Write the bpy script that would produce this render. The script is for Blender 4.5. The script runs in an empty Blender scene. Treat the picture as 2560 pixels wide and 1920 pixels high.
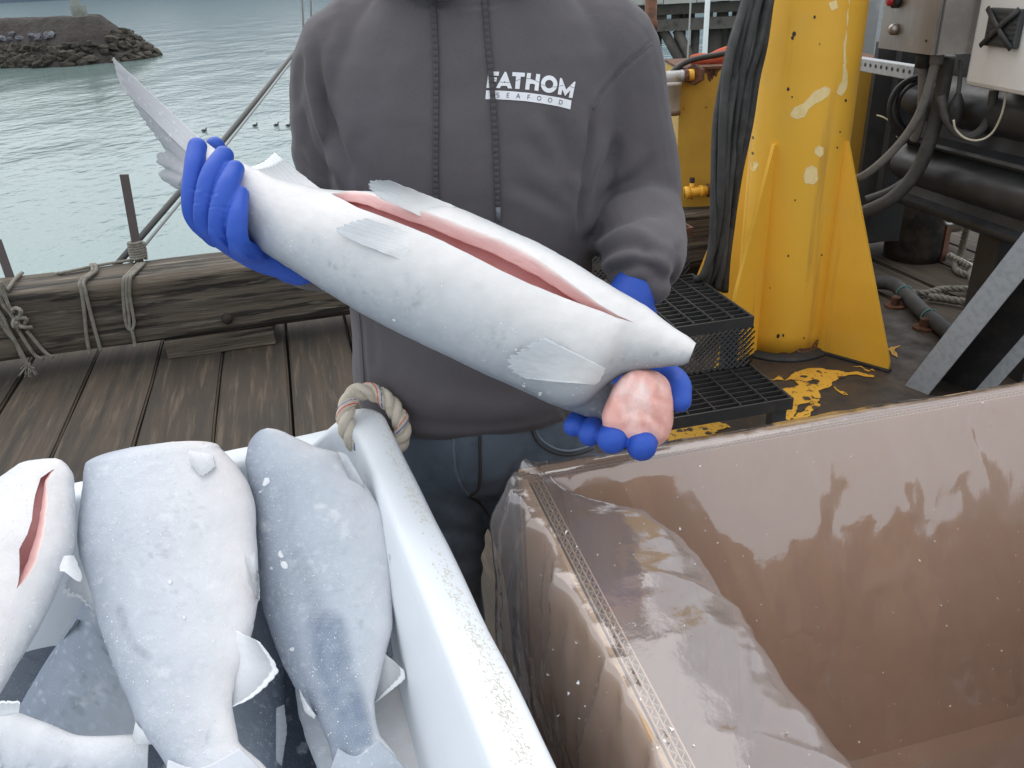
import bpy, bmesh, math, random
import numpy as np
from mathutils import Vector, Matrix, Euler
from mathutils.bvhtree import BVHTree
from mathutils.geometry import tessellate_polygon

random.seed(7)
RNG = np.random.default_rng(11)
SC = bpy.context.scene
COL = SC.collection

# ------------------------------------------------------------------ camera, sky, sun, exposure
EYE = 1.6
FOCAL = 2071.0                      # in pixels of the 2560 px wide photograph
PITCH = math.radians(26.4)
ROLL = math.radians(2.8)
cam_data = bpy.data.cameras.new('camera')
cam_data.sensor_width = 36.0
cam_data.lens = 36.0 * FOCAL / 2560.0
cam_data.clip_start = 0.05
cam_data.clip_end = 6000
cam = bpy.data.objects.new('camera', cam_data)
COL.objects.link(cam)
_r0, _u0, _f0 = Vector((1, 0, 0)), Vector((0, math.sin(PITCH), math.cos(PITCH))), Vector((0, math.cos(PITCH), -math.sin(PITCH)))
_r = _r0 * math.cos(ROLL) - _u0 * math.sin(ROLL)
_u = _r0 * math.sin(ROLL) + _u0 * math.cos(ROLL)
_m = Matrix((_r, _u, -_f0)).transposed().to_4x4()
_m.translation = (0, 0, EYE)
cam.matrix_world = _m
SC.camera = cam

SUN_EL, SUN_AZ = math.radians(58), math.radians(-25)     # azimuth measured from +Y towards +X
world = bpy.data.worlds.new('World')
SC.world = world
world.use_nodes = True
wt = world.node_tree
wt.nodes.clear()
w_out = wt.nodes.new('ShaderNodeOutputWorld')
w_bg = wt.nodes.new('ShaderNodeBackground')
w_sky = wt.nodes.new('ShaderNodeTexSky')
w_sky.sky_type = 'NISHITA'
w_sky.sun_disc = False
w_sky.sun_elevation = SUN_EL
w_sky.sun_rotation = SUN_AZ
w_sky.air_density = 1.0
w_sky.dust_density = 4.0
w_mix = wt.nodes.new('ShaderNodeMixRGB')       # closed cloud deck over the clear sky
w_mix.inputs[0].default_value = 0.86
w_mix.inputs[2].default_value = (8.0, 8.35, 8.7, 1)
wt.links.new(w_sky.outputs[0], w_mix.inputs[1])
wt.links.new(w_mix.outputs[0], w_bg.inputs[0])
w_bg.inputs[1].default_value = 0.125
wt.links.new(w_bg.outputs[0], w_out.inputs[0])

sun_data = bpy.data.lights.new('sun', 'SUN')
sun_data.energy = 1.1
sun_data.angle = math.radians(75)
sun_data.color = (1.0, 0.97, 0.93)
sun = bpy.data.objects.new('sun', sun_data)
COL.objects.link(sun)
sd = Vector((math.sin(SUN_AZ) * math.cos(SUN_EL), math.cos(SUN_AZ) * math.cos(SUN_EL), math.sin(SUN_EL)))
sun.rotation_euler = sd.to_track_quat('Z', 'Y').to_euler()

SC.view_settings.view_transform = 'Standard'
SC.view_settings.look = 'None'
SC.view_settings.gamma = 1
SC.view_settings.use_curve_mapping = False
SC.view_settings.exposure = 0.42
SC.cycles.use_denoising = True
SC.cycles.max_bounces = 10
SC.cycles.transparent_max_bounces = 24
SC.cycles.caustics_reflective = False
SC.cycles.caustics_refractive = False


# ------------------------------------------------------------------ measuring helpers (photo pixel -> place in the yard)
def ray(x, y):
    u = (x - 1280) / FOCAL
    v = (960 - y) / FOCAL
    u, v = u * math.cos(ROLL) + v * math.sin(ROLL), -u * math.sin(ROLL) + v * math.cos(ROLL)
    return Vector((u, v * math.sin(PITCH) + math.cos(PITCH), v * math.cos(PITCH) - math.sin(PITCH)))


def P(x, y, t):
    return Vector((0, 0, EYE)) + ray(x, y) * t


def Pz(x, y, z):
    r = ray(x, y)
    return P(x, y, (z - EYE) / r.z)


def Py(x, y, Y):
    r = ray(x, y)
    return P(x, y, Y / r.y)


def proj_np(X):
    d0 = X - np.array([0, 0, EYE])
    f = np.array(_f0); up = np.array(_u0)
    d = d0 @ f
    u = d0[:, 0] / d
    v = (d0 @ up) / d
    u, v = u * math.cos(ROLL) - v * math.sin(ROLL), u * math.sin(ROLL) + v * math.cos(ROLL)
    return np.stack([1280 + FOCAL * u, 960 - FOCAL * v], 1), d


# ------------------------------------------------------------------ scene helpers
ORIGIN = {}


def mark(o, label=None, cat=None, group=None, kind=None):
    if label: o['label'] = label
    if cat: o['category'] = cat
    if group: o['group'] = group
    if kind: o['kind'] = kind
    return o


def thing(name, label, cat, loc=(0, 0, 0), rz=0.0, group=None, kind=None):
    o = bpy.data.objects.new(name, None)
    o.empty_display_size = 0.1
    COL.objects.link(o)
    o.location = loc
    o.rotation_euler = (0, 0, rz)
    ORIGIN[o.name] = Matrix.Translation(Vector(loc)) @ Matrix.Rotation(rz, 4, 'Z')
    return mark(o, label, cat, group, kind)


def put(name, verts, faces, mat, parent=None, smooth=True, world=True, colors=None, loc=None, mats=None, fmat=None):
    """one mesh object; world verts are moved into the parent's frame"""
    V = np.array([tuple(v) for v in verts], dtype=float) if not isinstance(verts, np.ndarray) else verts.astype(float)
    M = Matrix()
    if parent is not None:
        M = ORIGIN[parent.name]
        if world:
            inv = np.array(M.inverted())
            V = V @ inv[:3, :3].T + inv[:3, 3]
    me = bpy.data.meshes.new(name)
    me.from_pydata(V.tolist(), [], [tuple(int(i) for i in f) for f in faces])
    if mats:
        for m in mats: me.materials.append(m)
        if fmat is not None:
            me.polygons.foreach_set('material_index', np.asarray(fmat, dtype=np.int32))
    elif mat is not None:
        me.materials.append(mat)
    if smooth:
        me.polygons.foreach_set('use_smooth', [True] * len(me.polygons))
    if colors is not None:
        ca = me.color_attributes.new('tint', 'FLOAT_COLOR', 'POINT')
        c4 = np.ones((len(V), 4), dtype=np.float32); c4[:, :colors.shape[1]] = colors
        ca.data.foreach_set('color', c4.ravel())
    me.update()
    o = bpy.data.objects.new(name, me)
    COL.objects.link(o)
    if parent is not None:
        o.parent = parent
    ORIGIN[o.name] = M.copy()
    if loc is not None:
        o.location = loc
        ORIGIN[o.name] = M @ Matrix.Translation(Vector(loc))
    return o


def share(o, loc=None, rot=None, scale=None, parent=None, name=None):
    c = o.copy()
    COL.objects.link(c)
    if name: c.name = name
    c.parent = parent if parent is not None else o.parent
    if loc is not None: c.location = loc
    if rot is not None: c.rotation_euler = rot
    if scale is not None: c.scale = scale
    return c


def recalc(o, dist=0.0):
    bm = bmesh.new(); bm.from_mesh(o.data)
    if dist > 0:
        bmesh.ops.remove_doubles(bm, verts=bm.verts, dist=dist)
    bmesh.ops.recalc_face_normals(bm, faces=bm.faces)
    bm.to_mesh(o.data); bm.free()
    o.data.update()
    return o


class MB:
    """collects shapes for one mesh"""
    def __init__(self):
        self.v = []; self.f = []; self.fm = []; self.m = 0

    def add(self, verts, faces):
        b = len(self.v)
        self.v.extend([tuple(p) for p in verts])
        self.f.extend([tuple(int(i) + b for i in f) for f in faces])
        self.fm.extend([self.m] * len(faces))
        return self

    def box(self, c, s, rz=0.0, bevel=0.0, M=None):
        hx, hy, hz = s[0] / 2, s[1] / 2, s[2] / 2
        R = M if M is not None else Matrix.Rotation(rz, 3, 'Z')
        c = Vector(c)
        if bevel <= 0:
            vs = [c + R @ Vector((x * hx, y * hy, z * hz)) for z in (-1, 1) for y in (-1, 1) for x in (-1, 1)]
            self.add(vs, [(0, 2, 3, 1), (4, 5, 7, 6), (0, 1, 5, 4), (2, 6, 7, 3), (0, 4, 6, 2), (1, 3, 7, 5)])
        else:
            bm = bmesh.new()
            bmesh.ops.create_cube(bm, size=1.0)
            for v in bm.verts:
                v.co = Vector((v.co.x * s[0], v.co.y * s[1], v.co.z * s[2]))
            bmesh.ops.bevel(bm, geom=list(bm.edges), offset=bevel, segments=2, affect='EDGES', profile=0.5)
            bm.verts.index_update()
            self.add([c + R @ v.co for v in bm.verts], [[v.index for v in f.verts] for f in bm.faces])
            bm.free()
        return self

    def tube(self, path, r, n=10, cap=True, flat=None):
        v, f = tube(path, r, n, cap, flat)
        return self.add(v, f)

    def lathe(self, c, prof, n=20, axis=Vector((0, 0, 1))):
        c = Vector(c); axis = Vector(axis).normalized()
        q = axis.to_track_quat('Z', 'Y').to_matrix()
        vs = []; fs = []
        for (r, h) in prof:
            for k in range(n):
                a = 2 * math.pi * k / n
                vs.append(c + q @ Vector((r * math.cos(a), r * math.sin(a), h)))
        for i in range(len(prof) - 1):
            for k in range(n):
                k2 = (k + 1) % n
                fs.append((i * n + k, i * n + k2, (i + 1) * n + k2, (i + 1) * n + k))
        fs.append(tuple(range(n))[::-1]); fs.append(tuple((len(prof) - 1) * n + k for k in range(n)))
        return self.add(vs, fs)

    def prism(self, poly, d):
        """closed polygon (world points) pushed along vector d"""
        n = len(poly); d = Vector(d)
        vs = [Vector(p) for p in poly] + [Vector(p) + d for p in poly]
        fs = [tuple(range(n))[::-1], tuple(range(n, 2 * n))] + [(k, (k + 1) % n, n + (k + 1) % n, n + k) for k in range(n)]
        return self.add(vs, fs)

    def build(self, name, mat, parent=None, smooth=False, world=True, mats=None, fix=True, **k):
        o = put(name, self.v, self.f, mat, parent, smooth, world, mats=mats, fmat=self.fm if mats else None, **k)
        if fix: recalc(o)
        return o


def frames(pts):
    pts = [Vector(p) for p in pts]
    n = len(pts)
    T = []
    for i in range(n):
        a, b = pts[max(i - 1, 0)], pts[min(i + 1, n - 1)]
        d = b - a
        T.append(d.normalized() if d.length > 1e-9 else Vector((0, 0, 1)))
    ref = Vector((0, 0, 1)) if abs(T[0].z) < 0.9 else Vector((1, 0, 0))
    N = (ref - T[0] * ref.dot(T[0])).normalized()
    out = []
    for i in range(n):
        N = (N - T[i] * N.dot(T[i]))
        N = N.normalized() if N.length > 1e-6 else T[i].orthogonal().normalized()
        out.append((pts[i], T[i], N, T[i].cross(N)))
    return out


def tube(path, r, n=10, cap=True, flat=None):
    fr = frames(path)
    m = len(fr)
    rs = [r] * m if np.isscalar(r) else list(r)
    vs = []; fs = []
    for (p, t, a, b), rr in zip(fr, rs):
        for k in range(n):
            w = 2 * math.pi * k / n
            vs.append(p + a * rr * math.cos(w) + b * rr * math.sin(w) * (flat or 1.0))
    for i in range(m - 1):
        for k in range(n):
            k2 = (k + 1) % n
            fs.append((i * n + k, i * n + k2, (i + 1) * n + k2, (i + 1) * n + k))
    if cap:
        fs.append(tuple(range(n))[::-1]); fs.append(tuple((m - 1) * n + k for k in range(n)))
    return vs, fs


def spline(pts, n=40, closed=False):
    """Catmull-Rom through the points, n samples evenly spread by length"""
    A = np.array([tuple(p) for p in pts], dtype=float)
    if closed:
        A = np.vstack([A[-1], A, A[0], A[1]])
    else:
        A = np.vstack([2 * A[0] - A[1], A, 2 * A[-1] - A[-2]])
    out = []
    for i in range(1, len(A) - 2):
        p0, p1, p2, p3 = A[i - 1], A[i], A[i + 1], A[i + 2]
        for t in np.linspace(0, 1, 16, endpoint=False):
            out.append(0.5 * ((2 * p1) + (-p0 + p2) * t + (2 * p0 - 5 * p1 + 4 * p2 - p3) * t * t + (-p0 + 3 * p1 - 3 * p2 + p3) * t ** 3))
    out.append(A[-2])
    out = np.array(out)
    s = np.r_[0, np.cumsum(np.linalg.norm(np.diff(out, axis=0), axis=1))]
    q = np.linspace(0, s[-1], n)
    return np.stack([np.interp(q, s, out[:, k]) for k in range(out.shape[1])], 1)


def rope_mb(mb, path, R, strands=3, pitch=0.05, sn=7, step=None):
    """laid rope: helical strands round the path"""
    L = np.sum(np.linalg.norm(np.diff(np.array([tuple(p) for p in path]), axis=0), axis=1))
    n = max(8, int(L / (step or pitch / 8)))
    fr = frames(spline(path, n))
    s = np.linspace(0, L, n)
    for k in range(strands):
        pts = []
        for (p, t, a, b), q in zip(fr, s):
            w = 2 * math.pi * (q / pitch + k / strands)
            pts.append(p + (a * math.cos(w) + b * math.sin(w)) * R * 0.52)
        mb.tube(pts, R * 0.56, sn)
    return mb


def capsule(mb, pts, radii, n=26, m=34):
    """tapered rounded limb through the points"""
    Q = spline([tuple(p) + (r,) for p, r in zip(pts, radii)], m)
    ctr = [Vector(q[:3]) for q in Q]; rr = [q[3] for q in Q]
    t0 = (ctr[0] - ctr[1]).normalized(); t1 = (ctr[-1] - ctr[-2]).normalized()
    pre = [(ctr[0] + t0 * rr[0] * math.sin(a), rr[0] * math.cos(a)) for a in np.radians([82, 60, 40, 20])]
    post = [(ctr[-1] + t1 * rr[-1] * math.sin(a), rr[-1] * math.cos(a)) for a in np.radians([20, 40, 60, 82])]
    allp = pre + list(zip(ctr, rr)) + post
    mb.tube([p for p, _ in allp], [r for _, r in allp], n)
    return mb


def grid_faces(nu, nv, wrap=False, off=0):
    fs = []
    for i in range(nu - 1):
        for j in range(nv if wrap else nv - 1):
            j2 = (j + 1) % nv
            fs.append((off + i * nv + j, off + i * nv + j2, off + (i + 1) * nv + j2, off + (i + 1) * nv + j))
    return fs


def _hash(i, j, k, seed):
    h = (i * 374761393 + j * 668265263 + k * 2147483647 + seed * 974634213) & 0xffffffff
    h = ((h ^ (h >> 13)) * 1274126177) & 0xffffffff
    return ((h ^ (h >> 16)) & 0xffff) / 65535.0


def vnoise(p, seed=0):
    p = np.asarray(p, dtype=float)
    i = np.floor(p).astype(np.int64); f = p - i
    f = f * f * (3 - 2 * f)
    r = 0
    for a in (0, 1):
        for b in (0, 1):
            for c in (0, 1):
                w = (f[:, 0] if a else 1 - f[:, 0]) * (f[:, 1] if b else 1 - f[:, 1]) * (f[:, 2] if c else 1 - f[:, 2])
                r = r + w * _hash(i[:, 0] + a, i[:, 1] + b, i[:, 2] + c, seed)
    return r * 2 - 1


def fbm(p, scale, octs=3, seed=0):
    p = np.asarray(p, dtype=float) * scale
    s = 0; a = 1.0; tot = 0
    for o in range(octs):
        s = s + a * vnoise(p * (2 ** o) + 17.3 * o, seed + o); tot += a; a *= 0.5
    return s / tot


def mesh_normals(me):
    n = np.zeros(len(me.vertices) * 3, dtype=np.float32)
    me.vertices.foreach_get('normal', n)
    return n.reshape(-1, 3).astype(float)


def mesh_co(me):
    n = np.zeros(len(me.vertices) * 3, dtype=np.float32)
    me.vertices.foreach_get('co', n)
    return n.reshape(-1, 3).astype(float)


def voxel(o, size, smooth_iter=4, factor=0.5):
    """fuses the overlapping limbs of one body into one continuous skin"""
    m = o.modifiers.new('fuse', 'REMESH'); m.mode = 'VOXEL'; m.voxel_size = size; m.use_smooth_shade = True
    s = o.modifiers.new('soft', 'SMOOTH'); s.factor = factor; s.iterations = smooth_iter
    dg = bpy.context.evaluated_depsgraph_get()
    me = bpy.data.meshes.new_from_object(o.evaluated_get(dg))
    o.modifiers.clear()
    mats = list(o.data.materials)
    old = o.data
    o.data = me
    me.materials.clear()
    for k in mats: me.materials.append(k)
    me.polygons.foreach_set('use_smooth', [True] * len(me.polygons))
    bpy.data.meshes.remove(old)
    return o


def bvh_of(o):
    M = ORIGIN[o.name]
    return BVHTree.FromPolygons([M @ v.co for v in o.data.vertices], [tuple(p.vertices) for p in o.data.polygons])


def onto(bvh, x, y, off=0.0, t=None):
    d = ray(x, y).normalized()
    hit = bvh.ray_cast(Vector((0, 0, EYE)), d, 60)
    if hit[0] is None:
        return P(x, y, t) if t else None
    return hit[0] - d * off


def creases(q, lines):
    d_out = np.zeros(len(q))
    for pts, amp, wid in lines:
        pl = spline([(x, y, 0) for x, y in pts], 24)[:, :2]
        dmin = np.full(len(q), 1e9); sgn = np.zeros(len(q)); along = np.zeros(len(q))
        for i, (a, b_) in enumerate(zip(pl[:-1], pl[1:])):
            ab_ = b_ - a; t = np.clip(((q - a) @ ab_) / max(ab_ @ ab_, 1e-6), 0, 1)
            r = q - (a + t[:, None] * ab_); dd = np.linalg.norm(r, axis=1)
            s = np.sign(ab_[0] * r[:, 1] - ab_[1] * r[:, 0])
            m_ = dd < dmin
            dmin[m_] = dd[m_]; sgn[m_] = s[m_]; along[m_] = (i + t[m_]) / (len(pl) - 1)
        fade = np.clip(np.minimum(along, 1 - along) * 5, 0, 1)
        # a groove with a fuller roll of cloth on one side
        x = dmin / wid
        d_out += amp * fade * (-np.exp(-x ** 2) + .75 * np.exp(-((dmin * sgn / wid - 1.9) / 1.1) ** 2) + .25 * np.exp(-((dmin * sgn / wid + 2.2) / 1.2) ** 2))
    return d_out


# ------------------------------------------------------------------ materials
def N(nt, kind, **kw):
    n = nt.nodes.new(kind)
    for k, v in kw.items():
        if k.startswith('i_'):
            n.inputs[k[2:].replace('_', ' ')].default_value = v
        else:
            setattr(n, k, v)
    return n


def mat(name, base, rough=0.6, metal=0.0, layers=(), bumps=(), stretch=None, rand=0.0, attr=None, spec=0.5, coat=0.0,
        rough_var=0.0, sss=0.0, sheen=0.0, alpha=False):
    """principled material; layers = (colour, scale, low, high[, stretch]) noise patches laid over the base colour;
    bumps = (scale, strength, distance[, stretch, kind])"""
    m = bpy.data.materials.new(name)
    m.use_nodes = True
    nt = m.node_tree
    bs = nt.nodes['Principled BSDF']
    bs.inputs['Roughness'].default_value = rough
    bs.inputs['Metallic'].default_value = metal
    bs.inputs['Specular IOR Level'].default_value = spec
    if coat: bs.inputs['Coat Weight'].default_value = coat
    if sheen:
        bs.inputs['Sheen Weight'].default_value = sheen
    if sss:
        bs.inputs['Subsurface Weight'].default_value = sss
        bs.inputs['Subsurface Radius'].default_value = (0.02, 0.012, 0.01)
        bs.inputs['Subsurface Scale'].default_value = 0.6
    tc = N(nt, 'ShaderNodeTexCoord')
    vec = tc.outputs['Object']
    if rand:
        oi = N(nt, 'ShaderNodeObjectInfo')
        ad = N(nt, 'ShaderNodeVectorMath', operation='ADD')
        sc = N(nt, 'ShaderNodeVectorMath', operation='SCALE')
        sc.inputs[0].default_value = (13.1, 7.7, 3.9)
        nt.links.new(oi.outputs['Random'], sc.inputs['Scale'])
        nt.links.new(vec, ad.inputs[0]); nt.links.new(sc.outputs[0], ad.inputs[1])
        vec = ad.outputs[0]

    def mapped(st):
        if st is None: return vec
        mp = N(nt, 'ShaderNodeMapping')
        mp.inputs['Scale'].default_value = st
        nt.links.new(vec, mp.inputs[0])
        return mp.outputs[0]

    def noise(scale, st, det=5.0, kind='noise'):
        if kind == 'voronoi':
            n = N(nt, 'ShaderNodeTexVoronoi'); n.inputs['Scale'].default_value = scale
            nt.links.new(mapped(st), n.inputs['Vector']); return n.outputs['Distance']
        n = N(nt, 'ShaderNodeTexNoise'); n.inputs['Scale'].default_value = scale; n.inputs['Detail'].default_value = det
        n.inputs['Roughness'].default_value = 0.6
        nt.links.new(mapped(st), n.inputs['Vector'])
        return n.outputs['Fac']

    if attr:
        at = N(nt, 'ShaderNodeAttribute', attribute_name=attr)
        col = at.outputs['Color']
    else:
        rgb = N(nt, 'ShaderNodeRGB'); rgb.outputs[0].default_value = (*base, 1)
        col = rgb.outputs[0]
    if rand:
        hs = N(nt, 'ShaderNodeHueSaturation')
        mr = N(nt, 'ShaderNodeMapRange'); mr.inputs['To Min'].default_value = 1 - rand; mr.inputs['To Max'].default_value = 1 + rand
        nt.links.new(oi.outputs['Random'], mr.inputs['Value'])
        nt.links.new(mr.outputs[0], hs.inputs['Value']); nt.links.new(col, hs.inputs['Color'])
        col = hs.outputs[0]
    for L in layers:
        c, scale, lo, hi = L[:4]
        st = L[4] if len(L) > 4 and L[4] is not None else stretch
        kind = L[5] if len(L) > 5 else 'noise'
        fac = noise(scale, st, kind=kind)
        mr = N(nt, 'ShaderNodeMapRange')
        mr.inputs['From Min'].default_value = lo; mr.inputs['From Max'].default_value = hi
        nt.links.new(fac, mr.inputs['Value'])
        mx = N(nt, 'ShaderNodeMixRGB')
        mx.inputs[2].default_value = (*c, 1)
        nt.links.new(mr.outputs[0], mx.inputs[0]); nt.links.new(col, mx.inputs[1])
        col = mx.outputs[0]
    nt.links.new(col, bs.inputs['Base Color'])
    if alpha: nt.links.new(at.outputs['Alpha'], bs.inputs['Alpha'])
    if rough_var:
        fac = noise(9.0, None)
        mr = N(nt, 'ShaderNodeMapRange'); mr.inputs['From Min'].default_value = 0.3; mr.inputs['From Max'].default_value = 0.7
        mr.inputs['To Min'].default_value = max(0.02, rough - rough_var); mr.inputs['To Max'].default_value = min(1, rough + rough_var)
        nt.links.new(fac, mr.inputs['Value']); nt.links.new(mr.outputs[0], bs.inputs['Roughness'])
    nrm = None
    for B in bumps:
        scale, strength, dist = B[:3]
        st = B[3] if len(B) > 3 and B[3] is not None else stretch
        kind = B[4] if len(B) > 4 else 'noise'
        fac = noise(scale, st, kind=kind)
        bp = N(nt, 'ShaderNodeBump')
        bp.inputs['Strength'].default_value = strength; bp.inputs['Distance'].default_value = dist
        nt.links.new(fac, bp.inputs['Height'])
        if nrm is not None: nt.links.new(nrm, bp.inputs['Normal'])
        nrm = bp.outputs['Normal']
    if nrm is not None:
        nt.links.new(nrm, bs.inputs['Normal'])
    return m


W = {}
W['deck'] = mat('deck wood', (.060, .044, .030), .85, stretch=(1, .06, 1), rand=.22,
                layers=[((.030, .024, .018), 22, .45, .68), ((.115, .088, .06), 40, .53, .75), ((.026, .021, .017), 3, .52, .75, (1, .5, 1)),
                        ((.2, .18, .15), 220, .68, .74, (1, .4, 1)), ((.03, .026, .022), 70, .6, .7)],
                bumps=[(60, .6, .004), (14, .5, .006)])
W['beam'] = mat('weathered beam', (.105, .084, .062), .85, stretch=(.06, 1, 1),
                layers=[((.06, .05, .04), 16, .42, .62), ((.24, .21, .17), 38, .56, .78), ((.17, .095, .05), 3, .62, .8), ((.018, .015, .012), 30, .52, .60), ((.02, .017, .013), 11, .56, .62, (.10, 1, 1)), ((.27, .235, .18), 60, .62, .76)],
                bumps=[(46, .9, .012), (13, .8, .016)])
W['pier'] = mat('creosoted pier wood', (.075, .066, .058), .9, rand=.3, layers=[((.16, .14, .115), 2.5, .5, .8), ((.03, .028, .027), 5, .5, .75)], bumps=[(9, .6, .03)])
W['grey_plank'] = mat('pale grey wood', (.36, .35, .32), .85, layers=[((.2, .19, .17), 3, .5, .75)], bumps=[(12, .5, .02)])
W['yellow'] = mat('yellow deck paint', (.82, .445, .045), .45, spec=.4, rough_var=.1,
                  layers=[((.66, .33, .03), 1.6, .5, .85), ((.74, .43, .07), 5, .55, .8), ((.42, .24, .06), 3.2, .66, .85), ((.40, .21, .045), 14, .60, .85, (1, 1, .07)), ((.20, .11, .04), 45, .72, .80, (1, 1, .12)), ((.10, .06, .035), 26, .735, .75), ((.06, .04, .03), 75, .76, .775)],
                  bumps=[(6, .15, .01), (120, .08, .001)])
W['yellow_old'] = mat('faded yellow tank paint', (.50, .31, .045), .5,
                      layers=[((.36, .21, .04), 2.2, .42, .75), ((.12, .06, .03), 18, .68, .72), ((.62, .36, .04), 4, .6, .8)], bumps=[(8, .15, .01)])
W['yellow_worn'] = mat('worn yellow floor paint', (.70, .38, .045), .6, layers=[((.50, .26, .035), 7, .5, .75), ((.06, .042, .03), 24, .57, .60), ((.05, .038, .03), 70, .62, .65)], bumps=[(24, .5, .002)])
W['primer'] = mat('pale primer', (.88, .69, .34), .6, layers=[((.80, .60, .25), 30, .45, .7), ((.72, .42, .06), 34, .62, .68), ((.55, .48, .36), 16, .66, .72)])
W['rust'] = mat('rust', (.13, .055, .03), .85, layers=[((.05, .028, .02), 18, .45, .7), ((.30, .14, .05), 30, .6, .78), ((.45, .30, .12), 14, .68, .74)], bumps=[(60, .6, .004)])
W['black_steel'] = mat('black steel', (.030, .030, .031), .6, metal=.2, layers=[((.06, .05, .043), 14, .5, .75), ((.075, .045, .03), 40, .68, .78)], bumps=[(70, .3, .002)])
W['dark_panel'] = mat('dark painted steel', (.035, .037, .040), .42, layers=[((.06, .06, .062), 3, .45, .8), ((.022, .022, .022), 7, .5, .75), ((.12, .11, .10), 60, .72, .76)], bumps=[(5, .2, .01)], rough_var=.15)
W['plate'] = mat('worn brown deck plate', (.052, .040, .032), .6, layers=[((.09, .062, .042), 4, .45, .75), ((.028, .025, .022), 9, .45, .7), ((.14, .12, .1), 160, .7, .75)], bumps=[(30, .35, .004)], rough_var=.2)
W['galv'] = mat('galvanised steel', (.37, .39, .41), .5, metal=.15, layers=[((.31, .33, .345), 42, .45, .6), ((.47, .48, .49), 18, .62, .75), ((.22, .21, .19), 9, .64, .78), ((.13, .11, .09), 30, .7, .76)], bumps=[(40, .15, .002)])
W['galv_dull'] = mat('dull galvanised sheet', (.24, .26, .275), .55, metal=.15, layers=[((.40, .42, .43), 6, .45, .7), ((.20, .22, .25), 9, .5, .8)], bumps=[(10, .15, .005)])
W['stainless'] = mat('brushed stainless', (.36, .335, .315), .38, metal=.7, layers=[((.26, .235, .22), 5, .45, .75, (1, 1, .5)), ((.45, .43, .41), 14, .62, .8)], bumps=[(50, .05, .001)], rough_var=.1)
W['cabinet'] = mat('cream enamel', (.66, .63, .60), .45, layers=[((.56, .53, .49), 3, .5, .8), ((.38, .35, .31), 45, .72, .78)])
W['vent'] = mat('grey vent plastic', (.045, .048, .05), .6)
W['rubber'] = mat('black rubber', (.022, .022, .023), .55, layers=[((.05, .05, .05), 30, .5, .8)], bumps=[(300, .2, .001)])
W['hose'] = mat('dusty black hose', (.04, .040, .040), .65, rand=.3, layers=[((.085, .082, .078), 14, .45, .8)], bumps=[(260, .35, .002)])
W['conduit'] = mat('dusty grey conduit', (.17, .16, .145), .7, layers=[((.09, .085, .08), 20, .5, .75)], bumps=[(200, .3, .002)])
W['conduit_dark'] = mat('dark conduit', (.06, .057, .053), .65, layers=[((.1, .095, .09), 20, .5, .75)], bumps=[(200, .3, .002)])
W['wire_cream'] = mat('cream wire', (.55, .50, .38), .6)
W['wood_block'] = mat('tarred stump', (.05, .035, .025), .85, layers=[((.012, .01, .009), 8, .4, .6), ((.06, .04, .025), 24, .62, .8)], bumps=[(30, .6, .01)])
W['red_rag'] = mat('orange red cloth', (.52, .10, .05), .85, layers=[((.33, .06, .035), 9, .5, .8)], bumps=[(300, .2, .001)])
W['white_paint'] = mat('white paint', (.82, .82, .82), .5)
W['bowl'] = mat('weathered filter bowl', (.40, .37, .33), .55, layers=[((.27, .24, .21), 7, .45, .7), ((.16, .07, .03), 14, .66, .76)], bumps=[(30, .2, .002)])
W['cast'] = mat('cast alloy', (.36, .36, .36), .5, metal=.6, layers=[((.16, .14, .13), 25, .5, .7)], bumps=[(60, .4, .003)])
W['rope_old'] = mat('weathered grey rope', (.235, .22, .185), .9, layers=[((.14, .13, .11), 30, .45, .7)], bumps=[(500, .5, .001)])
W['rope_white'] = mat('white rope', (.62, .60, .55), .85, layers=[((.4, .38, .33), 60, .5, .7)], bumps=[(600, .5, .001)])
W['rope_cream'] = mat('fuzzy cream rope', (.58, .52, .43), .9, layers=[((.40, .35, .28), 60, .5, .75), ((.70, .66, .58), 120, .55, .8)], bumps=[(700, .8, .0015)])
W['tracer_red'] = mat('red tracer yarn', (.62, .09, .045), .8)
W['tracer_blue'] = mat('blue tracer yarn', (.05, .10, .40), .8)
W['teal'] = mat('teal twine', (.12, .32, .29), .7)
W['stake'] = mat('dull steel stake', (.085, .068, .065), .7, layers=[((.13, .10, .09), 20, .5, .8)], bumps=[(60, .4, .003)])
W['cable'] = mat('steel cable', (.085, .085, .083), .5, metal=.3)
W['cable_pale'] = mat('pale line', (.32, .34, .34), .7)
W['tote'] = mat('white moulded plastic', (.72, .76, .80), .42, spec=.35, sss=.0,
                layers=[((.66, .70, .73), 4, .5, .8), ((.55, .56, .56), 50, .70, .78, (1, 1, 3))], bumps=[(7, .08, .01), (180, .06, .001)])
W['scuff'] = mat('brown scuff', (.56, .50, .41), .8)
W['card'] = mat('kraft cardboard', (.53, .335, .205), .75, layers=[((.45, .28, .19), 3, .45, .75), ((.54, .345, .235), 120, .5, .8, (1, 1, .2))], bumps=[(130, .05, .001)])
W['card_edge'] = mat('cut cardboard edge', (.50, .33, .185), .85, layers=[((.33, .21, .115), 60, .5, .7)])
W['gap_shade'] = mat('painted gap shade', (.045, .032, .032), .85)
W['flute'] = mat('paper flute', (.42, .33, .235), .85)
W['skin'] = mat('skin', (.52, .31, .22), .5, sss=.1)
W['hair'] = mat('brown hair', (.05, .035, .025), .7)
W['hood'] = mat('charcoal fleece', (.112, .102, .110), .95, spec=.12, sheen=.12,
                layers=[((.103, .094, .101), 260, .45, .7), ((.120, .110, .118), 9, .5, .8), ((.104, .092, .084), 5, .62, .85)],
                bumps=[(1400, .25, .0005), (420, .15, .0005)])
W['cord'] = mat('charcoal cord', (.072, .067, .071), .9, bumps=[(900, .5, .001)])
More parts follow.
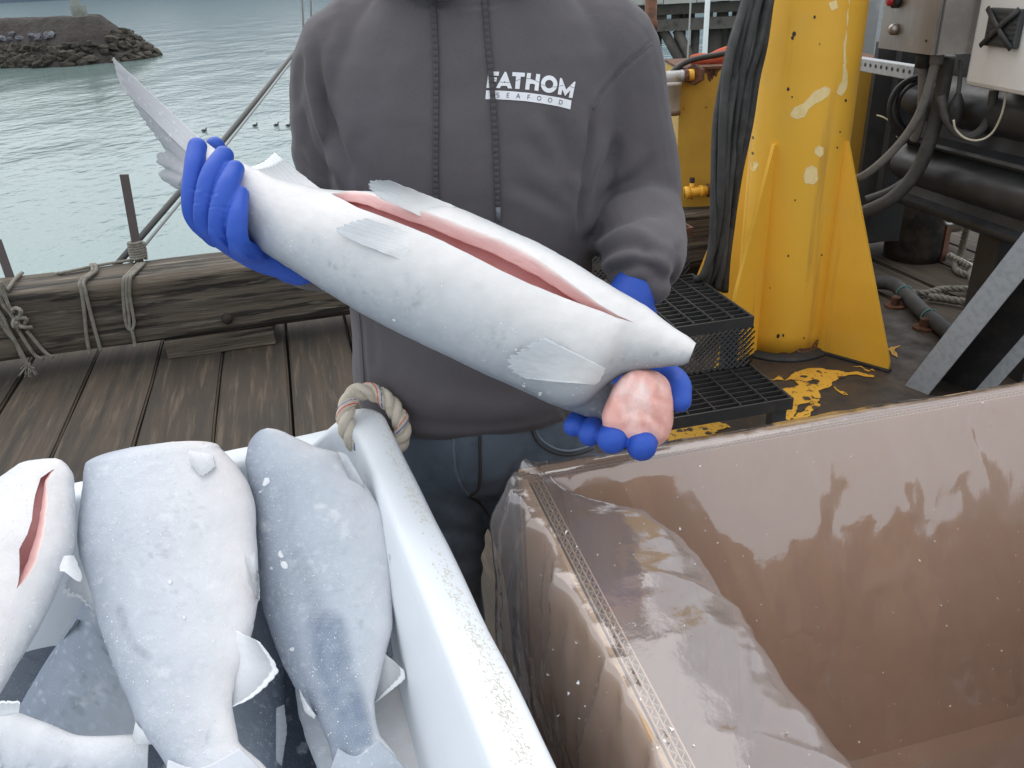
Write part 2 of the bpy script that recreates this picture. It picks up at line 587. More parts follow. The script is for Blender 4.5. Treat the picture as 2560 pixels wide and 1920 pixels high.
W['cord_tip'] = mat('dark cord tip', (.15, .155, .18), .35)
W['print'] = mat('white screen print', (.80, .80, .84), .7, bumps=[(1200, .2, .0004)])
W['print_dark'] = mat('fabric showing through print', (.12, .115, .13), .95)
W['denim'] = mat('worn dark denim', (.155, .195, .245), .9, spec=.2,
                 layers=[((.20, .245, .30), 5, .5, .85), ((.08, .095, .12), 7, .5, .75), ((.14, .165, .195), 500, .6, .8, (1, 1, .3))], bumps=[(900, .4, .0008), (60, .25, .003)])
W['denim_edge'] = mat('faded denim seam', (.20, .24, .29), .9, bumps=[(700, .4, .001)])
W['thread'] = mat('dark stitching', (.06, .055, .05), .9)
W['boot'] = mat('black rubber boot', (.02, .02, .02), .5)
W['glove'] = mat('blue nitrile glove', (.024, .082, .43), .50, spec=.32, sss=.0,
                 layers=[((.034, .105, .48), 16, .5, .85), ((.028, .05, .30), 26, .66, .85), ((.16, .15, .30), 18, .72, .82)], bumps=[(500, .1, .0006), (35, .15, .003)])
W['water'] = None
# ================================================================== the setting
DA = math.radians(14)
E1 = Vector((math.cos(DA), math.sin(DA), 0)); E2 = Vector((-math.sin(DA), math.cos(DA), 0))   # along the dock edge / out to sea
D0 = Vector((-1.702, 3.662, 0))


def dk(s, w, z=0.0):
    return D0 + E1 * s + E2 * w + Vector((0, 0, z))


# ---- water
def water_material():
    m = bpy.data.materials.new('harbour water'); m.use_nodes = True
    nt = m.node_tree; bs = nt.nodes['Principled BSDF']
    bs.inputs['Base Color'].default_value = (.165, .235, .228, 1)
    bs.inputs['Roughness'].default_value = .12
    bs.inputs['IOR'].default_value = 1.33
    geo = N(nt, 'ShaderNodeNewGeometry')
    nrm = None
    for scale, det, st, dist, sx in ((.22, 3, .35, .6, (1, .55, 1)), (1.7, 5, .42, .13, (1, .75, 1)), (6.5, 3, .25, .016, (1, 1, 1))):
        mp = N(nt, 'ShaderNodeMapping'); mp.inputs['Scale'].default_value = sx
        mp.inputs['Rotation'].default_value = (0, 0, .5)
        nt.links.new(geo.outputs['Position'], mp.inputs[0])
        n = N(nt, 'ShaderNodeTexNoise'); n.inputs['Scale'].default_value = scale; n.inputs['Detail'].default_value = det
        nt.links.new(mp.outputs[0], n.inputs['Vector'])
        bp = N(nt, 'ShaderNodeBump'); bp.inputs['Strength'].default_value = st; bp.inputs['Distance'].default_value = dist
        nt.links.new(n.outputs['Fac'], bp.inputs['Height'])
        if nrm is not None: nt.links.new(nrm, bp.inputs['Normal'])
        nrm = bp.outputs['Normal']
    nt.links.new(nrm, bs.inputs['Normal'])
    return m


W['water'] = water_material()
o = put('water', [(-3000, -200, -3.9), (3000, -200, -3.9), (3000, 4000, -3.9), (-3000, 4000, -3.9)], [(0, 1, 2, 3)], W['water'], smooth=False)
mark(o, 'pale grey green harbour water with small ripples', kind='structure')

# ---- hills on the far shore
W['hill'] = mat('far wooded shore', (.035, .055, .085), .95, layers=[((.05, .075, .105), .01, .4, .7)])
nx = 90
hv = []; hf = []
xs = np.linspace(-2600, 2600, nx)
for i, x in enumerate(xs):
    h = 120 + 70 * math.sin(x * .0021 + 1.2) + 40 * math.sin(x * .0067) + 14 * math.sin(x * .031)
    y0 = 1010 + 60 * math.sin(x * .003)
    hv += [(x, y0, -5), (x, y0 + 90, h * .45), (x, y0 + 260, h), (x, y0 + 600, h * .8), (x, y0 + 900, -5)]
for i in range(nx - 1):
    for j in range(4):
        hf.append((i * 5 + j, (i + 1) * 5 + j, (i + 1) * 5 + j + 1, i * 5 + j + 1))
mark(recalc(put('hills', hv, hf, W['hill'])), 'dark blue wooded hills on the far shore', kind='structure')

# ---- breakwater with its rocks
W['bw_core'] = mat('breakwater fill', (.040, .033, .030), .95, layers=[((.022, .016, .012), .9, .45, .7), ((.06, .057, .06), 2.5, .55, .8)], bumps=[(3, 1, .2)])
W['bw_rock'] = mat('tidal rock', (.048, .041, .031), .95, rand=.5, layers=[((.03, .024, .017), 2.2, .45, .7), ((.045, .058, .034), 1.2, .55, .8)], bumps=[(4, .8, .1)])
W['bw_rock_blue'] = mat('upper grey rock', (.11, .115, .13), .95, rand=.4, layers=[((.08, .08, .09), 2, .5, .75)], bumps=[(4, .8, .1)])
W['lichen'] = mat('lichened concrete', (.24, .25, .23), .9, layers=[((.15, .16, .12), 1.5, .45, .7)])
bw = thing('breakwater', 'dark rock breakwater running out into the harbour', 'breakwater', (-42, 83, -3.9))


def bw_axis(x): return 82 - .25 * (x + 36.5)


def bw_h(x, y):
    ax = bw_axis(min(x, -36.5))
    d = abs(y - ax) if x < -37.6 else math.hypot(x + 37.6, y - ax)
    return -.22 - max(0.0, d - 2.2) * (.80 + .08 * math.sin(x * .7)) - max(0, d - 4.2) * .15


gx = np.linspace(-62, -27, 90); gy = np.linspace(70, 96, 60)
bv = []
for x in gx:
    for y in gy:
        bv.append((x, y, bw_h(x, y)))
bv = np.array(bv)
bv[:, 2] += .22 * fbm(bv, .8, 4, 3)
put('core', bv, grid_faces(90, 60), W['bw_core'], bw)
rock_src = []
for k in range(6):
    bm = bmesh.new(); bmesh.ops.create_icosphere(bm, subdivisions=2 if k % 2 else 1, radius=.5)
    rs = random.Random(k)
    for v in bm.verts:
        v.co = v.co * (1 + rs.uniform(-.28, .22)); v.co.z *= .72
    me = bpy.data.meshes.new('rock'); bm.to_mesh(me); bm.free()
    me.materials.append(W['bw_rock_blue'] if k == 5 else W['bw_rock']); rock_src.append(me)
cnt = 0
rr = random.Random(5)
while cnt < 290:
    x = rr.uniform(-52, -30.2); y = rr.uniform(72, 85)
    h = bw_h(x, y)
    upper = -2.0 < h < -1.3 and x < -37.5 and rr.random() < .5
    low = -4.0 < h < -2.3 or (x > -34.0 and -4.0 < h < -.9)
    if not (upper or low): continue
    q = bpy.data.objects.new('rock', rock_src[5] if upper else rock_src[rr.randrange(5)])
    COL.objects.link(q); q.parent = bw
    q.location = Vector((x, y, h + .05)) - Vector((-42, 83, -3.9))
    s = rr.uniform(.55, 1.25) * (.75 if upper else 1)
    q.scale = (s * rr.uniform(.8, 1.4), s, s * rr.uniform(.7, 1.1)); q.rotation_euler = (rr.uniform(-.4, .4), rr.uniform(-.4, .4), rr.uniform(0, 6.3))
    cnt += 1
# the little light on its end
c = Py(193, 48, 81.5)
bc = thing('harbour_beacon', 'small pale light beacon on the end of the breakwater', 'beacon', (c.x, c.y, -.2))
b = MB(); b.prism([(c.x + .35 + dx * .48, c.y + dy * .5, -.6) for dx, dy in ((-1, -1), (1, -1), (1, 1), (-1, 1))], (0, 0, 1.25)); b.build('plinth', W['lichen'], bc)
b = MB(); b.lathe((c.x + .2, c.y, .62), [(.36, 0), (.32, .5), (.26, .55), (.26, 1.0), (.15, 1.1)], 10); b.build('tower', W['lichen'], bc)
b = MB(); b.lathe((c.x + .1, c.y, 1.7), [(.1, 0), (.1, .6), (.16, .62), (.16, .85), (.02, 1.0)], 8); b.build('lantern', W['galv'], bc)

# ---- floating ducks
W['duck'] = mat('dark duck feathers', (.05, .05, .052), .8)
spots = [(637, 315), (690, 314), (720, 315), (510, 328)]
dl = ['dark duck floating on the harbour, nearest to the blue glove side of the row', 'dark duck floating in the middle of the row of three',
      'dark duck floating closest to the charcoal sleeve', 'tiny dark duck floating by the fish tail, apart from the row']
for k, (x, y) in enumerate(spots):
    p = Pz(x, y, -3.88)
    m_ = MB(); capsule(m_, [p + Vector((-.09, 0, .02)), p + Vector((0, 0, .03)), p + Vector((.1, 0, .03))], [.025, .055, .035], 8, 8)
    capsule(m_, [p + Vector((.09, 0, .05)), p + Vector((.11, 0, .12)), p + Vector((.15, 0, .125))], [.02, .028, .012], 8, 6)
    mark(m_.build('duck', W['duck'], smooth=True), dl[k], 'duck', 'ducks floating on the harbour')

# ---- timber pier beyond
YP = 26.0
pier = thing('timber_pier', 'dark timber pier on piles standing across the water', 'pier', (5.5, YP, -3.9))


def pbox(name, x0, y0, x1, y1, mtl, depth=.35, dy=0.0):
    a = Py(x0, y0, YP + dy); c_ = Py(x1, y1, YP + dy)
    m_ = MB(); m_.box(((a.x + c_.x) / 2, YP + dy + depth / 2, (a.z + c_.z) / 2), (abs(c_.x - a.x), depth, abs(a.z - c_.z)))
    return m_.build(name, mtl, pier)


zt = Py(1740, 8, YP).z
for k in range(9):
    x0 = 2.0 + k * .95
    m_ = MB(); m_.box((x0 + .47, YP + .3, zt + .15 + .02 * random.random()), (.93, .8, .26)); m_.build('fascia_board', W['grey_plank'], pier)
m_ = MB(); m_.box((6, YP + .5, zt - .15), (9.5, .4, .27)); m_.build('cap_beam', W['pier'], pier)
m_ = MB(); m_.box((6, YP + 3.5, zt + .1), (9.5, 6, .2)); m_.build('pier_deck', W['pier'], pier)
zc = Py(1740, 60, YP).z
m_ = MB(); m_.box((6, YP + .15, zc), (9.5, .3, .31)); m_.build('cross_beam', W['pier'], pier)
for k, x in enumerate(np.arange(3.5, 9.4, .47)):
    m_ = MB(); m_.box((x, YP + .55 + (k % 3) * .25, (zt + zc) / 2 - .05), (.2 + .1 * (k % 2), .2, zt - zc)); m_.build('short_post', W['pier'], pier)
for px, wpx in ((1650, 25), (1748, 21), (1794, 42), (1845, 30), (1610, 24)):
    x = Py(px, 100, YP).x
    m_ = MB(); m_.tube([(x, YP + .55, -5), (x, YP + .55, zc - .05)], wpx * .5 * YP * .9 / FOCAL * 1.1, 12); m_.build('pile', W['pier'], pier, smooth=True)
for (xa, ya, xb, yb) in ((1658, 75, 1720, 190), (1692, 75, 1748, 190)):
    a = Py(xa, ya, YP + .2); c_ = Py(xb, yb, YP + .2)
    m_ = MB(); m_.tube([a, a + (c_ - a) * 1.9], .14, 10); m_.build('raking_pile', W['pier'], pier, smooth=True)
# back row of piles
for x in (4.4, 6.2, 7.6, 8.6):
    m_ = MB(); m_.tube([(x, YP + 4, -5), (x, YP + 4, zt)], .2, 10); m_.build('pile', W['pier'], pier, smooth=True)

# ---- slim white mast, rusty pole, thin wire
a = Py(1766, 60, 20)
m_ = MB(); m_.tube([(a.x, 20, -4.2), (a.x, 20, 6)], .058, 10)
mark(m_.build('mast', W['white_paint'], smooth=True), 'slim white mast standing in front of the timber pier', 'mast')
a = Py(1627, 30, 6.2)
rp = MB(); rp.lathe((a.x, 6.2, -1.0), [(.042, 0), (.042, 2.2), (.05, 2.2), (.05, 2.26), (.042, 2.26), (.042, 4.4)], 12)
mark(rp.build('rusty_pole', W['rust'], smooth=True), 'rusty steel pole with peeling tan paint beside the charcoal shoulder', 'pole')
m_ = MB(); m_.tube([Py(1729, -60, 5.6), Py(1727, 0, 5.6), Py(1719, 148, 5.2)], .0055, 6)
mark(m_.build('thin_wire', W['cable_pale'], smooth=True), 'thin pale wire hanging down to the yellow tank', 'wire')

# ---- timber deck: every plank by itself
deck = thing('deck', None, None, tuple(D0), DA, kind='structure')
PL = 6.6
def plank_mesh(seed):
    bm = bmesh.new()
    bmesh.ops.create_cube(bm, size=1.0)
    for v in bm.verts: v.co = Vector((v.co.x * .297, v.co.y * PL, v.co.z * .08))
    bmesh.ops.subdivide_edges(bm, edges=[e for e in bm.edges if abs(e.verts[0].co.y - e.verts[1].co.y) > 1], cuts=14)
    rs = random.Random(seed)
    for v in bm.verts:
        v.co.x += rs.uniform(-.004, .004); v.co.z += rs.uniform(-.003, .002)
    bmesh.ops.bevel(bm, geom=[e for e in bm.edges if abs(e.verts[0].co.z - .04) < .01 and abs(e.verts[1].co.z - .04) < .01 and len(e.link_faces) == 2 and abs(e.link_faces[0].normal.dot(e.link_faces[1].normal)) < .5],
                    offset=.008, segments=2, affect='EDGES')
    me = bpy.data.meshes.new('plank'); bm.to_mesh(me); bm.free(); me.materials.append(W['deck'])
    return me
pm = [plank_mesh(k) for k in range(5)]
for k in range(-9, 25):
    s = k * .3055
    q = bpy.data.objects.new('plank', pm[k % 5]); COL.objects.link(q); q.parent = deck
    far = 3.6 if k > 11 else .62
    q.location = (s + .1525, far - PL / 2, -.04 + random.uniform(-.004, .002)); q.rotation_euler = (0, 0, random.uniform(-.002, .002))
b = MB(); b.box((4.2, -2.2, -.25), (15, 6.2, .3)); b.build('joists', W['pier'], deck, world=False)
for s in np.arange(-2.5, 8, 2.4):
    b = MB(); b.tube([(s, .2, -5.5), (s, .2, -.1)], .17, 12); b.build('support_pile', W['pier'], deck, smooth=True, world=False)

# ---- bull rail beam at the dock edge
BA = math.radians(14)
beam = thing('dock_edge_beam', 'weathered squared timber beam along the dock edge', 'timber beam', (-2.417, 3.47, .10), BA)
nb, na = 240, 44
prof = []
wB, hB, rB = .30, .32, .035
def rr_prof(n):
    pts = []
    segs = [((rB, 0), (wB - rB, 0)), ((wB, rB), (wB, hB - rB)), ((wB - rB, hB), (rB, hB)), ((0, hB - rB), (0, rB))]
    cs = [(wB - rB, rB, -90), (wB - rB, hB - rB, 0), (rB, hB - rB, 90), (rB, rB, 180)]
    for (a, b_), (cx, cy, a0) in zip(segs, cs):
        for t in np.linspace(0, 1, n // 4 - 3, endpoint=False): pts.append((a[0] + (b_[0] - a[0]) * t, a[1] + (b_[1] - a[1]) * t))
        for t in (0, 45, 80):
            pts.append((cx + rB * math.cos(math.radians(a0 + t)), cy + rB * math.sin(math.radians(a0 + t))))
    return pts
pr = rr_prof(na); na = len(pr)
V = []
for i in range(nb):
    x = -1.6 + 6.9 * i / (nb - 1)
    for (y, z) in pr: V.append((x, y, z))
V = np.array(V)
ctr = V.copy(); ctr[:, 1] = .15; ctr[:, 2] = .16
nv = V - ctr; nv[:, 0] = 0; nv /= np.linalg.norm(nv, axis=1)[:, None]
sp = V * np.array([.9, 9, 9])
V = V + nv * (.010 * fbm(sp, 1.0, 4, 21) - .012 * np.clip(fbm(V * np.array([.6, 22, 22]), 1.0, 2, 5) - .25, 0, 1) * 1.5)[:, None]
fs = grid_faces(nb, na, True) + [tuple(range(na)), tuple((nb - 1) * na + k for k in range(na))]
recalc(put('beam', V, fs, W['beam'], beam, world=False))
for (s0, s1) in ((.79, 1.30),):
    bl = thing('timber_block', 'short timber block under the dock edge beam' if s0 < .5 else 'timber block wedged under the dock edge beam behind the white tote', 'timber block',
               tuple(Vector((-2.417, 3.47, 0)) + Vector((math.cos(BA), math.sin(BA), 0)) * s0), BA)
    b = MB(); b.box(((s1 - s0) / 2, .152, .048), (s1 - s0, .29, .095), bevel=.006); b.build('block', W['beam'], bl, world=False)
BX = Vector((math.cos(BA), math.sin(BA), 0)); BY = Vector((-math.sin(BA), math.cos(BA), 0)); BO = Vector((-2.417, 3.47, .10))


def bpt(s, n, z): return BO + BX * s + BY * n + Vector((0, 0, z))


def bproj(x, y, off=.012):
    """photo pixel to the front face of the beam"""
    r = ray(x, y); e = Vector((0, 0, EYE))
    t = ((BO - BY * off) - e).dot(BY) / r.dot(BY)
    return e + r * t


# bolt head in the beam
bp_ = bproj(568, 795, .004)
b = MB(); b.lathe(bp_, [(.026, 0), (.026, .02), (.018, .03)], 12, axis=-E2); b.build('bolt_plug', W['wood_block'], beam, smooth=True)

# rope lashings round the beam


def front(*pix): return [bproj(x, y) for x, y in pix]


def over_top(p, q=None):
    """rope from a front point up over the top and down the back"""
    s = (p - BO).dot(BX)
    return [bpt(s, .02, hB + .012), bpt(s, .15, hB + .015), bpt(s, .29, hB + .008), bpt(s, .315, hB - .05), bpt(s, .315, 0)]


lz = thing('rope_lashing', 'doubled grey rope looped over the beam, ends spreading apart', 'rope', tuple(bproj(220, 780)), 0, 'rope lashings tied round the dock edge beam')
for (xt, pts) in ((0, ((205, 735), (212, 790), (216, 840), (224, 882))), (1, ((214, 733), (228, 790), (240, 835), (252, 876)))):
    pp = front(*pts)
    top = over_top(pp[0])
    for k in range(2): top[k] = top[k] + BX * .03 * k
    m_ = MB(); rope_mb(m_, spline(list(reversed(top)) + pp, 60), .0085, 3, .032, 6); m_.build('rope_strand', W['rope_old'], lz, smooth=True, fix=False)
lz = thing('rope_lashing', 'grey rope lashing with hanging loop under the wrapped steel stake', 'rope', tuple(bproj(320, 780)), 0, 'rope lashings tied round the dock edge beam')
for pts in (((309, 700), (308, 735), (311, 780), (316, 812), (324, 826)), ((317, 697), (316, 740), (322, 790), (324, 824)), ((325, 697), (324, 740), (331, 780), (335, 806), (330, 824), (322, 822)), ((328, 822), (334, 845), (338, 868))):
    pp = front(*pts)
    path = pp if pts[0][1] > 800 else [bpt((pp[0] - BO).dot(BX) + .04, .2, hB + .012), bpt((pp[0] - BO).dot(BX) + .01, .03, hB + .013)] + pp
    m_ = MB(); rope_mb(m_, spline(path, 50), .0078, 3, .03, 6); m_.build('rope_strand', W['rope_old'], lz, smooth=True, fix=False)
m_ = MB(); rope_mb(m_, spline([bpt(.70, .28, hB + .012), bpt(.55, .25, hB + .013), bpt(.40, .2, hB + .012), bpt(.32, .31, hB - .02)], 30), .007, 3, .03, 6); m_.build('rope_strand', W['rope_old'], lz, smooth=True, fix=False)
lz = thing('rope_lashing', 'knotted grey rope with frayed ends at the end of the beam', 'rope', tuple(bproj(45, 800)), 0, 'rope lashings tied round the dock edge beam')
for pts in (((3, 705), (10, 735), (22, 765), (34, 782)), ((-6, 735), (10, 765), (30, 790), (44, 820)), ((-20, 760), (5, 790), (25, 830), (48, 870), (66, 905), (76, 915)), ((-10, 780), (14, 825), (38, 855), (56, 895), (72, 918)), ((68, 828), (90, 855), (112, 880), (132, 894)), ((40, 815), (64, 855), (88, 888), (108, 898))):
    pp = front(*pts)
    path = over_top(pp[0])[:3][::-1] + pp if pts[0][1] < 720 else pp
    m_ = MB(); rope_mb(m_, spline(path, 50), .0085, 3, .032, 6); m_.build('rope_strand', W['rope_old'], lz, smooth=True, fix=False)
kn = MB()
for pts in (((30, 776), (40, 770), (52, 778), (48, 795), (36, 800), (33, 815), (44, 818)), ((36, 808), (50, 795), (66, 798), (60, 812), (45, 820), (40, 805)), ((44, 790), (46, 810), (60, 818), (80, 818))):
    kn_path = spline([bproj(x, y, .02 + .012 * (i % 3)) for i, (x, y) in enumerate(pts)], 40)
    rope_mb(kn, kn_path, .009, 3, .03, 6)
kn.build('knot', W['rope_old'], lz, smooth=True, fix=False)
fr_ = MB()
for k in range(26):
    a = bproj(72 + random.uniform(-6, 6), 912 + random.uniform(-6, 4), .015)
    fr_.tube([a, a + Vector((random.uniform(-.03, .045), random.uniform(-.05, -.01), random.uniform(-.045, .0)))], .0022, 4)
mark(fr_.build('frayed_end', W['rope_old'], lz, fix=False), kind='stuff')

# steel stakes behind the beam
def stake(label, x0, y0, x1, y1, n):
    a = bpt((bproj(x1, y1) - BO).dot(BX), n, hB - .2)
    base = Py(x1, y1, a.y); top = Py(x0, y0, a.y + .03)
    d = (top - base).normalized()
    o = thing('steel_stake', label, 'stake', tuple(base), 0, 'steel stakes at the dock edge')
    sd_ = d.cross(Vector((0, 1, 0))).normalized()
    m_ = MB(); lo = base - d * .3
    m_.prism([lo - sd_ * .019 - Vector((0, .006, 0)), lo + sd_ * .019 - Vector((0, .006, 0)), lo + sd_ * .019 + Vector((0, .006, 0)), lo - sd_ * .019 + Vector((0, .006, 0))], (top - lo))
    m_.build('bar', W['stake'], o)
    return o, base, d
so, sb, sdv = stake('flat steel stake wrapped with rope behind the beam', 310, 436, 346, 640, .25)
m_ = MB()
wr = []
for k in range(90):
    w = k / 90 * 2 * math.pi * 7
    wr.append(sb - sdv * (.015) + sdv * (.085 * k / 90) + Vector((math.cos(w) * (.032 + .004 * math.sin(k)), math.sin(w) * .026, 0)))
rope_mb(m_, wr, .0085, 3, .03, 6, step=.006)
mark(m_.build('rope_wrapping', W['rope_old'], smooth=True, fix=False), 'grey rope wound round the foot of the steel stake', 'rope')
stake('bare rusty steel stake beyond the knotted lashing', -8, 600, 24, 690, .27)

# taut cable and the thin stays
for off, mk, r_, lb in ((0.0, 'cable', .016, 'taut dark cable slanting up from the beam behind the blue glove'), (.06, 'cable_pale', .008, 'thin pale line running beside the dark cable')):
    a = bpt((bproj(243, 655) - BO).dot(BX) + off, .3, hB - .02)
    c_ = Py(765 + off * 90, 98, 6.0)
    m_ = MB(); m_.tube([a, a.lerp(c_, .35) + Vector((0, 0, -.012)), a.lerp(c_, .7) + Vector((0, 0, -.01)), c_, c_ + (c_ - a) * .03], r_, 8)
    mark(m_.build('mooring_cable', W[mk], smooth=True), lb, 'cable')
for k, (x0, y0, x1, y1, lb) in enumerate(((755, 0, 761, 120, 'thin vertical stay wire, the one farther from the charcoal shoulder'), (777, 0, 779, 130, 'thin vertical stay wire close beside the charcoal shoulder'))):
    m_ = MB(); a = Py(x0, y0, 6.1); c_ = Py(x1, y1, 6.1); m_.tube([a + (a - c_) * 5, c_ + (c_ - a) * 2], .0075, 6)
    mark(m_.build('stay_wire', W['cable_pale'], smooth=True), lb, 'wire', 'thin stay wires over the harbour')
# ================================================================== the crane pedestal and the machinery
# worn steel plate on the deck
pp = [Pz(x, y, .006) for x, y in ((1500, 1040), (1640, 830), (1800, 740), (2180, 745), (2330, 800), (2700, 840), (3200, 1300), (2600, 1700), (1400, 1500))]
m_ = MB(); m_.prism([(p.x, p.y, .001) for p in pp], (0, 0, .006))
o = m_.build('steel_deck_plate', W['plate']); mark(o, 'worn brown steel plate under the yellow pedestal', kind='structure')
ORIGIN[o.name] = Matrix()


def rough_poly(pts, n=90, amp=6.0, seed=0):
    P_ = np.array(pts + [pts[0]], dtype=float)
    s = np.r_[0, np.cumsum(np.linalg.norm(np.diff(P_, axis=0), axis=1))]
    q = np.linspace(0, s[-1], n, endpoint=False)
    x = np.interp(q, s, P_[:, 0]); y = np.interp(q, s, P_[:, 1])
    z = np.stack([x, y, np.zeros(n)], 1)
    x = x + amp * fbm(z, .06, 4, seed); y = y + amp * .8 * fbm(z, .06, 4, seed + 40)
    return list(zip(x, y))


def decal(name, poly, where, mtl, parent, cuts=0, th=None):
    """flat piece (paint, print) laid on a surface; where(x, y) gives the place on it"""
    tri = tessellate_polygon([[Vector((x, y, 0)) for x, y in poly]])
    bm = bmesh.new()
    vs = [bm.verts.new((x, y, 0)) for x, y in poly]
    for t in tri:
        try: bm.faces.new([vs[i] for i in t])
        except ValueError: pass
    if cuts:
        for _ in range(cuts):
            es = [e for e in bm.edges if e.calc_length() > (th or 12)]
            if es: bmesh.ops.subdivide_edges(bm, edges=es, cuts=1)
            bmesh.ops.triangulate(bm, faces=bm.faces)
    bm.verts.index_update()
    vv = []
    for v in bm.verts:
        p = where(v.co.x, v.co.y)
        vv.append(p)
    ok = [p is not None for p in vv]
    fs = [[v.index for v in f.verts] for f in bm.faces if all(ok[v.index] for v in f.verts)]
    vv = [p if p is not None else Vector((0, 0, 0)) for p in vv]
    bm.free()
    if not fs: return None
    used = sorted({i for f in fs for i in f}); mp = {a: b for b, a in enumerate(used)}
    return put(name, [vv[i] for i in used], [[mp[i] for i in f] for f in fs], mtl, parent, smooth=True)


# flakes of yellow paint left on the plate
def on_plate(x, y): return Pz(x, y, .0105)
plate = o
for k, pl in enumerate([
    [(1925, 945), (1950, 940), (1960, 948), (1990, 930), (2030, 918), (2075, 925), (2110, 930), (2185, 938), (2180, 944), (2120, 938), (2085, 950), (2080, 968), (2050, 975), (2052, 1000), (2030, 1012), (2000, 1010), (1990, 1030), (1975, 1050), (1960, 1040), (1950, 1010), (1945, 985), (1930, 970), (1975, 972), (1995, 965), (1990, 950)],
    [(1975, 1040), (2010, 1025), (2035, 1000), (2050, 1010), (2030, 1035), (1998, 1050), (1990, 1065), (2045, 1050), (2040, 1070), (1990, 1078)],
    [(2085, 965), (2105, 975), (2115, 985), (2100, 985)],
    [(1672, 1075), (1705, 1062), (1760, 1048), (1790, 1055), (1815, 1060), (1825, 1068), (1800, 1075), (1780, 1090), (1760, 1105), (1700, 1118), (1672, 1110)],
    [(1910, 1025), (1925, 1022), (1920, 1035)],
    [(2222, 868), (2250, 864), (2235, 874), (2245, 893), (2230, 885), (2222, 880)],
    [(2130, 915), (2160, 920), (2190, 926), (2170, 926)]]):
    decal('paint_flake', rough_poly(pl, 220, 9, k), on_plate, W['yellow_worn'], plate)
on_flake = lambda x, y: Pz(x, y, .0118)
rs = random.Random(77)
for k in range(14):
    cx, cy = rs.choice([(2010, 965), (2060, 940), (2000, 1030), (1985, 1010), (1740, 1085), (1700, 1095), (1780, 1065), (2120, 930)])
    x, y, r = cx + rs.gauss(0, 38), cy + rs.gauss(0, 14), rs.choice([1.5, 2.5, 4, 7]) * rs.uniform(.7, 1.3)
    decal('bare_spot', rough_poly([(x + r * 1.9 * math.cos(w), y + .5 * r * math.sin(w)) for w in np.linspace(0, 6.28, 10)[:-1]], 26, r * 1.0, k), on_flake, W['plate'], plate)

ped = thing('crane_pedestal', 'yellow painted steel crane pedestal with gusset fins', 'crane pedestal', (1.25, 3.53, .007))
PC = Vector((1.25, 3.53, 0)); PR = .20
n_ = 64
V = []; hz = np.r_[np.linspace(.02, 2.6, 30)]
for z in hz:
    for k in range(n_):
        a = 2 * math.pi * k / n_
        V.append((PC.x + PR * math.cos(a), PC.y + PR * math.sin(a), z))
col_o = recalc(put('column', V, grid_faces(len(hz), n_, True) + [tuple(range(n_)), tuple((len(hz) - 1) * n_ + k for k in range(n_))], W['yellow'], ped))
col_o.data.polygons.foreach_set('use_smooth', [len(p.vertices) == 4 for p in col_o.data.polygons])
for a0 in (-47, -137, 133, 43):
    a = math.radians(a0); dr = Vector((math.cos(a), math.sin(a), 0)); tn = Vector((-math.sin(a), math.cos(a), 0))
    p0 = PC + dr * (PR - .01); th = .007
    q = [p0 + Vector((0, 0, .022)), PC + dr * .52 + Vector((0, 0, .022)), PC + dr * .52 + Vector((0, 0, .05)), PC + dr * (PR + .012) + Vector((0, 0, .935)), p0 + Vector((0, 0, .935))]
    b = MB(); b.prism([p - tn * th for p in q], tn * th * 2); b.build('gusset', W['yellow'], ped)
b = MB(); b.lathe((PC.x, PC.y, .007), [(.0, 0), (.245, 0), (.24, .012), (.222, .016), (.215, .022), (.0, .022)], 40)
b.build('weld_bead', W['black_steel'], ped, smooth=True)
for a0 in (-47, -137, 133, 43):
    a = math.radians(a0); dr = Vector((math.cos(a), math.sin(a), 0))
    b = MB(); b.box(PC + dr * .365 + Vector((0, 0, .0145)), (.325, .03, .014), rz=a, bevel=.004); b.build('fillet_weld', W['black_steel'], ped)
bv_col = bvh_of(col_o)
on_col = lambda x, y: onto(bv_col, x, y, .0012)
for k, pl in enumerate([
    [(2120, -20), (2122, 50), (2108, 110), (2106, 205), (2098, 212), (2090, 232), (2105, 240), (2118, 222), (2120, 200), (2114, 150), (2117, 90), (2117, 40), (2128, -20)],
    [(1976, 285), (1985, 268), (2010, 258), (2035, 230), (2065, 215), (2078, 222), (2072, 240), (2040, 258), (2022, 272), (2012, 292), (1992, 298), (1978, 292)],
    [(2037, 372), (2047, 364), (2058, 370), (2060, 386), (2050, 394), (2036, 385)],
    [(2008, 440), (2015, 420), (2030, 413), (2043, 420), (2046, 448), (2035, 462), (2012, 458)],
    [(1874, 405), (1890, 402), (1897, 412), (1886, 428), (1876, 422)],
    [(2070, 8), (2090, 0), (2095, 20), (2080, 27)]]):
    decal('paint_patch', rough_poly(pl, 60, 3, k + 9), on_col, W['primer'], ped, cuts=3, th=14)
for k, (x, y, r) in enumerate([(2036, 43, 3.5), (1970, 223, 3.5), (1981, 243, 2), (1985, 85, 5), (1982, 95, 4), (2050, 110, 1.5), (1882, 345, 3), (1881, 383, 3), (1882, 288, 2.5), (1988, 500, 2), (2115, 252, 3), (2093, 369, 2), (1945, 840, 4), (1958, 838, 3), (1970, 640, 2.5), (2112, 593, 4), (1925, 720, 1.5), (2100, 330, 2), (1864, 485, 1.5), (2010, 845, 2), (2055, 638, 2)]):
    decal('paint_chip', rough_poly([(x + r * math.cos(w), y + 1.4 * r * math.sin(w)) for w in np.linspace(0, 6.28, 9)[:-1]], 16, 2.0, k), on_col, W['black_steel'], ped)

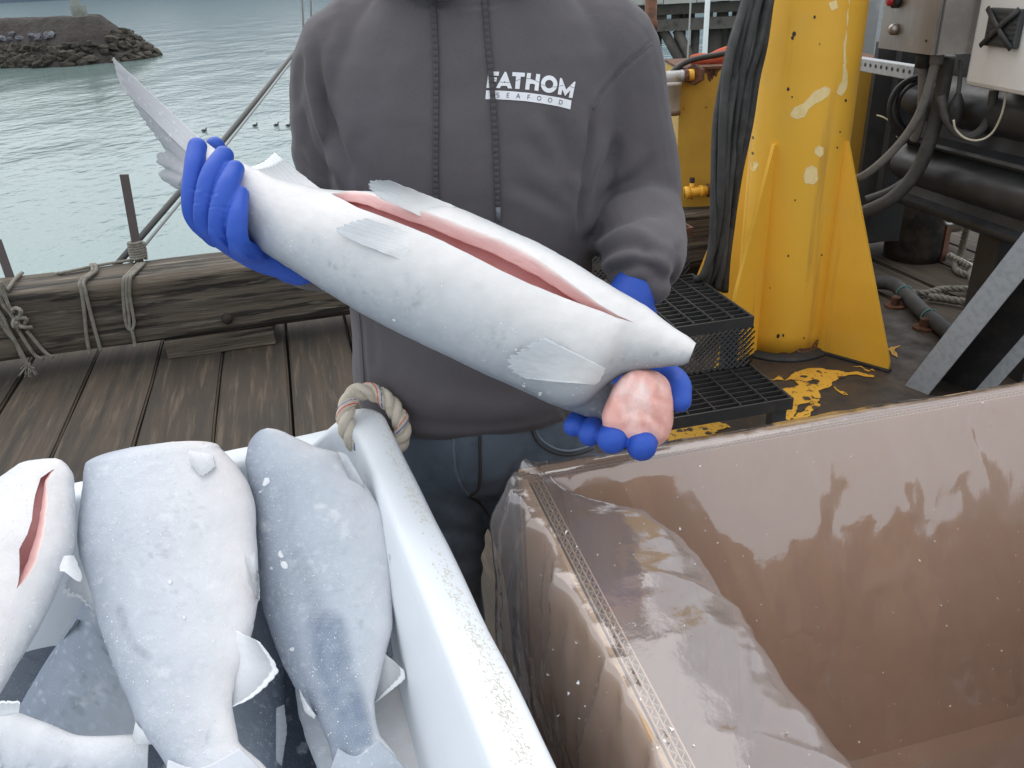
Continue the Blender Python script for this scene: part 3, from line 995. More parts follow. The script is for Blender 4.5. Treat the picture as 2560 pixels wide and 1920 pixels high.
for k, pl in enumerate([[(1900, 880), (1925, 888), (1950, 880), (1975, 884), (2000, 872), (2030, 868), (2046, 846), (2052, 870), (2010, 915), (1900, 915)], [(1812, 862), (1840, 872), (1866, 880), (1872, 910), (1812, 900)]]):
    decal('rust_edge', rough_poly(pl, 90, 6, k + 60), on_col, W['rust'], ped, cuts=2, th=14)
# hydraulic hoses hanging down the pedestal
LB = [(1862, -40), (1858, 0), (1822, 120), (1805, 220), (1794, 320), (1788, 480), (1779, 600), (1757, 680), (1738, 700)]
RB = [(1940, -40), (1930, 0), (1912, 110), (1887, 200), (1868, 310), (1846, 430), (1834, 540), (1822, 650), (1812, 730)]
TB = [3.02, 3.04, 3.10, 3.16, 3.22, 3.32, 3.44, 3.53, 3.60]
nh = 8
for k in range(nh):
    f = k / (nh - 1)
    pts = []
    for i, (l, r, t) in enumerate(zip(LB, RB, TB)):
        wob = 5 * math.sin(i * 1.1 + k * 2.3) * (1 if 0 < i < 8 else .4)
        x = l[0] + (r[0] - l[0]) * f + wob; y = l[1] + (r[1] - l[1]) * f
        pts.append(P(x, y, t + .03 * math.sin(k * 2.6 + .6 * i) - .05 * (1 - f)))
    m_ = MB(); m_.tube(spline(pts, 70), .0165 if k % 3 else .0145, 12)
    mark(m_.build('hydraulic_hose', W['hose'], smooth=True), 'black hydraulic hose in the bundle hanging down the yellow pedestal', 'hose', 'hydraulic hoses hanging beside the yellow pedestal')

# ---- tank behind
A = Pz(1702, 176, 1.12); B = Pz(2214, 152, 1.12)
tx = (B - A).normalized(); ty = Vector((-tx.y, tx.x, 0))
tank = thing('hydraulic_tank', 'yellow hydraulic tank with rusty top edge behind the hoses', 'tank', (A.x, A.y, .45))
L_ = (B - A).length
m_ = MB(); m_.prism([Vector((p.x, p.y, .42)) for p in (A, B, B + ty * .45, A + ty * .45)], (0, 0, .70))
m_.build('shell', W['yellow_old'], tank)
m_ = MB(); m_.prism([Vector((p.x, p.y, 1.1205)) for p in (A - tx * .006 - ty * .006, B + tx * .006 - ty * .006, B + tx * .006 + ty * .456, A - tx * .006 + ty * .456)], (0, 0, .012))
m_.build('lid', W['rust'], tank)
for k in range(46):
    s = random.uniform(0, L_); h = random.uniform(.012, .07)
    w_ = random.uniform(.006, .02)
    p = A + tx * s - ty * .0015
    m_ = MB()
    pl = [p + tx * (-w_) + Vector((0, 0, 0)), p + tx * w_, p + tx * w_ * .3 + Vector((0, 0, -h)), p - tx * w_ * .4 + Vector((0, 0, -h * .8))]
    m_.add(pl, [(0, 1, 2, 3)]); m_.build('rust_streak', W['rust'], tank)
m_ = MB(); m_.box((A + tx * L_ / 2 + ty * .22) * 1.0 - Vector((0, 0, A.z - .215)), (L_ * .9, .4, .41), rz=math.atan2(tx.y, tx.x)); m_.build('tank_stand', W['black_steel'], tank)
# vertical weld line of the tank
m_ = MB(); p = A + tx * .225; m_.tube([Vector((p.x, p.y, .42)) - ty * .001, Vector((p.x, p.y, 1.12)) - ty * .001], .006, 6); m_.build('seam', W['rust'], tank)
# valve with lever low on the tank
vv = thing('yellow_valve', 'yellow pipe valve low on the hydraulic tank', 'valve', tuple(Py(1740, 478, A.y - .07)))
a = Py(1712, 482, A.y - .07); c_ = Py(1768, 476, A.y - .06)
m_ = MB(); m_.tube([a, c_], .026, 12); m_.tube([a, a + (c_ - a) * .2], .034, 8); m_.tube([a.lerp(c_, .65), a.lerp(c_, .8)], .032, 12); m_.build('valve_body', W['yellow'], vv, smooth=True)
m_ = MB(); m_.tube([c_, c_ + (c_ - a) * .22], .036, 6); m_.build('rusty_nut', W['rust'], vv)
m_ = MB(); q = a.lerp(c_, .3); m_.tube([q, q + Vector((0, 0, .05))], .012, 8); m_.build('stem', W['yellow'], vv, smooth=True)
m_ = MB(); m_.tube([q + Vector((0, 0, .05)), q + Vector((0, 0, .075))], .014, 6); m_.build('stem_nut', W['black_steel'], vv)
# filter
fy = A.y - .06
ft = thing('oil_filter', 'grey filter bowl with rusty bottom on the tank pipe', 'filter', tuple(Py(1675, 245, fy)))
c_ = Py(1675, 205, fy); low = Py(1677, 283, fy); hgt = c_.z - low.z
m_ = MB(); m_.lathe((c_.x, fy, low.z), [(.03, 0), (.05, .006), (.054, .02), (.056, hgt * .9), (.06, hgt * .91), (.06, hgt), (.03, hgt + .004)], 24); m_.build('bowl', W['bowl'], ft, smooth=True)
m_ = MB(); m_.lathe((low.x, fy, low.z - .012), [(.02, 0), (.046, .004), (.0515, .016), (.03, .018)], 20); m_.build('rusty_base', W['rust'], ft, smooth=True)
a = Py(1652, 193, fy); e = Py(1700, 190, fy)
m_ = MB(); capsule(m_, [a, a.lerp(e, .5) - Vector((0, 0, .008)), e], [.028, .036, .028], 12, 14); m_.tube([e, Py(1712, 190, fy)], .03, 8); m_.build('filter_head', W['cast'], ft, smooth=True)
m_ = MB(); m_.tube([Py(1712, 189, fy), Py(1720, 188, fy)], .034, 8); m_.tube([Py(1636, 194, fy), Py(1654, 193, fy)], .022, 10); m_.build('union_nut', W['rust'], ft)
m_ = MB(); m_.tube([Py(1720, 188, fy), Py(1734, 187, fy)], .028, 14); m_.build('pipe_stub', W['yellow'], ft, smooth=True)
m_ = MB(); m_.tube([Py(1732, 187, fy), Py(1740, 186, fy + .05)], .05, 6); m_.build('flange', W['rust'], ft)
# pile of the dock seen under the filter
a = Py(1672, 330, 5.1)
m_ = MB(); m_.tube([(a.x, 5.1, -5.2), (a.x, 5.1, a.z + .12)], .048, 14)
mark(m_.build('dock_pile', W['pier'], smooth=True), 'grey timber pile rising under the filter bowl', 'pile')
# rag and black hose on the tank
rg = MB()
ry = A.y + .12
for pts, rads in (((( 1732, 152), (1760, 150), (1790, 152), (1822, 150)), (.018, .022, .026, .02)), (((1730, 143), (1752, 142), (1775, 145), (1800, 132), (1826, 118)), (.012, .02, .024, .022, .012)), (((1775, 150), (1800, 142), (1825, 132), (1835, 128)), (.03, .032, .034, .03)), (((1735, 156), (1770, 157), (1800, 156)), (.016, .014, .018))):
    capsule(rg, [Py(x, y, ry) for x, y in pts], rads, 10, 16)
o = rg.build('cloth_rag', W['red_rag'], smooth=True); voxel(o, .006, 3); mark(o, 'crumpled orange red cloth lying on the yellow tank', 'cloth')
m_ = MB(); m_.tube(spline([Py(x, y, A.y - .02) for x, y in ((1676, 186), (1690, 172), (1715, 156), (1745, 146), (1790, 138), (1830, 130))], 40), .014, 10)
mark(m_.build('black_hose', W['rubber'], smooth=True), 'thin black hose passing under the red cloth', 'hose')

# ---- grating steps
st = thing('grating_steps', 'black steel grating steps beside the yellow pedestal', 'steps', (.75, 2.8, .007))
SA = math.radians(13.2); S1 = Vector((math.cos(SA), math.sin(SA), 0)); S2 = Vector((-math.sin(SA), math.cos(SA), 0))


def tread(FR, wid, dep, z, mtl, nbx, nby, frame_h=.045, legs=True):
    base = Vector((FR[0], FR[1], 0))
    tr = None
    fm = MB()
    for (o_, s_) in (((-wid / 2, .004), (wid, .008)), ((-wid / 2, dep - .004), (wid, .008)), ((-.004, dep / 2), (.008, dep - .016)), ((-wid + .004, dep / 2), (.008, dep - .016))):
        fm.box(base + S1 * o_[0] + S2 * o_[1] + Vector((0, 0, z - frame_h / 2)), (s_[0], s_[1], frame_h), rz=SA)
    tr = fm.build('tread', mtl, st)
    m1 = bpy.data.meshes.new('bar'); m2 = bpy.data.meshes.new('cross_bar')
    t1 = MB().box((0, 0, 0), (wid - .017, .004, .028)); m1.from_pydata(t1.v, [], t1.f); m1.materials.append(mtl)
    t2 = MB().box((0, 0, 0), (.004, dep - .017, .010)); m2.from_pydata(t2.v, [], t2.f); m2.materials.append(mtl)
    for k in range(1, nby):
        q = bpy.data.objects.new('bar', m1); COL.objects.link(q); q.parent = tr
        q.location = base + S1 * (-wid / 2) + S2 * (dep * k / nby) + Vector((0, 0, z - .015)) - Vector(st.location); q.rotation_euler = (0, 0, SA)
    for k in range(1, nbx):
        q = bpy.data.objects.new('cross_bar', m2); COL.objects.link(q); q.parent = tr
        q.location = base + S1 * (-wid * k / nbx) + S2 * (dep / 2) + Vector((0, 0, z - .0025)) - Vector(st.location); q.rotation_euler = (0, 0, SA)
    return tr


tread((1.0, 2.598), .80, .318, .20, W['black_steel'], 8, 9)
tread((.925, 2.89), .80, .53, .40, W['black_steel'], 10, 13)
tread((.80, 3.42), .80, .26, .60, W['rust'], 9, 7)
for (p, h) in (((.985, 2.63), .155), ((.93, 2.86), .155), ((.40, 2.48), .155), ((.88, 2.93), .355), ((.77, 3.38), .355), ((.77, 3.45), .555), ((.2, 2.75), .355)):
    m_ = MB(); m_.box((p[0] - .03, p[1], .007 + h / 2), (.055, .04, h), rz=SA); m_.build('leg', W['dark_panel'], st)


def mesh_riser(p0, p1, z0, z1, d=.024):
    m_ = MB(); p0 = Vector(p0); p1 = Vector(p1); L = (p1 - p0).length; e = (p1 - p0) / L; n = e.cross(Vector((0, 0, 1)))
    nx_, nz_ = int(L / d), int((z1 - z0) / (d * .5))
    for j in range(nz_):
        for i in range(nx_):
            s = (i + .5 * (j % 2)) * d; z = z0 + (z1 - z0) * j / nz_
            for sg in (-1, 1):
                a = p0 + e * s + Vector((0, 0, z)); b_ = a + e * (d * .5 * sg) + Vector((0, 0, d * .5))
                w_ = Vector((0, 0, .0036)) ; k_ = n * .0015
                m_.add([a - w_ + k_, b_ - w_ + k_, b_ + w_ - k_, a + w_ - k_], [(0, 1, 2, 3)])
    return mark(m_.build('expanded_mesh', W['black_steel'], st, fix=False), kind='stuff')


b0 = Vector((.925, 2.885, 0))
mesh_riser(b0 - S1 * .8, b0, .20, .36)
mesh_riser(b0 + S2 * .0, b0 + S2 * .5, .02, .36)
b0 = Vector((.80, 3.42, 0)); mesh_riser(b0 - S1 * .8, b0, .40, .56)

# ---- galvanised post and strut behind
a = Py(2150, 60, 5.05); c_ = Py(2190, 60, 5.05); e = Py(2232, 60, 5.12)
gp = thing('galvanised_post', 'galvanised steel post behind the yellow column', 'post', (a.x, 5.05, 0))
m_ = MB(); m_.prism([(a.x, 5.05, .1), (c_.x, 5.03, .1), (c_.x, 5.06, .1), (a.x, 5.08, .1)], (0, 0, 2.3)); m_.build('front_flange', W['galv_dull'], gp)
m_ = MB(); m_.prism([(c_.x - .02, 5.062, .1), (e.x, 5.16, .1), (e.x, 5.19, .1), (c_.x - .02, 5.09, .1)], (0, 0, 2.3)); m_.build('web', W['galv'], gp)
a = Pz(2132, 139, 1.17); c_ = Pz(2298, 164, 1.17)
d_ = (c_ - a).normalized(); nn = Vector((d_.y, -d_.x, 0))
sc_ = thing('strut_channel', 'perforated galvanised strut channel under the stainless box', 'strut channel', tuple(a))
m_ = MB(); m_.box(a.lerp(c_, .5) - Vector((0, 0, .03)), ((c_ - a).length, .045, .058), rz=math.atan2(d_.y, d_.x), bevel=.004); m_.build('channel', W['galv'], sc_)
hole = None
for k in range(12):
    q = a + d_ * ((c_ - a).length * (k + .6) / 12.2) + nn * .0232 + Vector((0, 0, -.026))
    m_ = MB(); m_.lathe(q, [(.0085, 0), (.0085, .0006)], 12, axis=nn); m_.build('hole', W['rubber'], sc_)

# ---- stainless control box
zb = 1.25
A_, B_, C_ = Pz(2205, 119, zb), Pz(2343, 138, zb), Pz(2432, 134, zb)
D_ = A_ + (C_ - B_)
bx = thing('control_box', 'brushed stainless control box with red button', 'control box', tuple(A_))
m_ = MB(); m_.prism([A_, B_, C_, D_], (0, 0, .55)); m_.build('body', W['stainless'], bx)
fx = (B_ - A_).normalized(); fn = Vector((fx.y, -fx.x, 0)); wd = (B_ - A_).length
m_ = MB(); q0 = A_ + fn * .004 + fx * .004
m_.prism([A_ + fn * .002, B_ + fn * .002 - fx * .012, B_ + fn * .018 - fx * .012, A_ + fn * .018], (0, 0, .55)); m_.build('lid', W['stainless'], bx)


def on_face(x, y, o_, n_, off=0.0):
    r = ray(x, y); e_ = Vector((0, 0, EYE)); t = ((o_ + n_ * off) - e_).dot(n_) / r.dot(n_)
    return e_ + r * t


q = on_face(2247, 1, A_, fn, .018)
m_ = MB(); m_.lathe(q, [(.028, 0), (.028, .022), (.022, .03)], 20, axis=fn); bt = m_.build('button', W['rubber'], bx, smooth=True)
W['red_btn'] = mat('red plastic', (.45, .03, .04), .35)
m_ = MB(); m_.lathe(q + fn * .0305, [(.019, 0), (.019, .012), (.012, .018)], 20, axis=fn); m_.build('button_cap', W['red_btn'], bt, smooth=True)
q = on_face(2241, 73, A_, fn, .018)
m_ = MB(); m_.lathe(q, [(.022, 0), (.022, .014), (.019, .024), (.010, .032)], 20, axis=fn); m_.build('knob', W['stainless'], bx, smooth=True)
q = on_face(2316, 102, A_, fn, .018)
m_ = MB(); m_.lathe(q, [(.005, 0), (.005, .003)], 10, axis=fn); m_.build('screw_hole', W['rubber'], bx)

# ---- cream cabinet with vent
zc_ = 1.14
A2, B2 = Pz(2408, 213, zc_), Pz(2660, 262, zc_)
f2 = (B2 - A2).normalized(); n2 = Vector((f2.y, -f2.x, 0))
cb = thing('electrical_cabinet', 'cream electrical cabinet with dark grey vent', 'cabinet', tuple(A2))
m_ = MB(); L2 = (B2 - A2).length
m_.box(A2 + f2 * L2 / 2 - n2 * .15 + Vector((0, 0, .40)), (L2, .30, .80), rz=math.atan2(f2.y, f2.x), bevel=.018); m_.build('cabinet_body', W['cabinet'], cb, smooth=False)
v0, v1 = on_face(2470, 113, A2, n2, .001), on_face(2548, 119, A2, n2, .001); v2 = on_face(2483, 18, A2, n2, .001)
vw, vh = (v1 - v0).length, (v2.z - v0.z)
m_ = MB(); vc = v0 + f2 * vw / 2 + n2 * .011 + Vector((0, 0, vh / 2)); m_.box(vc, (vw, .022, vh), rz=math.atan2(f2.y, f2.x), bevel=.005); vt = m_.build('vent', W['vent'], cb)
for k in range(7):
    m_ = MB(); m_.box(v0 + f2 * vw / 2 + n2 * .0232 + Vector((0, 0, vh * (k + .7) / 7.6)), (vw * .88, .004, vh * .05), rz=math.atan2(f2.y, f2.x)); m_.build('louvre', W['rubber'], vt)
for sg in (0, 1):
    p0 = v0 + n2 * .03 + (f2 * vw if sg else Vector((0, 0, 0))); p1 = v0 + n2 * .03 + Vector((0, 0, vh)) + (Vector((0, 0, 0)) if sg else f2 * vw)
    e_ = (p1 - p0); m_ = MB(); m_.tube([p0 + e_ * .01, p0 + e_ * .35 + n2 * .004, p0 + e_ * .65 + n2 * .004, p0 + e_ * .99], .011, 8, flat=.5); m_.build('tape', W['rubber'], vt, smooth=True)

# ---- dark rolled steel machine side
Q0, Q1 = Pz(2255, 482, .6), Pz(2620, 610, .6)
qd = (Q1 - Q0).normalized(); qn = Vector((qd.y, -qd.x, 0))
if qn.dot(-Q0) < 0: qn = -qn
mh = thing('machine_frame', 'dark painted steel machine side with rolled ribs', 'machine', tuple(Q0))
prof = [(-.10, .555), (.03, .56), (.055, .585), (.055, .60), (.01, .612), (.0, .65), (.03, .675), (.062, .70), (.075, .74), (.062, .78), (.03, .805), (.0, .825), (.06, .845), (.066, .856), (.06, .868), (-.01, .88), (-.02, .93), (.02, .955), (.06, .985), (.075, 1.03), (.06, 1.075), (.02, 1.105), (-.02, 1.13), (-.02, 1.28), (-.10, 1.28)]
Lq = (Q1 - Q0).length
V = []
for i in range(12):
    for (n_off, z) in prof: V.append(Q0 + qd * (Lq * i / 11 - .02) + qn * n_off + Vector((0, 0, z - .6)))
npf = len(prof)
side = recalc(put('ribbed_side', V, grid_faces(12, npf, True) + [tuple(range(npf)), tuple(11 * npf + k for k in range(npf))], W['dark_panel'], mh))
md = side.modifiers.new('edge', 'EDGE_SPLIT'); md.split_angle = math.radians(50)
m_ = MB(); m_.box(Q0 - qn * .45 + qd * Lq / 2 + Vector((0, 0, .34)), (Lq, .6, .74), rz=math.atan2(qd.y, qd.x)); m_.build('housing', W['dark_panel'], mh)
for sft in (.62, .93):
    m_ = MB(); m_.box(Q0 - qn * .1 + qd * Lq * sft + Vector((0, 0, -.32)), (.12, .12, .55), rz=math.atan2(qd.y, qd.x)); m_.build('leg', W['dark_panel'], mh)
a = Py(2170, 300, 4.15); c_ = Py(2300, 300, 4.15)
m_ = MB(); m_.box(((a.x + c_.x) / 2 + .06, 4.30, .72), (c_.x - a.x, .04, 1.0)); dp = m_.build('back_panel', W['dark_panel'])
mark(dp, 'dark blue grey panel between the tank and the machine', 'panel')
m_ = MB(); e = Py(2235, 300, 4.2); m_.box((e.x, 4.22, .75), (.03, .06, .95)); mark(m_.build('angle_iron', W['dark_panel']), 'dark angle iron upright beside the yellow tank', 'angle iron')

# ---- cables and conduits
def line(name, label, cat, pts, r, mtl, Y=None, n=60, flat=None, group=None):
    q = [Py(x, y, yy) for x, y, yy in pts]
    m_ = MB(); m_.tube(spline(q, n), r, 12)
    return mark(m_.build(name, W[mtl], smooth=True), label, cat, group)
line('conduit', 'pale dusty conduit curving down from the control box to the tank', 'conduit', [(2341, 140, 3.42), (2330, 190, 3.43), (2308, 262, 3.45), (2275, 325, 3.48), (2225, 385, 3.52), (2170, 432, 3.56), (2130, 452, 3.6)], .017, 'conduit')
line('conduit', 'pale straight conduit hanging behind the curved one', 'conduit', [(2308, 160, 3.52), (2307, 230, 3.52), (2302, 300, 3.53), (2285, 350, 3.56)], .019, 'conduit')
line('conduit', 'thick dark conduit sweeping down beside the machine', 'conduit', [(2370, 140, 3.46), (2352, 240, 3.48), (2325, 350, 3.5), (2290, 430, 3.53), (2230, 495, 3.56), (2150, 535, 3.62)], .029, 'conduit_dark')
line('conduit', 'short dark conduit looping behind the thick one at the tank foot', 'conduit', [(2262, 455, 3.62), (2220, 480, 3.64), (2165, 500, 3.66)], .019, 'conduit_dark')
line('conduit', 'grey conduit looping under the cream cabinet', 'conduit', [(2352, 240, 3.40), (2366, 296, 3.38), (2398, 336, 3.36), (2436, 338, 3.34), (2470, 300, 3.32), (2486, 225, 3.3)], .017, 'conduit_dark')
line('thin_wire', 'cream wire hanging in a loop below the cream cabinet', 'wire', [(2516, 225, 3.15), (2506, 280, 3.15), (2482, 330, 3.18), (2450, 350, 3.2), (2415, 346, 3.22), (2390, 324, 3.24), (2384, 300, 3.24)], .004, 'wire_cream')
line('thin_wire', 'short pale wire bridging the tank and the cable coil', 'wire', [(2192, 288, 3.9), (2208, 293, 3.88), (2226, 304, 3.86)], .0035, 'wire_cream')
m_ = MB(); m_.lathe(Py(2341, 152, 3.42), [(.024, -.012), (.026, .03), (.02, .032)], 14); mark(m_.build('conduit_gland', W['conduit'], smooth=True), 'grey gland where the pale conduit enters the control box', 'gland')
m_ = MB(); m_.lathe(Py(2310, 162, 3.52), [(.034, -.01), (.034, .06), (.02, .06)], 14); mark(m_.build('conduit_gland', W['rubber'], smooth=True), 'black gland on top of the straight pale conduit', 'gland')
coil = thing('cable_coil', 'coiled black cable hanging behind the conduits', 'cable coil', tuple(Py(2320, 275, 3.7)))
for k in range(6):
    cx, cy = 2318 + random.uniform(-5, 5), 275 + random.uniform(-4, 4)
    rx, ry = 92 - k * 4 + random.uniform(-3, 3), 88 - k * 4
    pts = [Py(cx + rx * math.cos(w), cy + ry * math.sin(w), 3.68 + .012 * k + .03 * math.cos(w + k)) for w in np.linspace(0, 2 * math.pi, 20)[:-1]]
    m_ = MB(); sp_ = spline(pts, 80, True); m_.tube(sp_, .0085, 8, cap=False); m_.build('cable_turn', W['rubber'], coil, smooth=True)
a = Py(2395, 240, 3.36); c_ = Py(2388, 300, 3.36)
plg = thing('cable_plug', 'black plug hanging on its cable beside the coil', 'plug', tuple(a))
m_ = MB(); m_.tube(spline([Py(2402, 150, 3.4), Py(2400, 195, 3.38), a], 20), .009, 8); m_.build('lead', W['conduit_dark'], plg, smooth=True)
m_ = MB(); capsule(m_, [a, a.lerp(c_, .4), c_], [.015, .028, .022], 12, 12); m_.build('plug_body', W['rubber'], plg, smooth=True)

# ---- stump with rusty strap and shackle
cS = Vector((2.40, 4.66, 0))
sp_o = thing('timber_stump', 'dark tarred timber stump under the machine', 'stump', (cS.x, cS.y, 0))
rs = random.Random(2)
m_ = MB(); m_.lathe((cS.x, cS.y, .0), [(.165, 0), (.17, .05), (.168, .2), (.165, .36), (.155, .37)], 22); q = m_.build('wood', W['wood_block'], sp_o, smooth=True)
a = Py(2366, 600, 4.52)
m_ = MB(); m_.box((a.x, a.y, .19), (.045, .012, .37), rz=.5); m_.build('iron_strap', W['rust'], sp_o)
sk = Py(2376, 548, 4.45)
ring = [sk + Vector((.035 * math.cos(w), 0, .03 * math.sin(w))) for w in np.linspace(math.pi * .95, 2.05 * math.pi, 14)]
m_ = MB(); m_.tube(ring, .010, 8); m_.build('shackle', W['cast'], sp_o, smooth=True)
# ---- ropes under the machine
def rope_thing(label, pts, R, mtl, n=50, pitch=.09):
    m_ = MB(); rope_mb(m_, spline([Pz(x, y, z) for x, y, z in pts], n), R, 3, pitch, 7)
    return mark(m_.build('mooring_rope', W[mtl], smooth=True, fix=False), label, 'rope', 'ropes lying under the machine')
rope_thing('grey rope hanging beside the stump and curling on the planks', [(2422, 545, .33), (2412, 590, .2), (2400, 640, .06), (2388, 668, .02), (2410, 685, .02), (2462, 690, .02)], .019, 'rope_old')
rope_thing('second darker rope hanging down nearer the machine leg', [(2464, 555, .33), (2460, 600, .2), (2448, 640, .08), (2420, 655, .04)], .013, 'rope_old')
rope_thing('long grey rope lying flat across the planks toward the brace', [(2262, 728, .02), (2310, 733, .02), (2360, 722, .03), (2430, 722, .04), (2462, 716, .04)], .017, 'rope_old')
rope_thing('thick grey rope end lying in front of the long rope', [(2322, 742, .025), (2360, 747, .025), (2410, 755, .025), (2460, 760, .025)], .02, 'rope_old')
rope_thing('grey rope bend rising from the long rope', [(2448, 728, .03), (2430, 700, .05), (2428, 680, .07), (2450, 672, .05), (2480, 672, .03)], .018, 'rope_old')
wr_ = MB()
for k in range(7):
    x, y = 2370 + k * 8, 636 + k * 4
    rope_mb(wr_, [Pz(x, y + 8, .03), Pz(x + 6, y, .06), Pz(x + 12, y + 10, .03)], .012, 3, .04, 6)
rope_mb(wr_, [Pz(2420, 660, .02), Pz(2450, 650, .03), Pz(2475, 645, .03)], .014, 3, .05, 6)
mark(wr_.build('white_rope', W['rope_white'], smooth=True, fix=False), 'white rope bunched beside the stump', 'rope')
# ---- thick hose with teal ties on the plate
hp = [Pz(x, y, z) for x, y, z in ((2150, 705, .05), (2195, 706, .06), (2235, 712, .06), (2270, 742, .05), (2305, 778, .045), (2340, 806, .045), (2385, 842, .045), (2440, 870, .045))]
m_ = MB(); hsp = spline(hp, 60); m_.tube(hsp, .036, 16)
mark(m_.build('deck_hose', W['hose'], smooth=True), 'thick grey black hose lying across the deck plate', 'hose')
hfr = frames(hsp)
for k, i in enumerate((17, 36)):
    p, t, a, b_ = hfr[i]
    ringp = [p + (a * math.cos(w) + b_ * math.sin(w)) * .039 for w in np.linspace(0, 6.283, 24)] + [p - Vector((0, 0, .03)) + Vector((.06, -.03, 0))]
    m_ = MB(); m_.tube(ringp, .0035, 6)
    mark(m_.build('twine_tie', W['teal'], smooth=True), ('teal twine tied round the thick hose near the yellow fin', 'teal twine tied round the thick hose near the galvanised brace')[k], 'twine', 'teal ties on the thick hose')
for k, (x, y) in enumerate(((2238, 760), (2310, 815))):
    q = Pz(x, y, .02); m_ = MB(); m_.lathe((q.x, q.y, .0075), [(.05, 0), (.05, .01), (.022, .012), (.022, .05), (.012, .055)], 10)
    mark(m_.build('anchor_bolt', W['rust'], smooth=False), ('rusty anchor bolt on the plate under the thick hose', 'rusty anchor bolt nearer the brace foot')[k], 'bolt', 'anchor bolts in the deck plate')

# ---- galvanised brace
A3 = Pz(2266, 958, .02); B3 = Py(2560, 579, A3.y - .30)
dB = (B3 - A3); lo = A3 - dB * .02
eB = dB.normalized()
br = thing('galvanised_brace', 'galvanised channel brace slanting up from the deck plate', 'brace', tuple(A3))
vB = -ray(2400, 800).normalized()
fB_ = eB.cross(vB).normalized()
if fB_.x < 0: fB_ = -fB_
wB_ = (fB_ * .94 + vB * .34).normalized(); wB_ = (wB_ - eB * wB_.dot(eB)).normalized()      # across the front flange
dB_ = eB.cross(wB_).normalized()
if dB_.dot(vB) > 0: dB_ = -dB_                                                                   # away from the viewer


def bbar(name, a0, a1, d0, d1, m):
    m_ = MB(); m_.prism([lo + wB_ * a0 + dB_ * d0, lo + wB_ * a1 + dB_ * d0, lo + wB_ * a1 + dB_ * d1, lo + wB_ * a0 + dB_ * d1], dB * 1.35); return m_.build(name, W[m], br)


bbar('front_flange', 0, .095, 0, .007, 'galv'); bbar('web', .0, .007, .007, .16, 'galv_dull'); bbar('back_flange', .0, .21, .16, .167, 'black_steel'); bbar('lip', .195, .245, .10, .107, 'galv'); bbar('lip_return', .203, .21, .107, .16, 'galv_dull')
m_ = MB(); q = Pz(2420, 880, .02); m_.box((q.x + .3, q.y + .1, .2), (.2, .25, .38), rz=.3); mark(m_.build('black_post', W['black_steel']), 'black steel post behind the galvanised brace', 'post')
# ================================================================== the white tote
TA = math.radians(19)
T1 = Vector((math.cos(TA), math.sin(TA), 0)); T2 = Vector((-math.sin(TA), math.cos(TA), 0))
RIM = .97
TC = Pz(942, 1003, RIM)                     # outer far corner of the rim, beside the rope
tote = thing('fish_tote', 'white moulded plastic tote full of frozen fish', 'tote', (TC.x, TC.y, .14), TA)
TWID, TDEP, TH = 1.18, 1.02, RIM - .14       # local x from -TWID to 0, y from -TDEP to 0, z from 0
ins = .062


def tote_path(inset, rad, n=10):
    """closed rounded rectangle, anticlockwise, starting at the right wall; with the rim height along it"""
    x0, x1, y0, y1 = -TWID + inset, -inset, -TDEP + inset, -inset
    pts = []
    for (cx, cy, a0) in ((x1 - rad, y1 - rad, 0), (x0 + rad, y1 - rad, 90), (x0 + rad, y0 + rad, 180), (x1 - rad, y0 + rad, 270)):
        for k in range(n):
            a = math.radians(a0 + 90 * k / (n - 1)); pts.append((cx + rad * math.cos(a), cy + rad * math.sin(a)))
    # densify the straight runs
    out = []
    for i, p in enumerate(pts):
        q = pts[(i + 1) % len(pts)]
        L = math.hypot(q[0] - p[0], q[1] - p[1]); m_ = max(1, int(L / .03))
        for k in range(m_): out.append((p[0] + (q[0] - p[0]) * k / m_, p[1] + (q[1] - p[1]) * k / m_))
    return out


prof_t = [(.018, 0.0, .05), (.014, .35, .05), (.012, .66, .05), (.002, .70, .05), (.0, .72, .05), (-.004, TH - .03, .052), (-.003, TH - .010, .052), (.0, TH - .004, .05), (.006, TH - .0005, .05), (.028, TH + .001, .045), (.043, TH - .0005, .04),
          (.049, TH - .003, .035), (.053, TH - .010, .03), (.056, TH - .03, .03), (.070, TH - .10, .04), (.082, TH - .25, .05), (.10, .18, .05), (.12, .12, .05)]
base_path = tote_path(0, .05)
NPT = len(base_path)
V = []
ang = []
for (x, y) in base_path: ang.append((x, y))
for (inset, z, rad) in prof_t:
    x0, x1, y0, y1 = -TWID, 0, -TDEP, 0
    for (x, y) in base_path:
        cx, cy = (x0 + x1) / 2, (y0 + y1) / 2
        hx, hy = (x1 - x0) / 2, (y1 - y0) / 2
        px_ = cx + (x - cx) * (hx - inset) / hx; py_ = cy + (y - cy) * (hy - inset) / hy
        zz = z
        if z > .6:
            # the back wall sits lower than the side wall, with a soft step near the corner
            side = 1 / (1 + math.exp(-((x - (-.055)) / .008))) if y > -.3 else 1.0
            back = (1 - side) if y > -.12 else 0
            zz = z - .032 * back * (1 if z > .7 else .5)
        V.append((px_, py_, zz))
V = np.array(V)
V[:, :] += (.0012 * fbm(V, 9, 2, 8))[:, None]
nP = len(prof_t)
fs = grid_faces(nP, NPT, True) + [tuple((nP - 1) * NPT + k for k in range(NPT)), tuple(range(NPT))[::-1]]
tb = recalc(put('shell', V, fs, W['tote'], tote, world=False))
tb.data.polygons.foreach_set('use_smooth', [len(p.vertices) == 4 for p in tb.data.polygons])
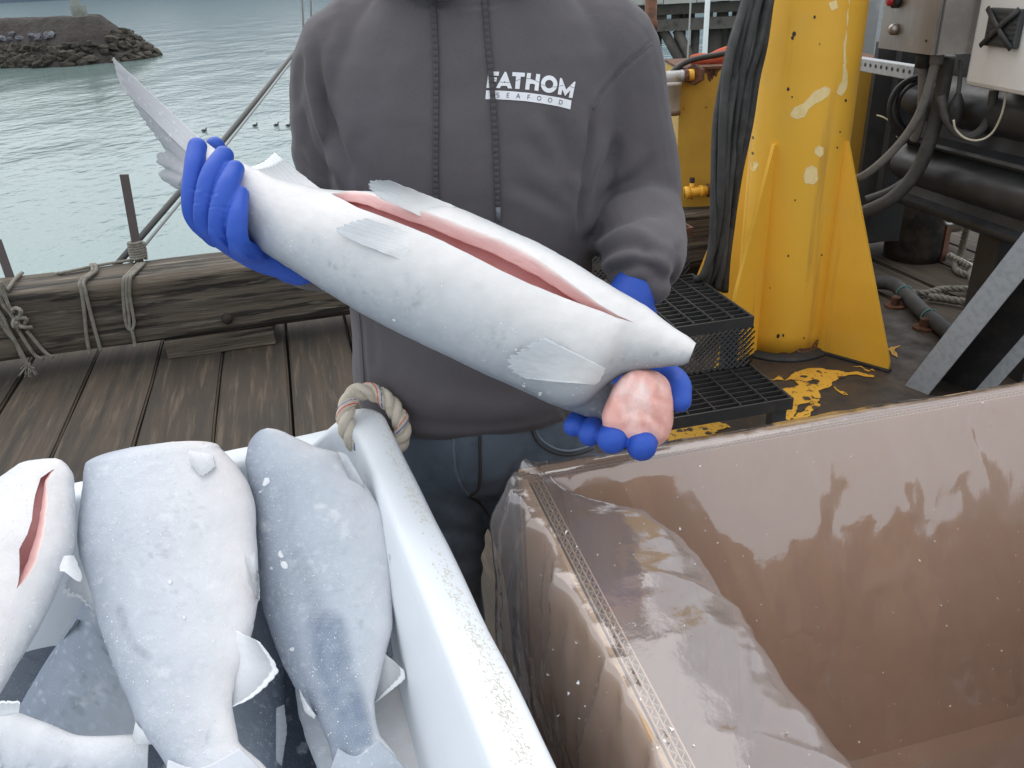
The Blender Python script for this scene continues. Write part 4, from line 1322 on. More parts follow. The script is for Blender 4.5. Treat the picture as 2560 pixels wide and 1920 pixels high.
# pallet under the tote
pal = thing('pallet', 'wooden pallet under the white tote', 'pallet', (TC.x, TC.y, 0), TA, 'pallets under the containers')
for k in range(7):
    b = MB(); b.box((-TWID / 2, -.06 - k * .15, .124), (TWID, .1, .022)); b.build('board', W['deck'], pal, world=False)
for k in range(3):
    b = MB(); b.box((-.06 - k * (TWID - .12) / 2, -TDEP / 2, .06), (.09, TDEP, .1)); b.build('stringer', W['deck'], pal, world=False)
# scuffs along the rim of the right wall: thin brown scratches
bvt = bvh_of(tb)
sc_m = MB()
rs = random.Random(4)
TOPC = [(945, 1000), (956, 1035), (972, 1090), (996, 1157), (1024, 1220), (1054, 1284), (1086, 1370), (1118, 1452), (1162, 1539), (1214, 1643), (1240, 1720), (1262, 1782), (1288, 1850), (1310, 1910)]
tcp = spline([(x, y, 0) for x, y in TOPC], 300)
for k in range(1700):
    x, y, _ = tcp[rs.randrange(300)]
    dens = .5 + .5 * vnoise(np.array([[x * .012, y * .012, 0]]), 3)[0]
    if rs.random() > dens ** 1.3 * 1.3: continue
    dx = rs.gauss(0, 8 + (y - 960) * .010)
    a0 = rs.uniform(-1.4, 1.0); L = rs.uniform(3, 11) * (.6 + (y - 900) / 1500)
    pts = [onto(bvt, x + dx + L * math.cos(a0) * t, y + L * math.sin(a0) * t + .6 * L * t * t, .0006) for t in (0, .5, 1)]
    if any(p is None for p in pts) or (pts[0] - pts[2]).length > .03: continue
    w_ = rs.uniform(.00025, .00065)
    sd_ = (pts[2] - pts[0]).cross(ray(x, y)).normalized() * w_
    sc_m.add([pts[0], pts[1] - sd_, pts[2], pts[1] + sd_], [(0, 1, 2, 3)])
mark(sc_m.build('scuff_marks', W['scuff'], tote, fix=False), kind='stuff')

# rope ring through the corner
RP = [(956, 1128, 1.345), (926, 1126, 1.325), (897, 1117, 1.315), (876, 1090, 1.315), (864, 1054, 1.315), (868, 1015, 1.325), (884, 986, 1.34), (908, 978, 1.345), (936, 982, 1.35), (964, 998, 1.352), (986, 1023, 1.352), (1000, 1050, 1.35), (1006, 1078, 1.347), (1002, 1102, 1.345), (986, 1124, 1.34), (966, 1134, 1.335)]
rpath = spline([P(*q) for q in RP], 160)
rh = thing('rope_ring', 'cream rope ring with red and blue tracers threaded through the tote corner', 'rope', tuple(P(*RP[0])))
RR = .0118
fr = frames(rpath)
Ls = np.r_[0, np.cumsum(np.linalg.norm(np.diff(rpath, axis=0), axis=1))]
pitch = .066
for k in range(3):
    ctrs = []; 
    for (p, t, a, b_), q in zip(fr, Ls):
        w = 2 * math.pi * (q / pitch + k / 3)
        ctrs.append(p + (a * math.cos(w) + b_ * math.sin(w)) * RR * .62)
    vs, ff = tube(ctrs, RR * .66, 14)
    vs = np.array([tuple(v) for v in vs])
    vs += (.0009 * fbm(vs, 260, 2, k))[:, None]
    put('rope_strand', vs, ff, W['rope_cream'], rh)
    if k == 0:
        for nm, off, mt in (('tracer_yarn', .30, 'tracer_red'), ('tracer_yarn', -.35, 'tracer_blue')):
            m_ = MB(); line_ = []
            for (p, t, a, b_), q in zip(fr, Ls):
                w = 2 * math.pi * (q / pitch); 
                d_ = (a * math.cos(w + off) + b_ * math.sin(w + off))
                line_.append(p + (a * math.cos(w) + b_ * math.sin(w)) * RR * .62 + (a * math.cos(w + off * 2.2) + b_ * math.sin(w + off * 2.2)) * RR * .60)
            m_.tube(line_, .0014, 6, flat=1); m_.build(nm, W[mt], rh, smooth=True)
fz = MB(); rs = random.Random(8)
for k in range(520):
    i = rs.randrange(160); p, t, a, b_ = fr[i]; w = rs.uniform(0, 6.28)
    d_ = a * math.cos(w) + b_ * math.sin(w)
    q = p + d_ * RR * 1.12
    e = q + d_ * rs.uniform(.001, .005) + t * rs.uniform(-.006, .006)
    fz.add([q, q + t * .0004, e], [(0, 1, 2)])
mark(fz.build('rope_fuzz', W['rope_cream'], rh, fix=False), kind='stuff')

# ================================================================== the cardboard bin and its film
XA = math.radians(13)
X1 = Vector((math.cos(XA), math.sin(XA), 0)); X2 = Vector((-math.sin(XA), math.cos(XA), 0))
BC = Pz(1356, 1199, RIM)                    # inner far corner of the carton rim
carton = thing('cardboard_bin', 'large brown corrugated cardboard bin with open top', 'cardboard box', (BC.x, BC.y, .14), XA)
CW, CD, CT = 1.10, 1.0, .027
BH = RIM - .14


def wall(name, c, s, dx, dy):
    b = MB(); b.box(c, s); return b.build(name, W['card'], carton, world=False)


# back wall, left wall, right wall, near wall: each a liner sandwich with its flutes showing on the cut edge
def corr_wall(p0, p1, nrm_, label=None):
    """wall from p0 to p1 (local), thickness grows towards nrm_ (outward)"""
    p0 = Vector(p0); p1 = Vector(p1); d = (p1 - p0); L = d.length; d.normalize(); n_ = Vector(nrm_)
    w_ = MB(); rz_ = math.atan2(d.y, d.x); mid_ = (p0 + p1) / 2
    for o_, t_ in ((0, .0014), (.0076, .0011), (.0152, .0014)):
        w_.box(mid_ + n_ * (o_ + t_ / 2) + Vector((0, 0, BH / 2)), (L, t_, BH), rz=rz_)
    w_.box(mid_ + n_ * (CT - .0026) + Vector((0, 0, BH / 2 + .002)), (L, .0052, BH + .004), rz=rz_)
    o = w_.build('wall', W['card'], carton, world=False)
    f_ = MB()
    for (o0, o1) in ((.0016, .0074), (.0089, .0150)):
        k_ = int(L / .0066)
        for i in range(k_):
            a = p0 + d * (L * i / k_) + n_ * (o0 if i % 2 else o1) ; b_ = p0 + d * (L * (i + 1) / k_) + n_ * (o1 if i % 2 else o0)
            e_ = d * .0006
            f_.add([a - e_ + Vector((0, 0, BH - .0008)), b_ - e_ + Vector((0, 0, BH - .0008)), b_ + e_ + Vector((0, 0, BH - .0008)), a + e_ + Vector((0, 0, BH - .0008)), a - e_ + Vector((0, 0, BH - .02)), b_ - e_ + Vector((0, 0, BH - .02)), b_ + e_ + Vector((0, 0, BH - .02)), a + e_ + Vector((0, 0, BH - .02))],
                   [(0, 1, 2, 3), (0, 4, 5, 1), (3, 2, 6, 7)])
    fo = f_.build('flute', W['flute'], o, world=False, fix=False); mark(fo, kind='stuff')
    c_ = MB()
    for (o0, o1, dz) in ((.0015, .0075, .011), (.0088, .0151, .011), (.0168, .0214, .003)):
        c_.box(mid_ + n_ * ((o0 + o1) / 2) + Vector((0, 0, BH / 2 - dz / 2)), (L - .002, o1 - o0, BH - dz), rz=rz_)
    c_.build('gap_filler', W['gap_shade'], o, world=False)  # solid dark filler stands in for the shade in the open flute gaps
    e_ = MB(); e_.box(mid_ + n_ * (CT - .0026) + Vector((0, 0, BH + .0046)), (L, .0051, .001), rz=rz_); e_.build('cut_edge', W['card_edge'], o, world=False)
    return o


corr_wall((-CT, 0, 0), (CW + CT, 0, 0), (0, 1, 0))
corr_wall((0, -CD, 0), (0, -.001, 0), (-1, 0, 0))
corr_wall((CW, -.001, 0), (CW, -CD, 0), (1, 0, 0))
corr_wall((CW + CT, -CD, 0), (-CT, -CD, 0), (0, -1, 0))
b = MB(); b.box((CW / 2, -CD / 2, .05), (CW - .002, CD - .002, .02)); b.build('floor_panel', W['card'], carton, world=False)
pal = thing('pallet', 'wooden pallet under the cardboard bin', 'pallet', (BC.x, BC.y, 0), XA, 'pallets under the containers')
for k in range(7):
    b = MB(); b.box((CW / 2, -.05 - k * .15, .124), (CW, .1, .022)); b.build('board', W['deck'], pal, world=False)
for k in range(3):
    b = MB(); b.box((.06 + k * (CW - .12) / 2, -CD / 2, .06), (.09, CD, .1)); b.build('stringer', W['deck'], pal, world=False)


def film_material():
    m = bpy.data.materials.new('clear plastic film'); m.use_nodes = True
    nt = m.node_tree; nt.nodes.clear()
    out = N(nt, 'ShaderNodeOutputMaterial')
    tr = N(nt, 'ShaderNodeBsdfTransparent'); tr.inputs[0].default_value = (.93, .93, .94, 1)
    gl = N(nt, 'ShaderNodeBsdfGlossy'); gl.inputs[0].default_value = (.95, .93, .95, 1); gl.inputs['Roughness'].default_value = .08
    df = N(nt, 'ShaderNodeBsdfDiffuse'); df.inputs[0].default_value = (.8, .76, .74, 1)
    tl = N(nt, 'ShaderNodeBsdfTranslucent'); tl.inputs[0].default_value = (.8, .76, .74, 1)
    fr = N(nt, 'ShaderNodeFresnel')
    gb = N(nt, 'ShaderNodeNewGeometry')
    iv = N(nt, 'ShaderNodeMapRange'); iv.inputs['To Min'].default_value = 2.1; iv.inputs['To Max'].default_value = 1 / 2.1     # same film from both sides
    nt.links.new(gb.outputs['Backfacing'], iv.inputs['Value']); nt.links.new(iv.outputs[0], fr.inputs['IOR'])
    tc = N(nt, 'ShaderNodeTexCoord')
    n1 = N(nt, 'ShaderNodeTexNoise'); n1.inputs['Scale'].default_value = 26; n1.inputs['Detail'].default_value = 7; n1.inputs['Roughness'].default_value = .55
    mp = N(nt, 'ShaderNodeMapping'); mp.inputs['Scale'].default_value = (1, 1, .45)
    nt.links.new(tc.outputs['Object'], mp.inputs[0]); nt.links.new(mp.outputs[0], n1.inputs['Vector'])
    bp = N(nt, 'ShaderNodeBump'); bp.inputs['Strength'].default_value = .35; bp.inputs['Distance'].default_value = .004
    nt.links.new(n1.outputs['Fac'], bp.inputs['Height'])
    nt.links.new(bp.outputs[0], gl.inputs['Normal']); nt.links.new(bp.outputs[0], fr.inputs['Normal'])
    a = N(nt, 'ShaderNodeMixShader'); a.inputs[0].default_value = .5
    nt.links.new(df.outputs[0], a.inputs[1]); nt.links.new(tl.outputs[0], a.inputs[2])
    b_ = N(nt, 'ShaderNodeMixShader'); b_.inputs[0].default_value = .19
    nt.links.new(tr.outputs[0], b_.inputs[1]); nt.links.new(a.outputs[0], b_.inputs[2])
    # ice dust clinging to the film
    c_ = N(nt, 'ShaderNodeMixShader')
    nt.links.new(fr.outputs[0], c_.inputs[0]); nt.links.new(b_.outputs[0], c_.inputs[1]); nt.links.new(gl.outputs[0], c_.inputs[2])
    nt.links.new(c_.outputs[0], out.inputs[0])
    return m


W['film'] = film_material()
# the film: a sheet hung over the rim. s runs along the rim (right end of the back wall -> corner -> along the left wall
# towards the photographer); q runs across it: outside hem -> rim -> inside slope -> bottom.
film_o = thing('plastic_liner', 'clear plastic film liner draped over the cardboard bin', 'plastic liner', (BC.x, BC.y, .14), XA)
SB = np.linspace(CW, .0, 180); SL = np.linspace(0, CD * .97, 170)
Q_in = np.array([0, .012, .03, .06, .10, .15, .20, .26, .32, .38, .45, .55, .68, .755])      # distance down the inside
rowsB = []
film_V = []; cols = []
s_list = [('b', s) for s in SB] + [('c', a) for a in np.linspace(0, 1, 12)[1:-1]] + [('l', s) for s in SL]
q_list = list(np.linspace(-.62, -.05, 46)) + [-.035, -.02, -.006, .004] + list(np.linspace(.012, .755, 84))
RNGF = np.random.default_rng(3)


def sm(x, a, b_):
    t = min(1, max(0, (x - a) / (b_ - a))); return t * t * (3 - 2 * t)


for kind, s in s_list:
    for q in q_list:
        top = BH + .0068
        if kind == 'b':
            corner = math.exp(-s / .10)
            if q < 0:      # outside the back wall
                out = CT + .004 + .035 * sm(-q, .03, .3); z = top + q
                z = top - max(0, -q - .02) if q < -.02 else top + .001
                p = (s, (CT + .003 if q < -.02 else CT * (-q / .02)) + (.03 * sm(-q, .05, .3)), z)
            else:
                # inside: slopes away from the carton, then falls straight
                reach = (.175 + .010 * math.sin(s * 9) + .006 * math.sin(s * 23 + 1)) * (1 - .85 * math.exp(-((s - .09) / .10) ** 2)) * (.5 + .5 * sm(s, .0, .25))
                lim = .60 + .05 * math.sin(s * 7 + .6)
                g = min(1, q / lim)
                p = (s, -.004 - reach * (1 - (1 - g) ** 2), top - q)
        elif kind == 'l':
            if q < 0:
                bulge = (.026 + .008 * math.sin(s * 8 + 1)) * sm(-q, .0, .22)
                z = top + .001 if q >= -.02 else top - (-q - .02)
                p = (-(CT + .004 if q < -.02 else CT * (-q / .02)) - bulge - .015 * math.exp(-s / .08) * sm(-q, 0, .1), -s, z)
            else:
                reach = .02 + .125 * sm(s, .0, .16) + .003 * math.sin(s * 11)
                g = min(1, q / .17)                       # a loose flap lying almost flat before it drops
                p = (.004 + reach * math.sin(g * math.pi / 2) ** .9 - .4 * reach * sm(q, .25, .75), -s, top - (.045 + .004 * math.sin(s * 6)) * g ** 1.6 - max(0, q - .17))
        else:
            a = s * math.pi / 2
            if q < 0:
                R_ = (CT + .006 if q < -.02 else CT * (-q / .02)) + .030 * sm(-q, 0, .12) + .015 * math.sin(a * 6) * sm(-q, 0, .1)
                z = top + .001 if q >= -.02 else top - (-q - .02)
                p = (-R_ * math.sin(a), R_ * math.cos(a), z + .012 * math.sin(a * 5) * sm(-q, 0, .03) * (1 - sm(-q, .05, .12)))
            else:
                r_ = .004 + .045 * sm(q, 0, .2)
                p = (r_ * (1 + .2 * math.sin(a * 4)), -r_ * (1 + .2 * math.cos(a * 4)), top - q)
        film_V.append(p)
film_V = np.array(film_V)
nS, nQ = len(s_list), len(q_list)
qq = np.tile(np.array(q_list), nS)
ss = np.repeat(np.array([-(v) if k == 'b' else (v if k == 'l' else 0) for k, v in s_list]), nQ)
# creases: sharp pulled folds fanning from the rim
crease = np.zeros(len(film_V))
folds = [(-.10, -.28, .45, .016), (-.20, -.33, .35, .010), (-.38, -.43, .28, .012), (-.52, -.60, .36, .010), (-.66, -.75, .30, .013), (-.80, -.86, .30, .010), (-.90, -.99, .34, .012), (-.03, -.16, .5, .012),
         (.05, .16, .25, .012), (.12, .05, .30, .014), (.22, .34, .28, .012), (.34, .30, .22, .010), (.45, .60, .3, .012), (.62, .66, .25, .010), (.74, .80, .25, .010)]
cen_b = lambda sa: sa < -.12
for (sa, sb_, ln, amp) in folds:
    for sg in (1,):
        u_ = np.clip(qq / ln, 0, 1)
        cen = sa + (sb_ - sa) * u_
        d_ = np.abs(ss - cen)
        crease += np.where(qq > 0, (.45 if cen_b(sa) else .8) * amp * np.exp(-(d_ / .011)) * (1 - u_) ** .7, 0)
for (sa, sb_, ln, amp) in [(.02, .08, .5, .018), (.10, .03, .3, .014), (.2, .26, .4, .012), (.35, .33, .5, .012), (.06, .16, .25, .012), (.5, .52, .5, .012)]:
    u_ = np.clip(-qq / ln, 0, 1); cen = sa + (sb_ - sa) * u_
    crease += np.where(qq < -.0, amp * np.exp(-(np.abs(ss - cen) / .010)) * (1 - u_), 0)
amp_n = np.where(np.abs(qq) < .02, .15, 1.0)
def crumple(u, v, du, dv, seed):
    """folded sheet: flat facets between straight creases"""
    a, b_ = u / du, v / dv
    i, j = np.floor(a).astype(np.int64), np.floor(b_).astype(np.int64)
    x, y = a - i, b_ - j
    H = lambda p, q: _hash(p, q, p * 0 + seed, seed) * 2 - 1
    h00, h10, h01, h11 = H(i, j), H(i + 1, j), H(i, j + 1), H(i + 1, j + 1)
    up = x + y < 1
    return np.where(up, h00 + (h10 - h00) * x + (h01 - h00) * y, h11 + (h01 - h11) * (1 - x) + (h10 - h11) * (1 - y))


jit = .03 * fbm(np.stack([ss * 3, qq * 3, 0 * qq], 1), 1.5, 2, 55)
cr1 = .0062 * crumple(ss + .45 * qq + jit, qq - .1 * ss + jit, .105, .19, 3) + .0042 * crumple(ss - .6 * qq + jit, qq + .2 * ss, .055, .10, 9) + .0016 * crumple(ss + .2 * qq, qq + .5 * ss + jit, .024, .04, 17)
wr1 = cr1 * np.where(qq < 0, 1.25, np.where(isb_ := np.array([k == 'b' for k, _ in s_list]).repeat(nQ), .75, .8)) + .0012 * fbm(np.stack([ss * 5.5, qq * 4.0, 0 * qq], 1), 1.6, 3, 31) + .0035 * (1 - np.abs(fbm(np.stack([ss * 15 + qq * 5, qq * 9 - ss * 3, 0 * qq], 1), 1.3, 3, 37))) ** 4
me_d = np.zeros_like(film_V)
isb = np.array([k == 'b' for k, _ in s_list]).repeat(nQ); isl = np.array([k == 'l' for k, _ in s_list]).repeat(nQ)
dirv = np.where(isb[:, None], np.array([[0, -1, .25]]), np.where(isl[:, None], np.array([[1, 0, .25]]), np.array([[.7, -.7, .2]])))
dirv = np.where((qq < 0)[:, None], -dirv * np.array([[1, 1, 0]]), dirv)
film_V = film_V + dirv * ((crease + wr1 * amp_n) * amp_n * np.where(np.abs(qq) < .008, .3, 1))[:, None]
fo = put('film', film_V, grid_faces(nS, nQ), W['film'], film_o, world=False)
# the same film lying on the floor and standing loose against the far side wall
ga, gb = np.meshgrid(np.linspace(.03, CW - .012, 90), np.linspace(-.06, -CD * .97, 80), indexing='ij'); ga, gb = ga.ravel(), gb.ravel()
hz_ = .075 + .012 * crumple(ga + .3 * gb, gb - .2 * ga, .13, .17, 71) + .006 * crumple(ga - .5 * gb, gb + .3 * ga, .06, .08, 73) + .10 * np.clip((ga - (CW - .16)) / .16, 0, 1) ** 2
put('floor_film', np.stack([ga, gb, hz_ + .012], 1), grid_faces(90, 80), W['film'], film_o, world=False)
gs, gq = np.meshgrid(np.linspace(.03, CD * .97, 80), np.linspace(0, .72, 60), indexing='ij'); gs, gq = gs.ravel(), gq.ravel()
dx = .02 + .05 * np.sin(np.clip(gq / .72, 0, 1) * 3.1) + .010 * crumple(gs + .4 * gq, gq, .12, .2, 81) + .005 * crumple(gs - .5 * gq, gq, .05, .09, 83)
put('side_film', np.stack([CW - .012 - dx, -gs, BH - .002 - gq], 1), grid_faces(80, 60), W['film'], film_o, world=False)
# crumbs of ice sticking to the film
bvf = bvh_of(fo)
W['ice'] = mat('frost crumb', (.86, .88, .90), .5, spec=.4)
ic = MB(); rs = random.Random(12)
for k in range(700):
    x, y = rs.uniform(1290, 2560), rs.uniform(1000, 1920)
    if rs.random() > .25 + .6 * max(0, vnoise(np.array([[x * .006, y * .006, .5]]), 5)[0]) + (.35 if y > 1700 and x < 1700 else 0): continue
    p = onto(bvf, x, y, .001)
    if p is None: continue
    r_ = rs.choice([.0007, .0009, .0012, .0016, .0024]) * rs.uniform(.7, 1.2)
    v_ = [p + Vector((rs.uniform(-1, 1), rs.uniform(-1, 1), rs.uniform(-1, 1))) * r_ for _ in range(4)]
    ic.add(v_, [(0, 1, 2), (0, 2, 3), (0, 3, 1), (1, 3, 2)])
mark(ic.build('ice_crumbs', W['ice'], film_o, fix=False), kind='stuff')
# ================================================================== fish
def fish_material(name, frost=.5, scales=False):
    m = mat(name, (.6, .6, .6), .55, attr='tint', spec=.35, sss=.12,
            layers=[((.76, .78, .80), 24, .60, .84), ((.82, .83, .84), 700, .62, .74), ((.46, .49, .53), 200, .68, .82)],
            bumps=[(1100, .5, .0008), (300, .45, .0015), (60, .3, .003)])
    return m


W['flake'] = mat('thin ice flake', (.72, .74, .77), .45, layers=[((.62, .65, .69), 90, .45, .7)])
W['fish'] = fish_material('frosted fish skin')
W['fish_held'] = mat('frosted silver fish skin', (.6, .6, .6), .5, attr='tint', spec=.35, sss=.12,
                     layers=[((.74, .76, .78), 420, .68, .82)], bumps=[(900, .3, .0007), (300, .3, .001), (30, .12, .003)])
W['flesh'] = mat('frozen pink flesh', (.80, .43, .375), .4, spec=.5, sss=.15, layers=[((.72, .33, .28), 14, .45, .75), ((.86, .70, .67), 22, .56, .74, (1, 1, .4)), ((.85, .78, .77), 200, .64, .75)], bumps=[(50, .3, .004), (500, .3, .001)])
W['cavity'] = mat('pink belly cavity', (.60, .27, .25), .42, spec=.5, sss=.1, attr='tint', layers=[((.74, .50, .48), 26, .64, .82)], bumps=[(30, .3, .004)])
W['fin'] = mat('frosted fin', (.50, .53, .56), .55, attr='tint', alpha=True, spec=.4, layers=[((.76, .78, .80), 90, .60, .78), ((.80, .82, .84), 420, .64, .72)], bumps=[(700, .4, .001), (90, .4, .002)])


LIPC, WALLC, DEEPC = (.80, .68, .65), (.74, .44, .42), (.60, .27, .26)


def mesh_noise(V):
    return np.stack([.0012 * fbm(V, 60, 2, 70 + k) for k in range(3)], 1)


class FishAxis:
    def __init__(s, p0, p1):
        s.p0 = np.array(p0, float); d = np.array(p1, float) - s.p0; s.L = np.linalg.norm(d); s.d = d / s.L
        s.n = np.array([s.d[1], -s.d[0]])
        if s.n[1] > 0 and abs(s.d[0]) > abs(s.d[1]): s.n = -s.n
        if abs(s.d[0]) <= abs(s.d[1]) and s.n[0] < 0: s.n = -s.n

    def ab(s, pts):
        q = np.array(pts, float) - s.p0
        return q @ s.d, q @ s.n

    def px(s, a, b): return s.p0 + s.d * a + s.n * b


def smooth1(x, k):
    w = np.hanning(2 * k + 3)[1:-1]; w /= w.sum()
    return np.convolve(np.r_[np.full(k, x[0]), x, np.full(k, x[-1])], w, 'valid')


def fish_body(root, ax, top, bot, ts, ratio, belly, slit=None, rnd=0, lip_r=.0022, mottle=.10, frosty=1.0, fsc=1.0, na=150, nt=96, mtl=None, tone=(1, 1, 1), ksm=4, seed=0, power=1.0, a_rng=None, back_dark=1.0, streak=None, lump=.0015, fullness=.92):
    """solid fish trunk between two outlines of the photograph; ts = [(fraction, depth)], ratio = thickness / height,
    belly = angle (deg) of the belly line round the trunk, seen from the photographer (90 = upper outline)"""
    aT, bT = ax.ab(top); aB, bB = ax.ab(bot)
    a0, a1 = (max(min(aT), min(aB)), min(max(aT), max(aB))) if a_rng is None else a_rng
    e = np.linspace(-1, 1, na); e = np.sin(e * math.pi / 2 * .86) / math.sin(math.pi / 2 * .86)
    A = a0 + (a1 - a0) * (e + 1) / 2
    oT, oB = np.argsort(aT), np.argsort(aB)
    T = smooth1(np.interp(A, aT[oT], bT[oT]), ksm); B = smooth1(np.interp(A, aB[oB], bB[oB]), ksm)
    mid, hh = (T + B) / 2, np.maximum((T - B) / 2, .5)
    if rnd:
        hh = hh * np.sqrt(np.clip(1 - (1 - np.clip((A - A[0]) / rnd, .04, 1)) ** 2, 0, 1)) ** .8
    tt = np.interp((A - A[0]) / (A[-1] - A[0]), [q[0] for q in ts], [q[1] for q in ts]); tt = smooth1(tt, 12)
    C = []; U = []; E = []; HW = []
    for a, m_, h, t in zip(A, mid, hh, tt):
        q = ax.px(a, m_); c = P(q[0], q[1], t); q2 = ax.px(a, m_ + h); u = P(q2[0], q2[1], t) - c
        HW.append(u.length); u.normalize()
        ev = -ray(*q).normalized(); ev = (ev - u * ev.dot(u)).normalized()
        C.append(c); U.append(u); E.append(ev)
    su = sl = None
    if slit:
        aU, bU = ax.ab(slit[0]); aL, bL = ax.ab(slit[1])
        u_ = np.interp(A, aU, bU); l_ = np.interp(A, aL, bL)
        ins_ = (A > max(aU[0], aL[0])) & (A < min(aU[-1], aL[-1]))
        cm = (u_ + l_) / 2
        u_ = np.where(ins_, np.maximum(u_, l_ + .2), cm); l_ = np.where(ins_, l_, cm)
        su = np.arcsin(np.clip((u_ - mid) / hh, -.97, .97)); sl = np.arcsin(np.clip((l_ - mid) / hh, -.97, .97))
    V = []; cols = []; TH_ = []
    for i in range(na):
        if slit:
            th = su[i] + (2 * math.pi - (su[i] - sl[i])) * np.linspace(0, 1, nt)
        else:
            th = np.linspace(0, 2 * math.pi, nt, endpoint=False)
        TH_.append(th)
        for w in th:
            s_, c_ = math.sin(w), math.cos(w)
            s2 = math.copysign(abs(s_) ** 1.0, s_); c2 = math.copysign(abs(c_) ** fullness, c_)
            V.append(C[i] + U[i] * HW[i] * s2 + E[i] * HW[i] * ratio * c2)
    V = np.array([tuple(v) for v in V]); TH_ = np.array(TH_)
    fA = (np.arange(na) / (na - 1))
    # lips turned softly inwards
    nrm_ = V - np.repeat(np.array([tuple(c) for c in C]), nt, axis=0)
    ln = np.linalg.norm(nrm_, axis=1)[:, None]; nrm_ = nrm_ / np.maximum(ln, 1e-6)
    V = V + nrm_ * (lump * fbm(V, 22, 3, seed) + .0005 * fbm(V, 120, 2, seed + 5))[:, None]
    # colour of the skin itself: white belly, silver flank, grey back
    b0 = (np.arcsin(np.clip(((su + sl) / 2 * 0 + np.sin((su + sl) / 2)), -1, 1)) if slit else np.full(na, math.radians(belly)))
    if slit and belly is not None:
        b0 = np.full(na, math.radians(belly))
    dl = np.abs((TH_ - b0[:, None] + math.pi) % (2 * math.pi) - math.pi)
    f = dl.ravel() / math.pi
    nz = fbm(V, 26, 3, seed + 9) * .05 + fbm(V * np.array([1, 1, 1]), 90, 2, seed + 3) * .03
    f = np.clip(f * fsc + nz, 0, 1)
    stops = [0, .18, .30, .45, .62, .80, 1]
    pal = np.array([(.80, .775, .765), (.76, .745, .74), (.66, .665, .675), (.56, .585, .615), (.46, .495, .54), (.35, .385, .435), (.28, .31, .36)])
    if back_dark != 1: pal = pal * np.interp(np.array(stops), [0, .3, 1], [1, 1 - (1 - back_dark) * .3, back_dark])[:, None]
    col = np.stack([np.interp(f, stops, pal[:, k]) for k in range(3)], 1)
    fl = fbm(V, 60, 4, seed + 21)
    col *= (1 + mottle * fl[:, None] + .05 * fbm(V, 9, 2, seed + 30)[:, None])
    spk = np.clip(fbm(V, 150, 2, seed + 50) - .18, 0, 1) * np.clip(fbm(V, 16, 2, seed + 51) + .25, 0, 1) * np.clip(1 - np.abs(f - .48) / .25, 0, 1)
    col *= 1 - np.clip(spk * 3.0 * mottle * 6, 0, .5)[:, None]
    frs = np.clip(fbm(V, 210, 2, seed + 60) - .30, 0, 1) * 2.0
    col = col + (np.array([.84, .85, .87]) - col) * (np.clip(frs, 0, .6) * frosty)[:, None]
    if streak is not None:
        col = streak(V, col, np.repeat(fA, nt), TH_.ravel())
    col = np.clip(col * np.array(tone), 0, .93)
    fs = []
    for i in range(na - 1):
        for j in range(nt - 1 if slit else nt):
            j2 = (j + 1) % nt
            fs.append((i * nt + j, i * nt + j2, (i + 1) * nt + j2, (i + 1) * nt + j))
    fs.append(tuple(range(nt))[::-1]); fs.append(tuple((na - 1) * nt + k for k in range(nt)))
    o = put('trunk', V, fs, mtl or W['fish'], root, colors=col)
    recalc(o, 1e-5)
    if slit:
        # the open belly: lips and a real hollow behind them
        VI = []; CI = []; nc = 56
        idx = [i for i in range(na) if su[i] - sl[i] > 1e-3]
        i0, i1 = idx[0] - 1, idx[-1] + 1
        for i in range(i0, i1 + 1):
            w0, w1 = su[i], sl[i]
            row = []
            edge = min(1.0, (i - i0) / 10.0, (i1 - i) / 10.0)
            # from the upper lip in and round the hollow to the lower lip
            for k in range(nc):
                u_ = k / (nc - 1)
                op_ = w0 - w1
                if u_ < .30:
                    g = u_ / .30; r_ = 1.0 - .20 * g ** 1.4; w = w0 - .24 * op_ * g ** .8
                    CI.append(np.array(LIPC) * (1 - min(1, g * 2.2)) + np.array(WALLC) * min(1, g * 2.2))
                elif u_ > .86:
                    g = (1 - u_) / .14; r_ = 1.0 - .16 * g; w = w1 - .10 * g * edge
                    CI.append(np.array(LIPC) * (1 - min(1, g * 2)) + np.array(WALLC) * min(1, g * 2))
                else:
                    g = (u_ - .30) / .56
                    w = None
                    CI.append(np.array(DEEPC))
                if w is not None:
                    s_, c_ = math.sin(w) * r_, math.copysign(abs(math.cos(w)) ** fullness, math.cos(w)) * r_
                else:
                    wa, wb = w0 - .24 * op_, w1 - .10 * edge
                    ph = math.pi * g
                    ka, kb = .80, .84
                    sm_ = (math.sin(wa) * ka + math.sin(wb) * kb) / 2; cm_ = (math.cos(wa) * ka + math.cos(wb) * kb) / 2
                    hs = (math.sin(wa) * ka - math.sin(wb) * kb) / 2
                    s_ = sm_ + (hs + .22 * edge * math.sin(ph)) * math.cos(ph)
                    c_ = cm_ + (math.cos(wa) * ka - math.cos(wb) * kb) / 2 * math.cos(ph) - (.06 + .34 * edge) * math.sin(ph) * .85
                VI.append(C[i] + U[i] * HW[i] * s_ + E[i] * HW[i] * ratio * c_)
        VI = np.array([tuple(v) for v in VI])
        VI += np.random.default_rng(2).normal(0, .0001, VI.shape)
        nI = i1 - i0 + 1
        cI = np.repeat(np.array([tuple(c) for c in C[i0:i1 + 1]]), nc, axis=0); nI_ = VI - cI; nI_ /= np.maximum(np.linalg.norm(nI_, axis=1), 1e-6)[:, None]
        VI = VI + nI_ * (lump * fbm(VI, 22, 3, seed) + .0005 * fbm(VI, 120, 2, seed + 5))[:, None]
        uu = np.tile(np.linspace(0, 1, nc), nI if False else len(VI) // nc); VI += mesh_noise(VI) * np.clip(np.minimum(uu, 1 - uu) * 8, 0, 1)[:, None]
        o2 = put('belly_cavity', VI, grid_faces(nI, nc), W['cavity'], root, colors=np.array(CI))
